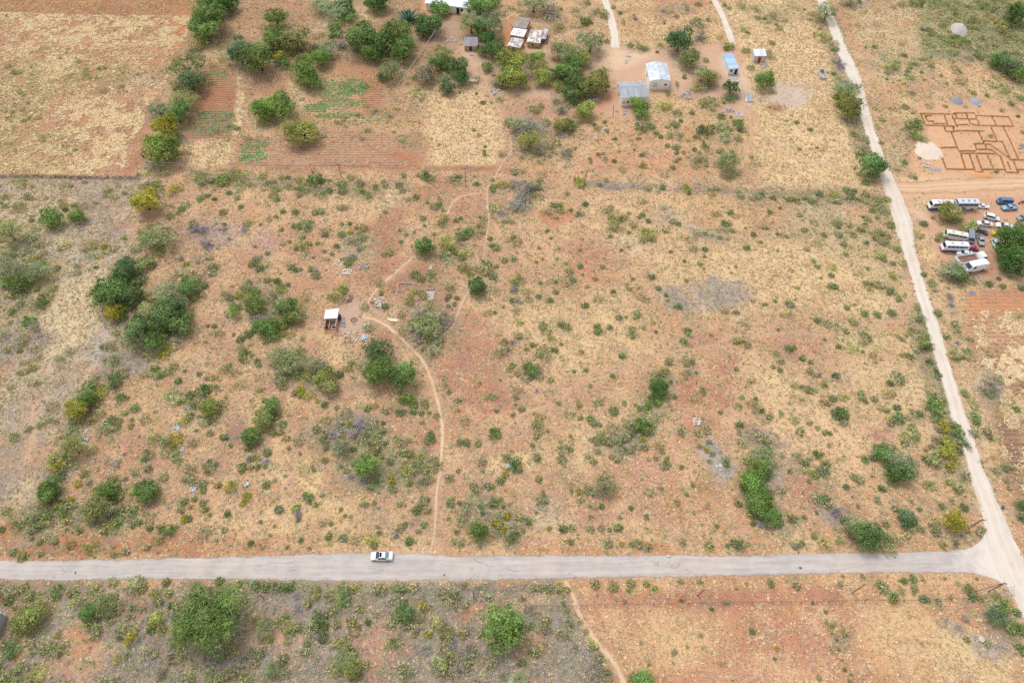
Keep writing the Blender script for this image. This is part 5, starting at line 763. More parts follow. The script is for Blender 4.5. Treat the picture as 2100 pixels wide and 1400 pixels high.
def pane_across(st, i, t0, t1, inset=.1, d=.012):      # windscreen or rear window between stations i and i+1
    A, B_ = section(st[i]), section(st[i+1]); pts = []
    for t, ks in ((t0, (3,6)), (t1, (6,3))):
        for k_ in ks: p = lerp(A[k_], B_[k_], t); pts.append(Vector((p[0], p[1]*(1-inset), p[2]+.05*(p[2]-st[i][4])*0)))
    mid = [Vector(lerp(A[4], B_[4], t0)), Vector(lerp(A[4], B_[4], t1))]
    for k_, p in enumerate(pts): p.z = mid[0].z if k_ < 2 else mid[1].z
    n = (pts[1]-pts[0]).cross(pts[2]-pts[0]).normalized(); n = n if n.z > 0 else -n
    m = MB(); q = [p+n*d for p in pts]
    m.slab(q if (q[1]-q[0]).cross(q[2]-q[0]).dot(n) > 0 else q[::-1], .008); return m
def pane_side(st, x0, x1, side, lo=.16, hi=.86, d=.012, rake=(.0,.0)):
    xs = [s[0] for s in st]
    def sec(x):
        for i in range(len(st)-1):
            if xs[i] <= x <= xs[i+1]: return lerp(st[i], st[i+1], (x-xs[i])/(xs[i+1]-xs[i]))
        return st[-1]
    def pt(x, h): s = sec(x); return Vector((x, side*(s[3]+(s[5]-s[3])*h), s[4]+(s[6]*.97+s[4]*.03-s[4])*h))
    m = MB(); N = 4
    for i in range(N):
        a, b = x0+(x1-x0)*i/N, x0+(x1-x0)*(i+1)/N; ta = rake[0]*(1-i/N)-rake[1]*(i/N); tb = rake[0]*(1-(i+1)/N)-rake[1]*((i+1)/N)
        q = [pt(a,lo), pt(b,lo), pt(b+tb,hi), pt(a+ta,hi)]; q = q if side < 0 else q[::-1]; n = (q[1]-q[0]).cross(q[2]-q[0]).normalized(); m.slab([p+n*d for p in q], .006)
    return m
def wheel(root, x, y, r, w):
    m = MB(); s = 1 if y > 0 else -1; m.tube((x,y-s*w/2,r), (x,y+s*w/2,r), r, r, 18); t = m.build('wheel', TYRE, root, True); q = MB(); q.tube((x,y+s*w/2-.02,r), (x,y+s*(w/2+.012),r), r*.6, r*.52, 14); q.build('rim', RIM, t); return t
def vehicle(name, label, cat, st, paint, px0, px1, h_ref=.0, length=None, group=None, glass=True, lower=None, ws=None, rw=None, sides=(), wheels=(), roofrack=False, extra=None, wr=.31):
    """px0 front end, px1 rear end in the photo, at height h_ref; the body is scaled to that length"""
    a, b = at(*px0, h_ref), at(*px1, h_ref); L0 = st[-1][0]-st[0][0]; k = (b-a).length/L0 if length is None else length/L0
    mid = (a+b)/2; rz = math.atan2(b.y-a.y, b.x-a.x); t = empty(name, (mid.x, mid.y, .03), rz, (k,)*3); tag(t, label, cat, group)
    bd = body_mb(st).build('body', paint, t, True, .05)
    for p in bd.data.polygons: p.use_smooth = True
    bd.modifiers.new('flat', 'WEIGHTED_NORMAL')
    if ws: pane_across(st, *ws).build('windscreen', GLASS, t)
    if rw: pane_across(st, *rw).build('rear_window', GLASS2 if name == 'sedan' else GLASS, t)
    for (x0,x1,lo,hi,r0,r1) in sides:
        for s in (-1,1): pane_side(st, x0, x1, s, lo, hi, rake=(r0,r1)).build('side_window', GLASS, t)
    for x in wheels:
        for s in (-1,1): wheel(t, x, s*(st[3][3]-.1), wr, .2)
    f = st[1]
    for s in (-1,1):
        m = MB(); m.box(st[0][0]-.015, st[0][0]+.16, s*st[0][3]*.62-.13, s*st[0][3]*.62+.13, st[0][4]-.02, st[0][4]+.1); m.build('headlight', LAMP, t, False, .02)
        m = MB(); e = st[-1]; m.box(e[0]-.12, e[0]+.012, s*e[3]*.8-.09, s*e[3]*.8+.09, e[4]-.02, e[4]+.12); m.build('tail_light', REDL, t, False, .02)
        wsx = st[ws[0]][0]+.2 if ws else st[1][0]+.3; zz = st[ws[0]][4]+.12 if ws else 1.1
        m = MB(); m.box(wsx, wsx+.1, s*(st[3][3]+.02), s*(st[3][3]+.17), zz, zz+.12) if s > 0 else m.box(wsx, wsx+.1, -(st[3][3]+.17), -(st[3][3]+.02), zz, zz+.12); m.build('wing_mirror', paint, t, False, .03)
    m = MB(); m.box(st[0][0]-.04, st[0][0]+.1, -st[1][3]*.86, st[1][3]*.86, st[1][2]+.04, st[1][2]+.2); m.build('bumper', paint if cat == 'car' else DARK, t, False, .03)
    if lower:
        s0 = [(s[0],s[1]+.012,s[2]-.006,s[3]+.012,s[4]*.0+s[2]+(s[4]-s[2])*.5,s[3]+.012,s[2]+(s[4]-s[2])*.52) for s in st]; body_mb(s0).build('lower_panel', lower, t)
    if extra: extra(t, paint)
    return t
CARG = 'vehicles parked in the sandy yard'
WHITE = paint_mat('white_paint', (240,242,246)); CREAM = paint_mat('cream_paint', (236,232,216)); SILV = paint_mat('silver_paint', (176,182,190), .35); BLUE = paint_mat('blue_paint', (92,126,168)); NAVY = paint_mat('grey_blue_paint', (96,112,134)); MAR = paint_mat('maroon_paint', (168,84,120)); LBLU = paint_mat('pale_blue_paint', (150,180,205)); ROYAL = paint_mat('royal_blue', (52,96,190)); PURP = paint_mat('violet_blue', (96,92,160)); GREYP = paint_mat('grey_paint', (140,148,160)); DGRN = paint_mat('pale_green_white', (208,224,222))
SED = dict(ws=(3,.04,.96,.04), rw=(6,.06,.94,.06), sides=((-.72,.03,.14,.86,.28,0),(.1,1.12,.14,.86,0,.3)), wheels=(-1.4,1.32))
def sunroof(t, paint):
    m = MB(); m.box(-.34,.08,-.44,.44,1.40,1.475); m.build('sunroof', surf('sunroof_glass', (22,24,62), .7, .05, spec=.1), t)
    for s in (-1,1):
        m = MB(); m.box(-.1,.02,s*.885-.012,s*.885+.012,.78,.82); m.box(.85,.97,s*.885-.012,s*.885+.012,.78,.82); m.build('door_handle', SILV, t)
vehicle('sedan', 'white saloon car with dark sunroof driving on the tarred road', 'car', SEDAN, WHITE, (760.5,1139.5), (806,1139.5), .6, extra=sunroof, **SED)
vehicle('sedan', 'small white car with rounded roof between the long van and the grass-pale minibus', 'car', SEDAN, WHITE, (2004,457), (2035,461), .5, group=CARG, **SED)['label'] = 'white saloon car parked just below the white station wagon'
vehicle('sedan', 'white saloon car squeezed between the purple-nosed bus and the tipper truck', 'car', SEDAN, WHITE, (1962,517), (1995,521), .6, group=CARG, **SED)
vehicle('sedan', 'white car half hidden under the upper edge of the dark mango tree', 'car', SEDAN, WHITE, (2043,460), (2077,467), .6, group=CARG, **SED)
WG = dict(ws=(2,.1,.92), rw=(5,.1,.9), sides=((-.85,.1,.14,.86,.3,0),(.16,1.0,.14,.86,0,0),(1.06,1.8,.14,.86,0,.12)), wheels=(-1.45,1.4), wr=.34)
vehicle('station_wagon', 'white station wagon standing alone on bare sand above the saloon car', 'car', WAGON, WHITE, (2050,449), (2018,441), .7, group=CARG, **WG)
def hbox(t, paint):
    m = MB(); m.box(-.2,.5,-.4,.4,1.45,1.55); m.build('roof_box', GREYP, t, False, .03)
vehicle('hatchback', 'maroon hatchback tight behind the purple-nosed bus', 'car', HATCH, MAR, (2007,509), (1983,506), .7, group=CARG, ws=(2,.1,.92), rw=(5,.1,.9), sides=((-.6,.2,.14,.86,.25,0),(.26,1.3,.14,.86,0,.15)), wheels=(-1.2,1.2), wr=.29)
vehicle('hatchback', 'grey-blue car with dark open side under the palm fronds', 'car', WAGON, NAVY, (2028,478), (2004,469), .7, group=CARG, **WG)
VN = dict(ws=(1,.15,.92), sides=((-1.3,-.65,.14,.8,.12,0),(-.55,.55,.14,.8,0,0),(.65,1.95,.14,.8,0,0)), wheels=(-1.5,1.35), wr=.32)
vehicle('van', 'blue van parked behind the half-stripped pickup at the yard end', 'van', VAN, BLUE, (2046,411), (2076,413), .9, group=CARG, **VN)
vehicle('van', 'white panel van with big windscreen, nearest the feathery tree', 'van', VAN, WHITE, (1978,551), (2020,543), 1.0, group=CARG, ws=(1,.1,.95), sides=((-1.3,-.65,.14,.8,.12,0),), wheels=(-1.5,1.35), wr=.32)['label'] = 'white panel van with big windscreen beside the tipper truck'
vehicle('van', 'grey van nosed against the rear of the cream bus', 'van', VAN, GREYP, (1991,497), (1989,474), .9, group=CARG, **VN)
def buslid(t, paint):
    for x in (-1.2, 1.3): m = MB(); m.box(x-.35,x+.35,-.35,.35,2.61,2.68); m.build('roof_hatch', SILV, t, False, .02)
BS = dict(ws=(1,.1,.92), sides=((-2.55,-1.75,.2,.72,0,0),(-1.65,-.6,.2,.72,0,0),(-.5,.6,.2,.72,0,0),(.7,1.8,.2,.72,0,0),(1.9,2.9,.2,.72,0,0)), wheels=(-2.2,1.95), wr=.42, extra=buslid)
vehicle('bus', 'long cream bus parked slantwise, topmost of the pair by the palm', 'bus', BUS, CREAM, (1936,478), (1984,487), 1.3, group=CARG, **BS)['label'] = 'long cream bus parked slantwise beside the palm tree'
vehicle('bus', 'white bus with purple nose alongside the cream bus', 'bus', BUS, WHITE, (1932,505), (1984,507), 1.3, group=CARG, lower=PURP, **BS)
vehicle('bus', 'white bus with blue skirt parked at the front of the row by the track', 'bus', BUS, WHITE, (1905,420), (1953,420), 1.3, group=CARG, lower=ROYAL, **BS)
def coachx(t, paint):
    m = MB(); 
    m.slab([(-1.9,-1.165,.5),(.2,-1.165,.5),(-.9,-1.165,1.5),(-1.9,-1.165,1.6)], .01); m.build('blue_stripe', ROYAL, t)
    for x in (-1.6, .2, 2.0): q = MB(); q.box(x-.4,x+.4,-.4,.4,3.04,3.1); q.build('roof_hatch', GREYP, t, False, .02)
vehicle('coach', 'tall grey-roofed coach with blue side stripe behind the blue-skirted bus', 'bus', COACH, paint_mat('coach_white', (214,220,232)), (1957,419), (2004,419), 1.5, group=CARG, ws=(1,.05,.9), sides=((-2.9,-1.4,.15,.7,0,0),(-1.3,.3,.15,.7,0,0),(.4,1.8,.15,.7,0,0),(1.9,3.1,.15,.7,0,0)), wheels=(-2.2,2.0), wr=.46, extra=coachx)
PICK = [(-2.45,.66,.4,.74,.6,.64,.74),(-2.25,.82,.26,.86,.74,.76,.86),(-1.3,.84,.22,.88,.92,.76,1.04),(-.75,.85,.22,.88,.96,.64,1.55),(-.2,.85,.22,.88,.98,.64,1.6),(.3,.85,.22,.88,.98,.64,1.56),(.5,.85,.22,.88,.95,.72,1.02)]
def bed(paint, load=None):
    def f(t, p):
        m = MB(); m.box(.5,2.35,-.86,.86,.38,.56); m.box(.5,2.35,-.88,-.8,.56,.98); m.box(.5,2.35,.8,.88,.56,.98); m.box(2.27,2.36,-.8,.8,.56,.96); m.build('load_bed', p, t, False, .015)
        for s in (-1,1): wheel(t, 1.55, s*.78, .34, .2)
        if load: m = MB(); load(m); m.build('load', surf('load_scrap', (120,104,92), .9, .4, 3), t, False, .03)
    return f
PK = dict(ws=(2,.1,.92), rw=(5,.2,.8), sides=((-.95,-.25,.14,.86,.3,0),(-.2,.25,.14,.86,0,0)), wheels=(-1.55,), wr=.34)
def pick(label, paint, a, b, load=None): return vehicle('pickup_truck', label, 'pickup', PICK, paint, a, b, .7, length=2.95*((at(*b,.7)-at(*a,.7)).length/4.82), group=CARG, extra=bed(paint, load), **PK)
def shift(t, k): t.location += Matrix.Rotation(t.rotation_euler.z, 3, 'Z') @ Vector((k*t.scale.x, 0, 0)); return t
pick('white pickup close behind the tall coach', WHITE, (2003.5,421), (2029,423))
pick('pale pickup with half-stripped blue front, in front of the blue van', LBLU, (2056,426), (2086,424))
pick('dusty silver pickup with scrap in its bed beside the grey van', SILV, (2015,502), (2007,480), lambda m: (m.box(.7,1.5,-.6,.2,.57,.8), m.box(1.4,2.1,-.1,.6,.57,.74)))
vehicle('hatchback', 'pale stripped car half under the lower edge of the dark mango tree', 'car', HATCH, DGRN, (2046,508), (2038,490), .7, group=CARG, ws=(2,.1,.92), rw=(5,.1,.9), sides=((-.6,.2,.14,.86,.25,0),(.26,1.3,.14,.86,0,.15)), wheels=(-1.2,1.2), wr=.29)
vehicle('hatchback', 'grey car with raised bonnet at the edge of the yard above the mango tree', 'car', WAGON, GREYP, (2088,448), (2108,441), .7, group=CARG, **WG)
# tipper truck: cab and open steel bed
a, b = at(1962,537,1.0), at(2019,528,1.0); mid = (a+b)/2; rz = math.atan2(a.y-b.y, a.x-b.x); k = (b-a).length/7.0
t = empty('tipper_truck', (mid.x, mid.y, .03), rz, (k,)*3); tag(t, 'white tipper truck with empty rust-brown bed between the car and the panel van', 'truck', CARG)
CAB = [(-3.5,.86,.5,.92,.8,.86,1.0),(-3.4,.98,.42,1.0,1.2,.92,1.5),(-3.05,1.0,.4,1.02,1.4,.88,2.15),(-2.7,1.0,.4,1.02,1.45,.84,2.28),(-1.85,1.0,.4,1.02,1.45,.84,2.25),(-1.75,.98,.42,1.0,1.3,.86,2.0)]
body_mb(CAB).build('cab', WHITE, t, True, .06); pane_across(CAB, 1, .15, .95).build('windscreen', GLASS, t)
for s in (-1,1):
    pane_side(CAB, -3.0, -2.1, s, .1, .8).build('side_window', GLASS, t); m = MB(); m.box(-3.52,-3.36,s*.7-.15,s*.7+.15,.75,.95); m.build('headlight', LAMP, t, False, .02)
m = MB(); m.box(-1.7,3.4,-1.0,1.0,.82,.98); m.box(-1.7,3.45,-1.2,-1.08,.98,1.62); m.box(-1.7,3.45,1.08,1.2,.98,1.62); m.box(-1.7,-1.58,-1.08,1.08,.98,1.75); m.box(3.36,3.46,-1.08,1.08,.98,1.6)
for x in (-.9,.1,1.1,2.1,3.0):
    for s in (-1,1): m.box(x-.05,x+.05,s*1.235-.03,s*1.235+.03,.9,1.6)
m.build('tipper_bed', WHITE, t, False, .02); m = MB(); m.box(-1.57,3.35,-1.07,1.07,.985,1.02); m.build('bed_floor', surf('rusty_floor', (142,108,98), .8, .35, 2, dirt=(90,84,92)), t)
m = MB(); m.box(-3.3,3.3,-.45,.45,.5,.8); m.build('chassis', DARK, t)
for x in (-2.7,1.3,2.3):
    for s in (-1,1): wheel(t, x, s*.92, .45, .28)
# a yellow tank and a red motor trike body in the yard
def mesh_at(name, label, cat, px, py, build, mat, rz=0, group=None, bevel=0, z=0, kind=None):
    m = MB(); build(m); o = m.build(name, mat, None, False, bevel); p = at(px, py); o.location = (p.x, p.y, z); o.rotation_euler = (0,0,rz); return tag(o, label, cat, group, kind)
YEL = surf('yellow_plastic', (232,214,80), .5, .12)
t = empty('water_tank', at(2036,481.5), .1); tag(t, 'square yellow tank standing beside the grey-blue car', 'tank')
m = MB(); m.box(-.62,.62,-.5,.5,.1,1.05); m.build('tank_body', YEL, t, False, .06); m = MB(); m.tube((.2,.1,1.05),(.2,.1,1.13),.14,.14,12); m.build('lid', DARK, t); m = MB(); m.box(-.66,.66,-.54,.54,.0,.1); m.build('pallet', surf('old_plank', (150,126,100), .9, .3), t)
t = empty('motorcycle', at(2093,417), .3); tag(t, 'dark red motorcycle standing at the far end of the yard', 'motorcycle')
m = MB(); m.tube((-.45,0,.62),(.3,0,.72),.13,.16,8); m.tube((.3,0,.55),(-.35,0,.4),.14,.12,8); m.box(.1,.75,-.13,.13,.74,.82); m.build('frame', paint_mat('red_paint', (176,40,52)), t, False, .02)
for x in (-.7,.7): m = MB(); m.tube((x,-.06,.31),(x,.06,.31),.31,.31,14); m.build('wheel', TYRE, t)
m = MB(); m.tube((-.5,-.35,1.0),(-.5,.35,1.0),.025); m.tube((-.68,0,.35),(-.5,0,1.0),.03); m.build('handlebar', DARK, t)
# ------------------------------------------------------------------ houses and sheds
PLASTER = surf('lime_wall', (246,243,236), .85, .05, .8, dirt=(196,170,146), dirt_amt=.3); MUD = surf('mud_wall', (196,168,140), .9, .15, 1.2, dirt=(140,110,90)); BRICK = surf('old_brick', (186,150,128), .9, .3, 5, dirt=(216,206,196), dirt_amt=.8); DOORD = surf('dark_door', (44,44,50), .6, .2); DOORR = surf('red_door', (190,44,34), .5, .1); FRAME = surf('window_frame', (110,104,100), .6, .15); CONC = surf('concrete', (188,182,174), .9, .14, 1.5, dirt=(150,132,116)); TIMB = surf('timber', (98,82,70), .9, .3, 4); STONE = surf('rubble_stone', (206,200,194), .9, .25, 3)
def house(name, label, cat, fl, w, d, h, rz, roof, rmat, wmat, rise=.9, over=.3, openings=(), sheets=(), group=None, parent=None, thick=.05):
    """fl: photo place of the near left wall foot; w across, d away; roof 'x' ridge along the width, 'y' ridge along the depth, 'm' one slope falling to the viewer, 'b' falling away"""
    p = at(*fl); t = empty(name, p, rz); tag(t, label, cat, group)
    m = MB()
    if roof == 'y': m.add([(0,0,0),(w,0,0),(w,0,h),(w/2,0,h+rise),(0,0,h),(0,d,0),(w,d,0),(w,d,h),(w/2,d,h+rise),(0,d,h)], [(0,1,2,3,4),(9,8,7,6,5),(0,4,9,5),(1,6,7,2)])
    elif roof == 'x': m.add([(0,0,0),(0,d,0),(0,d,h),(0,d/2,h+rise),(0,0,h),(w,0,0),(w,d,0),(w,d,h),(w,d/2,h+rise),(w,0,h)], [(4,3,2,1,0),(5,6,7,8,9),(0,5,9,4),(1,2,7,6)])
    else:
        z0, z1 = (h, h+rise) if roof == 'm' else (h+rise, h); m.add([(0,0,0),(w,0,0),(w,0,z0),(0,0,z0),(0,d,0),(w,d,0),(w,d,z1),(0,d,z1)], [(0,1,2,3),(5,4,7,6),(4,0,3,7),(1,5,6,2)])
    m.build('wall', wmat, t); o = over; e = .02
    def sheet(pts, mat=rmat, nm='roof'): q = MB(); q.slab(pts, thick); return q.build(nm, mat, t)
    q = MB()
    if roof == 'y':
        sl = rise/(w/2); q.slab([(-o,-o,h-o*sl+e),(w/2,-o,h+rise+e),(w/2,d+o,h+rise+e),(-o,d+o,h-o*sl+e)], thick); q.slab([(w/2,-o,h+rise+e),(w+o,-o,h-o*sl+e),(w+o,d+o,h-o*sl+e),(w/2,d+o,h+rise+e)], thick); q.tube((w/2,-o,h+rise+.05),(w/2,d+o,h+rise+.05),.09)
    elif roof == 'x':
        sl = rise/(d/2); q.slab([(-o,-o,h-o*sl+e),(w+o,-o,h-o*sl+e),(w+o,d/2,h+rise+e),(-o,d/2,h+rise+e)], thick); q.slab([(-o,d/2,h+rise+e),(w+o,d/2,h+rise+e),(w+o,d+o,h-o*sl+e),(-o,d+o,h-o*sl+e)], thick); q.tube((-o,d/2,h+rise+.05),(w+o,d/2,h+rise+.05),.09)
    else:
        s = (1 if roof == 'm' else -1)*rise/d; z0 = h if roof == 'm' else h+rise; q.slab([(-o,-o,z0-o*s+e),(w+o,-o,z0-o*s+e),(w+o,d+o,z0+(d+o)*s+e),(-o,d+o,z0+(d+o)*s+e)], thick)
    rf = q.build('roof', rmat, t)
    if name == 'shack':
        r_ = random.Random(int(fl[0])); m = MB()
        for _ in range(9): x, y = r_.uniform(.3,w-.4), r_.uniform(.3,d-.4); z = (h+rise*y/d if roof == 'm' else h+rise*(1-y/d))+.09; m.box(x-.14,x+.14,y-.1,y+.1,z,z+.16)
        m.build('stone', STONE, rf, False, .03)
    for op in openings:             # (kind, wall, position along, sill, width, height, material)
        kd, wl, x, z, ow, oh, mt = op
        M = Matrix.Translation((x,0,0)) if wl == 'f' else Matrix.Translation((w,x,0)) @ Matrix.Rotation(math.pi/2,4,'Z') if wl == 'r' else Matrix.Translation((0,x,0)) @ Matrix.Rotation(-math.pi/2,4,'Z')
        m = MB(); m.box(-ow/2-.07,ow/2+.07,-.05,.03,z-.0,z+oh+.07,M); f = m.build('door' if kd == 'd' else 'window', FRAME if kd == 'w' else mt, t)
        m = MB(); m.box(-ow/2,ow/2,-.07,-.052,z+.02,z+oh,M); m.build('door_leaf' if kd == 'd' else 'pane', mt, f)
        if kd == 'd': m = MB(); m.box(ow/2-.16,ow/2-.06,-.11,-.072,z+.95,z+1.05,M); m.build('handle', RIM, f)
        else: m = MB(); m.box(-ow/2-.12,ow/2+.12,-.14,.02,z-.1,z-.005,M); m.build('sill', CONC, f)
    return t
def rot_of(p, q): a, b = at(*p), at(*q); return math.atan2(b.y-a.y, b.x-a.x), (b-a).length
S_BLUE = sheet_mat('blue_white_sheet', (214,226,238), amt=.12, pitch=.3); S_GREY = sheet_mat('grey_sheet', (172,176,184), (120,122,130), .3, .3); S_WHITE = sheet_mat('white_sheet', (226,230,238), (150,156,170), .25, .3, 'Y', patch=(196,204,218)); S_PALE = sheet_mat('pale_blue_sheet', (176,206,232), (120,150,186), .25, 1.25, 'Y'); S_BRIGHT = sheet_mat('bright_sheet', (230,234,242), amt=.28, pitch=.3); S_OLD = sheet_mat('weathered_sheet', (158,146,136), (104,88,80), .5, .3); S_RUST = sheet_mat('rusted_white_sheet', (228,224,222), (124,84,70), .75, .3, patch=(170,150,140)); S_DARK = sheet_mat('old_grey_sheet', (136,130,136), (96,90,96), .5, .3)
rz, w = rot_of((874,21), (976,33))
house('house', 'long white house with blue-grey sheet roof at the top edge, two trees in front', 'house', (874,21), w, 8.5, 2.9, rz, 'x', S_BLUE, PLASTER, 1.1, .3, [('d','f',w*.645,0,1.0,2.2,DOORD),('w','f',w*.72,1.1,1.0,1.0,GLASS),('w','f',w*.12,1.1,1.0,1.0,GLASS),('w','f',w*.86,1.1,1.0,1.0,GLASS)])
rz, w = rot_of((1273,217), (1327,214))
house('house', 'grey-roofed white house with a bright green tree at its front corner', 'house', (1273,218.5), w, 8.4, 3.3, rz, 'x', S_GREY, PLASTER, 1.0, .18, [('d','f',w*.72,0,.95,2.1,DOORD),('w','f',w*.45,1.2,1.6,.8,GLASS),('w','f',w*.24,1.15,.45,.7,GLASS),('w','f',w*.1,1.3,.45,.35,surf('red_vent',(196,120,110))),('w','l',4.5,1.1,1.0,1.0,GLASS)])
rz, w = rot_of((1330,184.5), (1371,184))
house('house', 'white-roofed house with blank pale gable beside the grey-roofed one', 'house', (1330,184.5), w, 10.0, 3.4, rz+.0, 'y', S_WHITE, PLASTER, .75, .15, [('w','f',w*.8,1.6,.55,.6,GLASS),('w','f',w*.3,1.3,1.0,1.1,surf('pale_shutter',(206,206,204))),('d','r',4,0,.9,2.1,DOORD),('w','l',6,1.2,1.0,1.0,GLASS)])
rz, w = rot_of((1492,159), (1511.5,158))
t = house('shed', 'long shed with pale blue ribbed flat roof and concrete apron', 'shed', (1492,154), w, 8.2, 2.4, rz+.02, 'm', S_PALE, PLASTER, .4, .15, [('d','f',w*.8,0,.8,1.95,DOORD),('w','f',w*.3,1.2,.7,.6,GLASS)])
m = MB(); m.box(.1,w-.2,-4.6,-.02,.0,.12); m.build('concrete_apron', CONC, t)
rz, w = rot_of((1545,128), (1567,128))
house('shed', 'small bright white shed with red door on orange sand', 'shed', (1544.5,128.3), w, 3.3, 2.6, rz, 'm', S_BRIGHT, surf('sheet_wall', (206,202,204), .6, .06, .8), .35, .25, [('d','f',w*.5,0,.85,2.05,DOORR)])
rz, w = rot_of((966,103), (978,103)); w2 = rot_of((953,104),(979,104))[1]
house('hut', 'small hut with dark grey sheet roof and pale front beside the sandy lane', 'hut', (953,104.5), w2, 4.2, 1.9, .0, 'm', S_DARK, MUD, .7, .2, [('d','f',w2*.48,0,.7,1.6,DOORD)])
# the tin shacks: one long roof in two tones with a lower annexe, and a rusty one beside it
def shackrot(a, b): p, q = at(*a), at(*b); return math.atan2(q.y-p.y, q.x-p.x)-math.pi/2, (q-p).length
rz, ln = shackrot((1046,79), (1066,44))
house('shack', 'long shack with weathered brown-grey roof at the orange sand', 'shack', (1051,66.5), 5.0, ln*.52, 2.3, rz, 'm', S_OLD, MUD, .25, .15, [])
house('shack', 'low white-sheeted shack joined to the brown-grey one', 'shack', (1046.5,82.5), 5.0, ln*.36, 2.1, rz, 'm', sheet_mat('white_tin', (236,236,238), (150,120,110), .3, .3), MUD, .2, .12, [])
house('shack', 'patched lean-to shack with rubble on its tin, lowest of the long row', 'shack', (1041,104), 4.6, ln*.42, 1.9, rz, 'm', S_RUST, MUD, .2, .12, [('d','f',2.2,0,.9,1.6,DOORD)])
house('shack', 'square rusty-white shack with bare brick front', 'shack', (1081,97), 4.6, 7.4, 2.1, rz+.12, 'm', S_RUST, MUD, .35, .15, [('w','f',2.0,.9,.6,.5,DOORD)])
house('shack', 'narrow lean-to of loose sheets on the flank of the rusty-white shack', 'shack', (1104,88), 2.6, 6.0, 1.7, rz+.1, 'm', sheet_mat('mixed_tin', (200,208,210), (120,84,74), .9, .3, patch=(206,150,150)), surf('junk_wall',(130,112,100),.9,.4), .3, .1, [])
# corrugated shed whose corner enters at the left edge
house('shed', 'pale blue corrugated shed reaching in at the left edge of the view', 'shed', (-62,1303), 5.4, 4.2, 2.6, -.12, 'm', sheet_mat('sky_sheet', (196,220,236), amt=.15, pitch=.3), surf('tin_wall', (168,176,182), .6, .1), .25, .25, [('d','f',2,0,.9,2,DOORD)])['label'] = 'pale blue corrugated shed with only its corner in view beside the brown verge scrub'
# ruined hut
t = house('ruined_hut', 'ruined hut with one tilted white roof sheet and roofless brick room below', 'hut', (667,677), 2.9, 5.2, 1.7, .0, 'm', S_BRIGHT, BRICK, .1, .0, [])
bpy.data.objects.remove([c for c in t.children if c.name.startswith('roof')][0]); bpy.data.objects.remove([c for c in t.children if c.name.startswith('wall')][0])
m = MB(); m.box(-.05,.18,-.05,4.9,0,1.5); m.box(2.75,2.98,-.05,4.9,0,1.6); m.box(.18,2.75,-.05,.16,0,.35); m.box(.18,2.75,2.35,2.58,0,1.9); m.box(.18,2.75,4.68,4.9,0,1.7); m.box(.95,1.15,.16,2.35,0,1.0); m.build('wall', BRICK, t, False, .02)
q = MB(); q.slab([(-.25,2.2,1.95),(3.1,2.45,1.85),(3.15,5.3,2.15),(-.2,5.0,2.05)], .05); q.build('roof', S_BRIGHT, t)
q = MB(); q.box(.2,2.7,-.02+.2,2.3,.01,.06); q.build('floor_slab', CONC, t); q = MB(); q.box(.25,.9,.4,2.1,.06,.9); q.build('fallen_door', surf('brown_board', (92,62,50), .8, .3), t)
q = MB(); q.tube((2.05,.85,.06),(2.05,.85,.32),.32,.36,14); q.tube((2.05,.85,.33),(2.05,.85,.36),.3,.3,14); q.build('cooking_pot', DARK, t); q = MB(); q.box(-.1,3.1,-.75,-.25,0,.22); q.build('brick_step', surf('red_brick', (206,132,96), .9, .25, 4), t); q = MB(); q.box(3.05,3.5,3.0,4.4,0,1.1); q.build('dark_tarp', surf('tarp', (52,58,84), .6, .2), t, False, .1)
# roofless pieces and slabs round the hut
def ring(m, w, d, h, th): m.box(0,w,0,th,0,h); m.box(0,w,d-th,d,0,h); m.box(0,th,th,d-th,0,h); m.box(w-th,w,th,d-th,0,h)
mesh_at('brick_pit', 'small square brick pit on the ground below the ruined hut', 'pit', 705,702.5, lambda m: ring(m,1.55,1.7,.35,.18), BRICK, .03, bevel=.02)
def ashring(m):
    for i in range(13): a = i*2*math.pi/13; m.box(-.12,.12,-.1,.1,0,.18, Matrix.Translation((math.cos(a)*.75,math.sin(a)*.7,0)) @ Matrix.Rotation(a+.3*i,4,'Z'))
    for i in range(5): m.box(-.3,.3,-.04,.04,.02,.09, Matrix.Rotation(i*.7,4,'Z'))
mesh_at('fire_ring', 'ring of dark stones round cold ash in the swept hut yard', 'fireplace', 726,656, ashring, surf('sooty_stone', (112,92,80), .9, .3), bevel=.02)
mesh_at('foundation_wall', 'low L-shaped strip of wall footing above the bare tree', 'footing', 812,606, lambda m: (m.box(0,.22,0,4.3,0,.25), m.box(.22,3.6,4.1,4.3,0,.3)), CONC, -.02, bevel=.02)
mesh_at('foundation_wall', 'small square footing ring with pale rim among the slabs', 'footing', 875,594, lambda m: ring(m,2.0,1.5,.28,.14), CONC, .0, bevel=.02)
mesh_at('concrete_slab', 'grey concrete floor slab with white edge strip', 'slab', 873,614.5, lambda m: (m.box(0,1.95,0,2.9,0,.12), m.box(1.95,2.12,0,2.9,0,.26)), CONC, -.06, bevel=.02)
mesh_at('concrete_slab', 'small upright grey slab above the footings', 'slab', 879,553, lambda m: m.box(0,.9,0,1.6,0,.2), CONC, -.1, bevel=.02)
mesh_at('pale_boulder', 'long pale slab of stone on red soil right of the hut path', 'boulder', 806,656, lambda m: (m.slab([(-1.6,.1,.02),(-.6,-.55,.02),(1.2,-.75,.02),(1.5,-.2,.02),(.6,.25,.02),(-1.2,.5,.02)],.28), m.box(-.9,1.0,.42,.56,.02,.3,Matrix.Rotation(-.25,4,'Z'))), surf('cream_stone', (232,218,190), .9, .12), .0, bevel=.06)['label'] = 'long pale slab of stone on red soil beside the hut path'
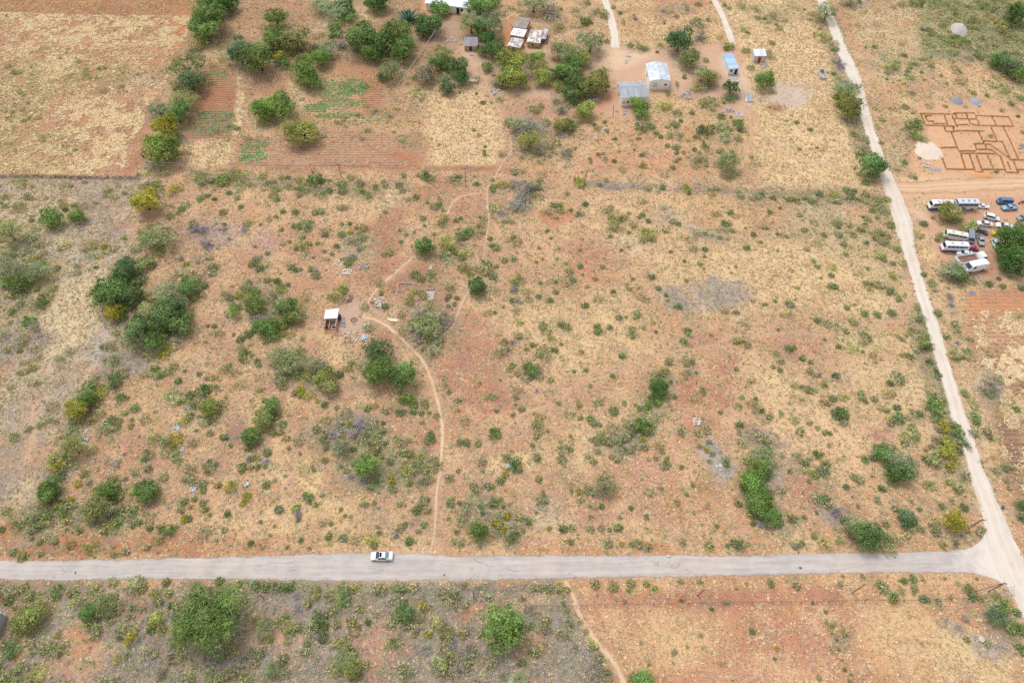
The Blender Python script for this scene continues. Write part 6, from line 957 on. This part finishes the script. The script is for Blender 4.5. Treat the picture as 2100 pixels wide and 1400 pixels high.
mesh_at('concrete_bracket', 'grey angled concrete bracket leaning in the weeds above the hut', 'rubble', 647,556, lambda m: (m.slab([(-1.0,-.4,0),(-.7,-.4,0),(.1,1.0,1.1),(-.2,1.0,1.1)],.14), m.slab([(.1,1.0,1.1),(-.1,.8,1.1),(1.0,-.2,0),(1.25,-.1,0)],.14)), CONC, 0)
mesh_at('boulder', 'white boulder in yellow grass near the lower dirt road', 'boulder', 2011,1311, lambda m: m.slab([(-.55,-.2,.02),(-.1,-.62,.02),(.5,-.4,.02),(.62,.2,.02),(.1,.62,.02),(-.45,.4,.02)],.5), STONE, bevel=.15)
# latrine ruin, junk tables, brick stack
mesh_at('latrine_ruin', 'roofless grey latrine block in the dry grass by the dirt road', 'ruin', 1681,163, lambda m: (m.box(0,.25,0,4.5,0,1.1), m.box(1.9,2.15,0,4.0,0,.9), m.box(.25,1.9,0,.25,0,.6), m.box(.25,1.9,4.25,4.5,0,1.2), m.box(.25,1.9,.25,1.5,0,.3), m.box(1.9,3.6,4.2,4.55,0,.5)), surf('grey_block', (186,186,190), .9, .12), -.1, bevel=.02)
mesh_at('brick_block', 'low pale masonry tank beside the footpath below the shacks', 'tank', 964,171.5, lambda m: (ring(m,2.6,1.9,.9,.2), m.box(.2,2.4,.2,1.7,0,.6), m.box(-.4,.0,.4,1.8,0,.7)), surf('pale_masonry', (206,190,168), .9, .14), .0, bevel=.03)
def sheds(m): m.slab([(-1.0,-1.6,.2),(1.0,-1.8,.3),(.5,1.7,1.3),(-.6,1.7,1.3)],.05); m.slab([(-1.7,-.9,.05),(-1.05,-1.6,.2),(-.65,1.6,1.25),(-1.2,1.2,.5)],.05); m.box(-.8,.9,-1.5,-1.3,0,.25); m.box(-.5,-.4,1.4,1.5,0,1.3); m.box(.4,.5,1.4,1.5,0,1.3)
mesh_at('sheet_shelter', 'leaning shelter of grey metal sheets near the threshing patch', 'shelter', 1536,204, sheds, S_GREY, .1)
def junk(seed, w, d, h, n):
    def f(m):
        r_ = random.Random(seed)
        for i in range(n):
            M = Matrix.Translation((r_.uniform(-w,w)/2, r_.uniform(-d,d)/2, r_.uniform(0,h*.5))) @ Matrix.Rotation(r_.uniform(0,6.28),4,'Z') @ Matrix.Rotation(r_.uniform(-.4,.4),4,'X'); a, b, c = r_.uniform(.08,.34), r_.uniform(.07,.26), r_.uniform(.03,.2); m.box(-a,a,-b,b,0,c,M)
    return f
JW = surf('pale_scrap', (196,196,202), .6, .3, 2, dirt=(130,120,120), dirt_amt=.7); JM = surf('mixed_scrap', (172,166,164), .7, .4, 2, dirt=(96,84,84), dirt_amt=.8); RB = surf('white_rubble', (212,204,196), .9, .2, 3); JB = surf('blue_scrap', (190,208,228), .5, .3, 2, dirt=(230,232,236), dirt_amt=.9)
for px,py,w,d,h,n,mt,nm,lb,ct in [
 (1407,196,3.4,4.6,1.1,46,JW,'scrap_heap','round heap of white scrap sheets on sandy ground beside the white-roofed house','scrap heap'),(1568,137,2.2,2.8,.9,26,JW,'scrap_heap','white clutter piled just below the red-doored shed','scrap heap'),(1562,205,2.4,2.6,.5,22,JW,'scrap_heap','pale plastic sheeting heaped right by the metal shelter','scrap heap'),
 (1497,227,2.6,2.0,.5,26,JM,'scrap_heap','grey rubbish strewn below the sparse dark tree','scrap heap'),(1514,236,2.6,2.4,.3,16,JB,'scrap_heap','white and blue rags lying below the dark tree beside the path','scrap heap'),(1281,232,1.3,2.2,.8,16,JW,'scrap_heap','small whitish stack in front of the grey-roofed house','scrap heap'),
 (1289,115,2.2,1.8,.3,16,JW,'scrap_heap','loose pale sheets lying in the open sandy yard','scrap heap'),(1286,127,1.8,2.4,.3,14,STONE,'scrap_heap','few pinkish slabs below the loose sheets in the open yard','scrap heap'),(1012,118,3.4,2.4,.9,34,JM,'scrap_heap','dark heap of scrap and rags under the shack trees','scrap heap'),(1024,98,3,4,.8,30,JM,'scrap_heap','mixed rubbish along the flank of the long shack row','scrap heap'),
 (1030,30,3.4,4.4,.8,30,JM,'scrap_heap','grey junk at the top corner of the orange sand','scrap heap'),(967,113,1.4,1.4,.7,12,JB,'scrap_heap','pale blue tub and oddments in front of the small hut','scrap heap'),(1116,86,3,3,.6,22,JM,'scrap_heap','loose timbers and pipes beside the lean-to of sheets','scrap heap'),(923,82,5,3.5,.3,44,RB,'rubble_heap','pale rubble spread in the garden below the long white house','rubble'),
 (1214,205,1.6,1.3,.4,12,JB,'scrap_heap','blue and white rags under the trees by the sunken yard','scrap heap'),(1015,192,1.0,1.0,.6,8,JB,'scrap_heap','dark blue bundle at the foot of the bright olive tree','scrap heap'),(1018,186,4,1,.4,18,JW,'scrap_heap','white scraps along the path under the trees','scrap heap'),(1158,277,2.6,2.6,.3,34,RB,'rubble_heap','pinkish rubble among bushes below the tree belt','rubble'),(1234,270,3,4,.25,24,RB,'rubble_heap','pale rubble trail on orange soil below the yard','rubble'),(1222,284,2,1.6,.2,14,RB,'rubble_heap','small white rubble scatter at the foot of the orange slope','rubble'),
 (712,558,2.4,2.0,.4,44,RB,'rubble_heap','bright white rubble heap up the slope from the ruined hut','rubble'),(692,540,2.2,2.2,.25,20,RB,'rubble_heap','thin scatter of white chips above the bright rubble heap','rubble'),(747,548,2.3,1.8,.35,44,JM,'rubble_heap','grey stone heap on red soil beside the bright one','rubble'),(778,620,2.4,3.2,.4,40,RB,'rubble_heap','orange-white rubble with weeds beside the hut yard','rubble'),(748,693,1.8,2.2,.35,26,JB,'scrap_heap','blue-white plastic scraps at the edge of the dark acacia','scrap heap'),(752,672,1.2,2.2,.5,20,JB,'scrap_heap','pale plastic tangled on a bush in the hut yard','scrap heap'),
 (716,617,2.6,1.2,.5,20,surf('old_wood',(128,106,92),.9,.4),'timber_heap','old dark timbers heaped behind the ruined hut','timber'),(1429,864,1.9,2.0,.3,26,RB,'rubble_heap','white rubble on bare red ground in the middle of the field','rubble'),(1452,900,.9,1.6,.2,8,RB,'rubble_heap','small heap of white chips beside grey twigs','rubble'),(1475,958,1.2,1.2,.2,10,RB,'rubble_heap','pale chips at the lower end of the grey twig patch','rubble'),(694,684,3.2,1.2,.2,34,BRICK,'rubble_heap','broken brick pieces along the foot of the ruined hut','rubble'),(703,660,1.4,3.0,.3,26,JM,'rubble_heap','dark oddments along the flank of the ruined hut','rubble'),(720,690,4.5,3.5,.12,26,RB,'rubble_heap','loose whitish chips round the brick pit','rubble'),(664,655,.8,3,.2,14,BRICK,'rubble_heap','few fallen bricks on the far flank of the ruined hut','rubble'),
 (175,905,1.0,1.3,.3,20,JB,'litter_heap','blue and white plastic caught at the hedge beside a round olive tree','litter'),(178,884,.8,.7,.2,8,JW,'litter_heap','white bag among grey twigs by the hedge','litter'),(386,837,1.0,.6,.2,10,JB,'litter_heap','light blue plastic among the four round bushes','litter'),(418,819,.7,.5,.2,6,JB,'litter_heap','small blue-white scrap on the yellow-green bush','litter'),(361,877,1.4,1.2,.2,20,JB,'litter_heap','white-blue plastic strewn above the yellowish bush','litter'),(374,922,1.0,.8,.2,10,JW,'litter_heap','few white scraps below the yellowish bush','litter'),(397,1003,1.3,1.9,.3,28,JW,'litter_heap','heap of white bags in the scrub above the tar road','litter'),(507,993,.9,1.0,.3,10,JB,'litter_heap','lone blue and white bag near the round green bush','litter'),
 (1032,996,0,0,0,0,None,'','',''),(1043,956,.6,1.2,.2,10,JB,'litter_heap','pale blue scrap between the dark bush and the yellow one','litter'),(1900,338,2.2,2.4,.3,26,RB,'rubble_heap','white stones below the pale sand heap','rubble'),(1762,188,1.2,.9,.2,0,None,'','',''),(1698,187,1.2,.7,.25,8,JW,'scrap_heap','white sheet lying by the hedge of the dirt road','scrap heap'),(2010,570,.6,1.4,.3,8,JW,'scrap_heap','white bag dropped below the panel van','scrap heap'),(1013,48,1.4,2.6,.6,10,S_GREY,'scrap_heap','leaning grey sheets beside the shack trees','scrap heap'),(2093,300,2,3,.4,22,JM,'rubble_heap','grey stones at the far side of the foundation trenches','rubble'),(8,1226,1.6,1.2,.8,8,surf('rust_red',(150,76,62),.8,.3),'scrap_heap','rusty red iron beside the corrugated shed corner','scrap heap')]:
    if n: mesh_at(nm, lb, ct, px, py, junk(px*7+py, w, d, h, n), mt, 0, 'heaps of rubble and scrap', .02)
mesh_at('table_top', 'white board lying on the sand beside the tree belt', 'board', 1224,206, lambda m: m.box(-.5,.5,-.9,.9,.0,.12), JW, -.25)['category'] = 'board'
bpy.data.objects['table_top'].name = 'white_board'
# heaps of sand, gravel and the big mound
def heap(name, label, px, py, rx, ry, h, mat, seed, poly=None):
    o = at(px, py); a, b = rx*mpp(px,py), ry*mpy(px,py); n = 36; V = []; F = []
    g = np.linspace(-1.15,1.15,n); XX, YY = np.meshgrid(g, g); q = np.hypot(XX, YY)+.28*(fnoise(XX*3+seed,YY*3,.7,seed)-.5); z = np.clip(1-q, 0, 1)**.8*h*(.75+.5*fnoise(XX*4,YY*4,.9,seed+3))-.04*(q > 1)
    ii = np.arange(n*n).reshape(n,n); F = np.stack([ii[:-1,:-1],ii[:-1,1:],ii[1:,1:],ii[1:,:-1]],-1).reshape(-1,4); keep = q.ravel()[F].min(1) < 1.02
    me = np_mesh(name, np.stack([XX.ravel()*a, YY.ravel()*b, z.ravel()],1), F[keep], None, mat, True); ob = link(bpy.data.objects.new(name, me)); ob.location = (o.x, o.y, 0); return tag(ob, label, 'heap', 'heaps of sand and gravel')
heap('sand_heap', 'wide pale sand heap beside the foundation trenches', 1904,309, 27,19, .55, surf('pale_sand', (226,208,190), .95, .08, 2), 3)
heap('gravel_heap', 'round blue-grey gravel heap above the trenches', 1962,207, 12,8, 1.0, surf('blue_gravel', (146,150,160), .95, .4, 9), 5)
heap('gravel_heap', 'flatter blue-grey gravel heap with pale streak, paired with the round one', 2000,209, 13,7, .6, surf('blue_gravel2', (160,164,174), .95, .5, 7), 8)
heap('rubble_mound', 'tall grey rubble mound in green bush at the top corner', 1968,63, 16,13, 2.4, surf('grey_rubble', (196,186,182), .95, .25, 4), 11)
heap('gravel_heap', 'dark grey patch of chippings at the trench corner', 1918,348, 13,4, .25, surf('grey_chips', (170,160,166), .95, .4, 8), 13)
heap('manure_heap', 'dark sheet-like patch of ash on bare soil by the ploughed field', 1994,601, 7,5, .2, surf('ash', (140,136,146), .95, .3, 5), 15)
heap('earth_heap', 'orange spoil heap along the near side of the trenches', 2010,360, 28,6, .4, surf('orange_spoil', (216,158,108), .95, .12, 3), 17)
# ------------------------------------------------------------------ poles, cables, fences
POLEW = surf('pole_wood', (122,106,96), .9, .25, 3); POLEP = surf('pale_pole', (150,170,196), .7, .15, 3)
def pole(label, base, top, r=.1, arm=True, mat=POLEW, lean=True, hfix=None):
    z = hfix or height_of(base, top); b = at(*base); T = at(*top, z); T = Vector((T.x, T.y, z)); d = T-b; d.x = max(-.6, min(.6, d.x)) if lean else 0; d.y = max(-.6, min(.6, d.y)) if lean else 0; d.z = z
    t = empty('utility_pole', b); tag(t, label, 'pole', 'wooden poles'); m = MB(); m.tube((0,0,-.1), d, r, r*.75, 10); m.build('shaft', mat, t)
    if arm:
        m = MB(); m.box(-.55,.55,-.05,.05,z-.45,z-.33, Matrix.Translation((d.x,d.y,0))); a = m.build('crossarm', mat, t)
        for x in (-.45,.45): m = MB(); m.tube((d.x+x,d.y,z-.33),(d.x+x,d.y,z-.15),.05,.035,8); m.build('insulator', surf('porcelain',(226,222,214),.3), a)
    return b+d
T1 = pole('wooden pole where the garden cables part, green bush at its foot', (700,363), (692,335))
T2 = pole('lone wooden pole above the loop of footpath', (955.5,382), (953.5,344))
T3 = pole('wooden pole beside the pale yellow bush', (1196,390), (1204,351))
T4 = pole('tall pole before the dark tree of the long white house', (897,97), (893,62), arm=False, mat=POLEP)
T5 = pole('slanting dark pole in the brush below the tar road', (541,1226), (527,1213))
T6 = pole('short dark pole below the tar road, between brush and big round tree', (972,1225), (970,1209), arm=False)
T7 = pole('dark pole beside the blue one in the roadside grass', (1431,1221), (1444,1209))
T8 = pole('dark leaning pole by the wire fence near the junction', (1747,1216), (1774,1197))
pole('pale blue pole rising from green bush below the tar road', (713,1234), (716,1209), .09, False, POLEP); pole('blue marker pole in the roadside grass', (1405,1230), (1405,1210), .09, False, POLEP)
pole('thin dark post on bare sand before the grey-roofed house', (1257,240), (1258.5,216), .1, False); pole('thin pole at the fence end beside the dirt road', (1765,405), (1775,390), .1, False)
def twin(label, b1, t1, b2, t2):
    z = height_of(b2, t2); B1, B2 = at(*b1), at(*b2); t = empty('twin_pole', (B1+B2)/2); tag(t, label, 'pole', 'wooden poles'); o = Vector(t.location)
    up = Vector((.25,.2,z))
    m = MB(); m.tube(B2-o, B2-o+up, .1, .08, 10); m.build('shaft', POLEW, t); m = MB(); m.tube(B1-o, B2-o+up*.97, .08, .06, 8); m.build('strut', POLEW, t)
    m = MB(); p = B2-o+up; m.box(-.9,.9,-.06,.06,z-.6,z-.45, Matrix.Translation((p.x,p.y,0))); a = m.build('crossarm', POLEW, t)
    for x in (-.8,0,.8): m = MB(); m.tube((p.x+x,p.y,z-.45),(p.x+x,p.y,z-.22),.06,.04,8); m.build('insulator', surf('porcelain',(226,222,214),.3), a)
    return B2+up
T9 = twin('braced pole pair by the lower corner of the junction', (1997,1213), (2057,1197), (2026,1213), (2058,1196)); T10 = twin('braced pole pair by the yellow bush above the junction', (1984,1081), (2010,1066), (1984,1086), (2016,1068))
CABLE = surf('cable', (176,170,166), .6, .1); CABLED = surf('dark_cable', (70,64,62), .6, .1)
def cable(label, A, B_, r, sag, mat=CABLE, n=14, group='overhead cables'):
    m = MB(); P_ = [A+(B_-A)*(i/n)-Vector((0,0,sag*4*(i/n)*(1-i/n))) for i in range(n+1)]
    for p, q in zip(P_, P_[1:]): m.tube(p, q, r, r, 5)
    return tag(m.build('cable', mat), label, 'cable', group)
cable('pale bundled cable rising across the gardens to the tall pole', T1-Vector((0,0,.3)), T4, .085, 1.2)
far = at(250,330,6.5); cable('thin cable running from the gardens pole past the round green tree', T1-Vector((0,0,.4)), far, .035, .6); far2 = at(250,336,6.3); cable('lower thin cable running from the gardens pole past the round green tree', T1-Vector((.3,0,.5)), far2, .03, .6)
cable('thin cable between the gardens pole and the lone pole', T1-Vector((0,0,.4)), T2-Vector((0,0,.4)), .02, .9, CABLED); cable('thin cable between the lone pole and the yellow-bush pole', T2-Vector((0,0,.4)), T3-Vector((0,0,.4)), .02, .9, CABLED)
cable('roadside cable between the slanting pole and the short pole', T5-Vector((0,0,.3)), T6-Vector((0,0,.1)), .012, .8, CABLED); cable('roadside cable from the short pole to the pole beside the blue one', T6-Vector((0,0,.1)), T7-Vector((0,0,.3)), .012, .9, CABLED); cable('roadside cable from the pole beside the blue one to the leaning pole', T7-Vector((0,0,.3)), T8-Vector((0,0,.3)), .012, .8, CABLED); cable('roadside cable from the leaning pole to the junction pair', T8-Vector((0,0,.3)), T9-Vector((0,0,.5)), .012, .8, CABLED); cable('cable crossing the junction between the two braced pairs', T9-Vector((0,0,.5)), T10-Vector((0,0,.5)), .012, .4, CABLED)
def fence(name, label, pts, gap, h, r, mat, wires=(.35,.7,1.05), wr=.012, wmat=None):
    c = resample(W2(pts), gap); o = c[0]; t = empty(name, (o[0],o[1],0)); tag(t, label, 'fence'); rf = random.Random(int(pts[0][0]+9))
    tops = []
    for p in c:
        k = h*rf.uniform(.85,1.1); a = Vector((p[0]-o[0]+rf.uniform(-.1,.1), p[1]-o[1]+rf.uniform(-.15,.15), 0)); m = MB(); m.tube(a-Vector((0,0,.05)), a+Vector((rf.uniform(-.1,.1),rf.uniform(-.1,.1),k)), r, r*.8, 6); m.build('post', mat, t); tops.append(a)
    for z in wires:
        m = MB()
        for a, b in zip(tops, tops[1:]): m.tube(a+Vector((0,0,z)), b+Vector((0,0,z)), wr, wr, 4)
        m.build('wire', wmat or surf('fence_wire', (92,84,80), .6), t)
fence('wire_fence', 'low post and wire fence along the foot of the homestead field', [(1130,346),(1215,352),(1340,369),(1500,377),(1660,382),(1765,386)], 6.5, 1.2, .06, surf('pale_post', (196,180,164), .9), wr=.02, wmat=surf('pale_wire', (190,176,160), .6))
fence('wire_fence', 'low dark wire fence below the tar road towards the junction', [(1040,1242),(1100,1243),(1160,1244),(1182,1243)], 4.5, 1.1, .05, TIMB, wr=.016); 
bpy.data.objects['wire_fence.001']['label'] = 'short dark wire fence through grey brush between round tree and sloping path'
fence('wire_fence', 'long dark wire fence across red soil from the sloping path to the junction', [(1190,1243),(1240,1242),(1340,1240),(1480,1238),(1600,1236),(1700,1234),(1850,1231),(1985,1228)], 5.0, 1.1, .05, TIMB, wr=.016)
# brushwood fence along the foot of the stubble field
t = empty('brush_fence', at(0,364)); tag(t, 'dark line of piled brushwood along the foot of the stubble field', 'fence'); o = t.location
q = np.random.default_rng(3); c = resample(W2([(-60,362),(80,363.5),(200,365.5),(284,367)]), .5); n = len(c)*16; P0 = c[q.integers(0,len(c),n)]+q.normal(size=(n,2))*np.array([.3,.45]); an = q.normal(0,.6,n); ln = q.uniform(.4,1.4,n); z0 = q.uniform(.05,.6,n)
Av = np.column_stack([P0-o[:2], z0]); Dv = np.column_stack([np.cos(an)*ln, np.sin(an)*ln, q.normal(0,.25,n)]); Sv = np.cross(Dv, q.normal(size=(n,3))); Sv *= .028/(np.linalg.norm(Sv,axis=1,keepdims=True)+1e-9)
me = np_mesh('branches', np.stack([Av-Sv,Av+Sv,Av+Dv+Sv*.6,Av+Dv-Sv*.6],1).reshape(-1,3), np.arange(4*n).reshape(n,4), {'tone': ('FACE','FLOAT',q.uniform(.5,1.3,n))}, TWIG); ob = link(bpy.data.objects.new('branches', me), t); ob.color = (*lin((128,116,116)),1)
for x in (222,135,60): m = MB(); p = at(x,365)-o; m.tube(p, p+Vector((.1,0,1.4)), .06, .05, 6); m.build('post', TIMB, t)
# gate bars at the lower dirt road and a walker's bundle, road stones
t = empty('metal_gate', at(2068,1216), .2); tag(t, 'thin pale metal gate frame at the lower corner of the junction', 'gate'); m = MB()
for i in range(4): m.tube((-.9+i*.6,-.5,0),(-.7+i*.6,.9,1.2),.035)
m.tube((-1.1,-.5,.1),(1.1,-.6,.1),.03); m.tube((-.8,.9,1.2),(1.3,.8,1.2),.03); m.build('gate_frame', surf('gate_steel', (168,184,204), .5, .1, 3, .5, .4), t)
mesh_at('sack', 'dark blue sack lying at the verge of the upper junction road', 'sack', 2056,1041, lambda m: (m.box(-.35,.35,-.25,.25,0,.4), m.box(.2,.6,.1,.4,0,.3)), surf('blue_sack', (84,84,120), .8, .2), .5, bevel=.12)
for i, (px, py, s, lb) in enumerate([(1641,1164,.28,'dark stone on the tar road towards the junction'),(911,1178,.2,'dark stone on the tar road near the footpath mouth'),(155,1174,.22,'dark stone on the tar road at the shed end'),(1371,1140,.35,'pale stone on the upper edge of the tar road')]): mesh_at('stone', lb, 'stone', px, py, lambda m: m.box(-s,s,-s*.7,s*.7,0,s*.8), STONE if 'pale' in lb else surf('dark_stone', (120,112,106), .9, .2), i, bevel=.08)
# fallen branches under the big bare tree and elsewhere
def branch(label, px, py, rz, L_, mat):
    m = MB(); m.tube((0,0,.12),(L_*.5,.15,.2),.07,.05,6); m.tube((L_*.5,.15,.2),(L_,-.1,.12),.05,.03,6); m.tube((L_*.35,.1,.18),(L_*.6,.6,.25),.04,.02,5); o = m.build('fallen_branch', mat); p = at(px,py); o.location = (p.x,p.y,0); o.rotation_euler = (0,0,rz); tag(o, label, 'branch')
PW = surf('bleached_wood', (222,212,214), .8, .1); branch('bleached fallen branch under the big bare tree', 843,696,-.35,2.6,PW); branch('pale log between two green bushes in the yellow grass', 127,446,.05,1.6,PW); branch('bleached branch lying on red soil near the pole with the blue marker', 1606,1362,-.9,2.2,PW)
bpy.data.objects['fallen_branch.002']['label'] = 'bleached branch lying on red soil in the lower field'
# pale litter too small and loose to count
q = np.random.default_rng(8); VV, KK = [], []
for px, py, rx, ry, n in [(400,930,260,100,70),(720,620,80,60,60),(1100,1220,900,26,70),(700,1120,700,20,40),(1220,270,60,30,60),(1000,185,90,20,60),(930,85,60,40,80),(1500,215,60,30,40),(150,960,120,80,40),(1360,880,300,80,40),(1180,240,200,60,60),(1000,1350,500,40,20),(560,540,160,60,20),(1905,340,20,16,40),(700,700,60,30,40)]:
    for _ in range(n//2):
        p = at(px+q.normal()*rx*.5, py+q.normal()*ry*.5); s = q.uniform(.05,.16); a = q.uniform(0,6.28); c, d = math.cos(a)*s, math.sin(a)*s
        VV.append([[p.x-c,p.y-d,.06],[p.x+d,p.y-c,.1],[p.x+c,p.y+d,.07],[p.x-d,p.y+c,.12]]); KK.append(lin([(206,204,206),(186,198,212),(204,192,182)][q.integers(3)]))
stuff('litter', [np.array(VV)], None, [np.array(KK)])
# ------------------------------------------------------------------ light: bright overcast day
w = bpy.data.worlds.new("World"); sc.world = w; w.use_nodes = True; nt = w.node_tree; bg = nt.nodes['Background']
sky = nt.nodes.new('ShaderNodeTexSky'); sky.sky_type = 'NISHITA'; sky.sun_disc = False; ELEV, AZ = math.radians(62), math.radians(-35)
sky.sun_elevation = ELEV; sky.sun_rotation = AZ; sky.air_density = 1.0; sky.dust_density = 4.0; sky.altitude = 1000
hs = nt.nodes.new('ShaderNodeHueSaturation'); hs.inputs['Saturation'].default_value = .25; hs.inputs['Value'].default_value = 1.28
nt.links.new(sky.outputs[0], hs.inputs['Color']); nt.links.new(hs.outputs[0], bg.inputs['Color']); bg.inputs['Strength'].default_value = .15
sd = bpy.data.lights.new('sun', 'SUN'); sd.energy = 1.6; sd.angle = math.radians(24); sd.color = (1, .96, .9); so_ = link(bpy.data.objects.new('sun', sd)); so_.location = (0, 60, 200)
dv = Vector((math.sin(AZ)*math.cos(ELEV), math.cos(AZ)*math.cos(ELEV), math.sin(ELEV))); so_.rotation_euler = dv.to_track_quat('Z', 'Y').to_euler()
cam = bpy.data.cameras.new('camera'); co = link(bpy.data.objects.new('camera', cam)); co.location = (0, 0, HC); co.rotation_euler = (math.pi/2-TH, 0, 0); cam.lens = 24; cam.sensor_width = 36; cam.clip_end = 9000; cam.clip_start = 1; sc.camera = co
sc.view_settings.view_transform = 'Standard'; sc.view_settings.look = 'None'; sc.view_settings.exposure = 0; sc.view_settings.gamma = 1
sc.cycles.max_bounces = 6; sc.cycles.transparent_max_bounces = 8; sc.cycles.diffuse_bounces = 3; sc.cycles.use_denoising = False
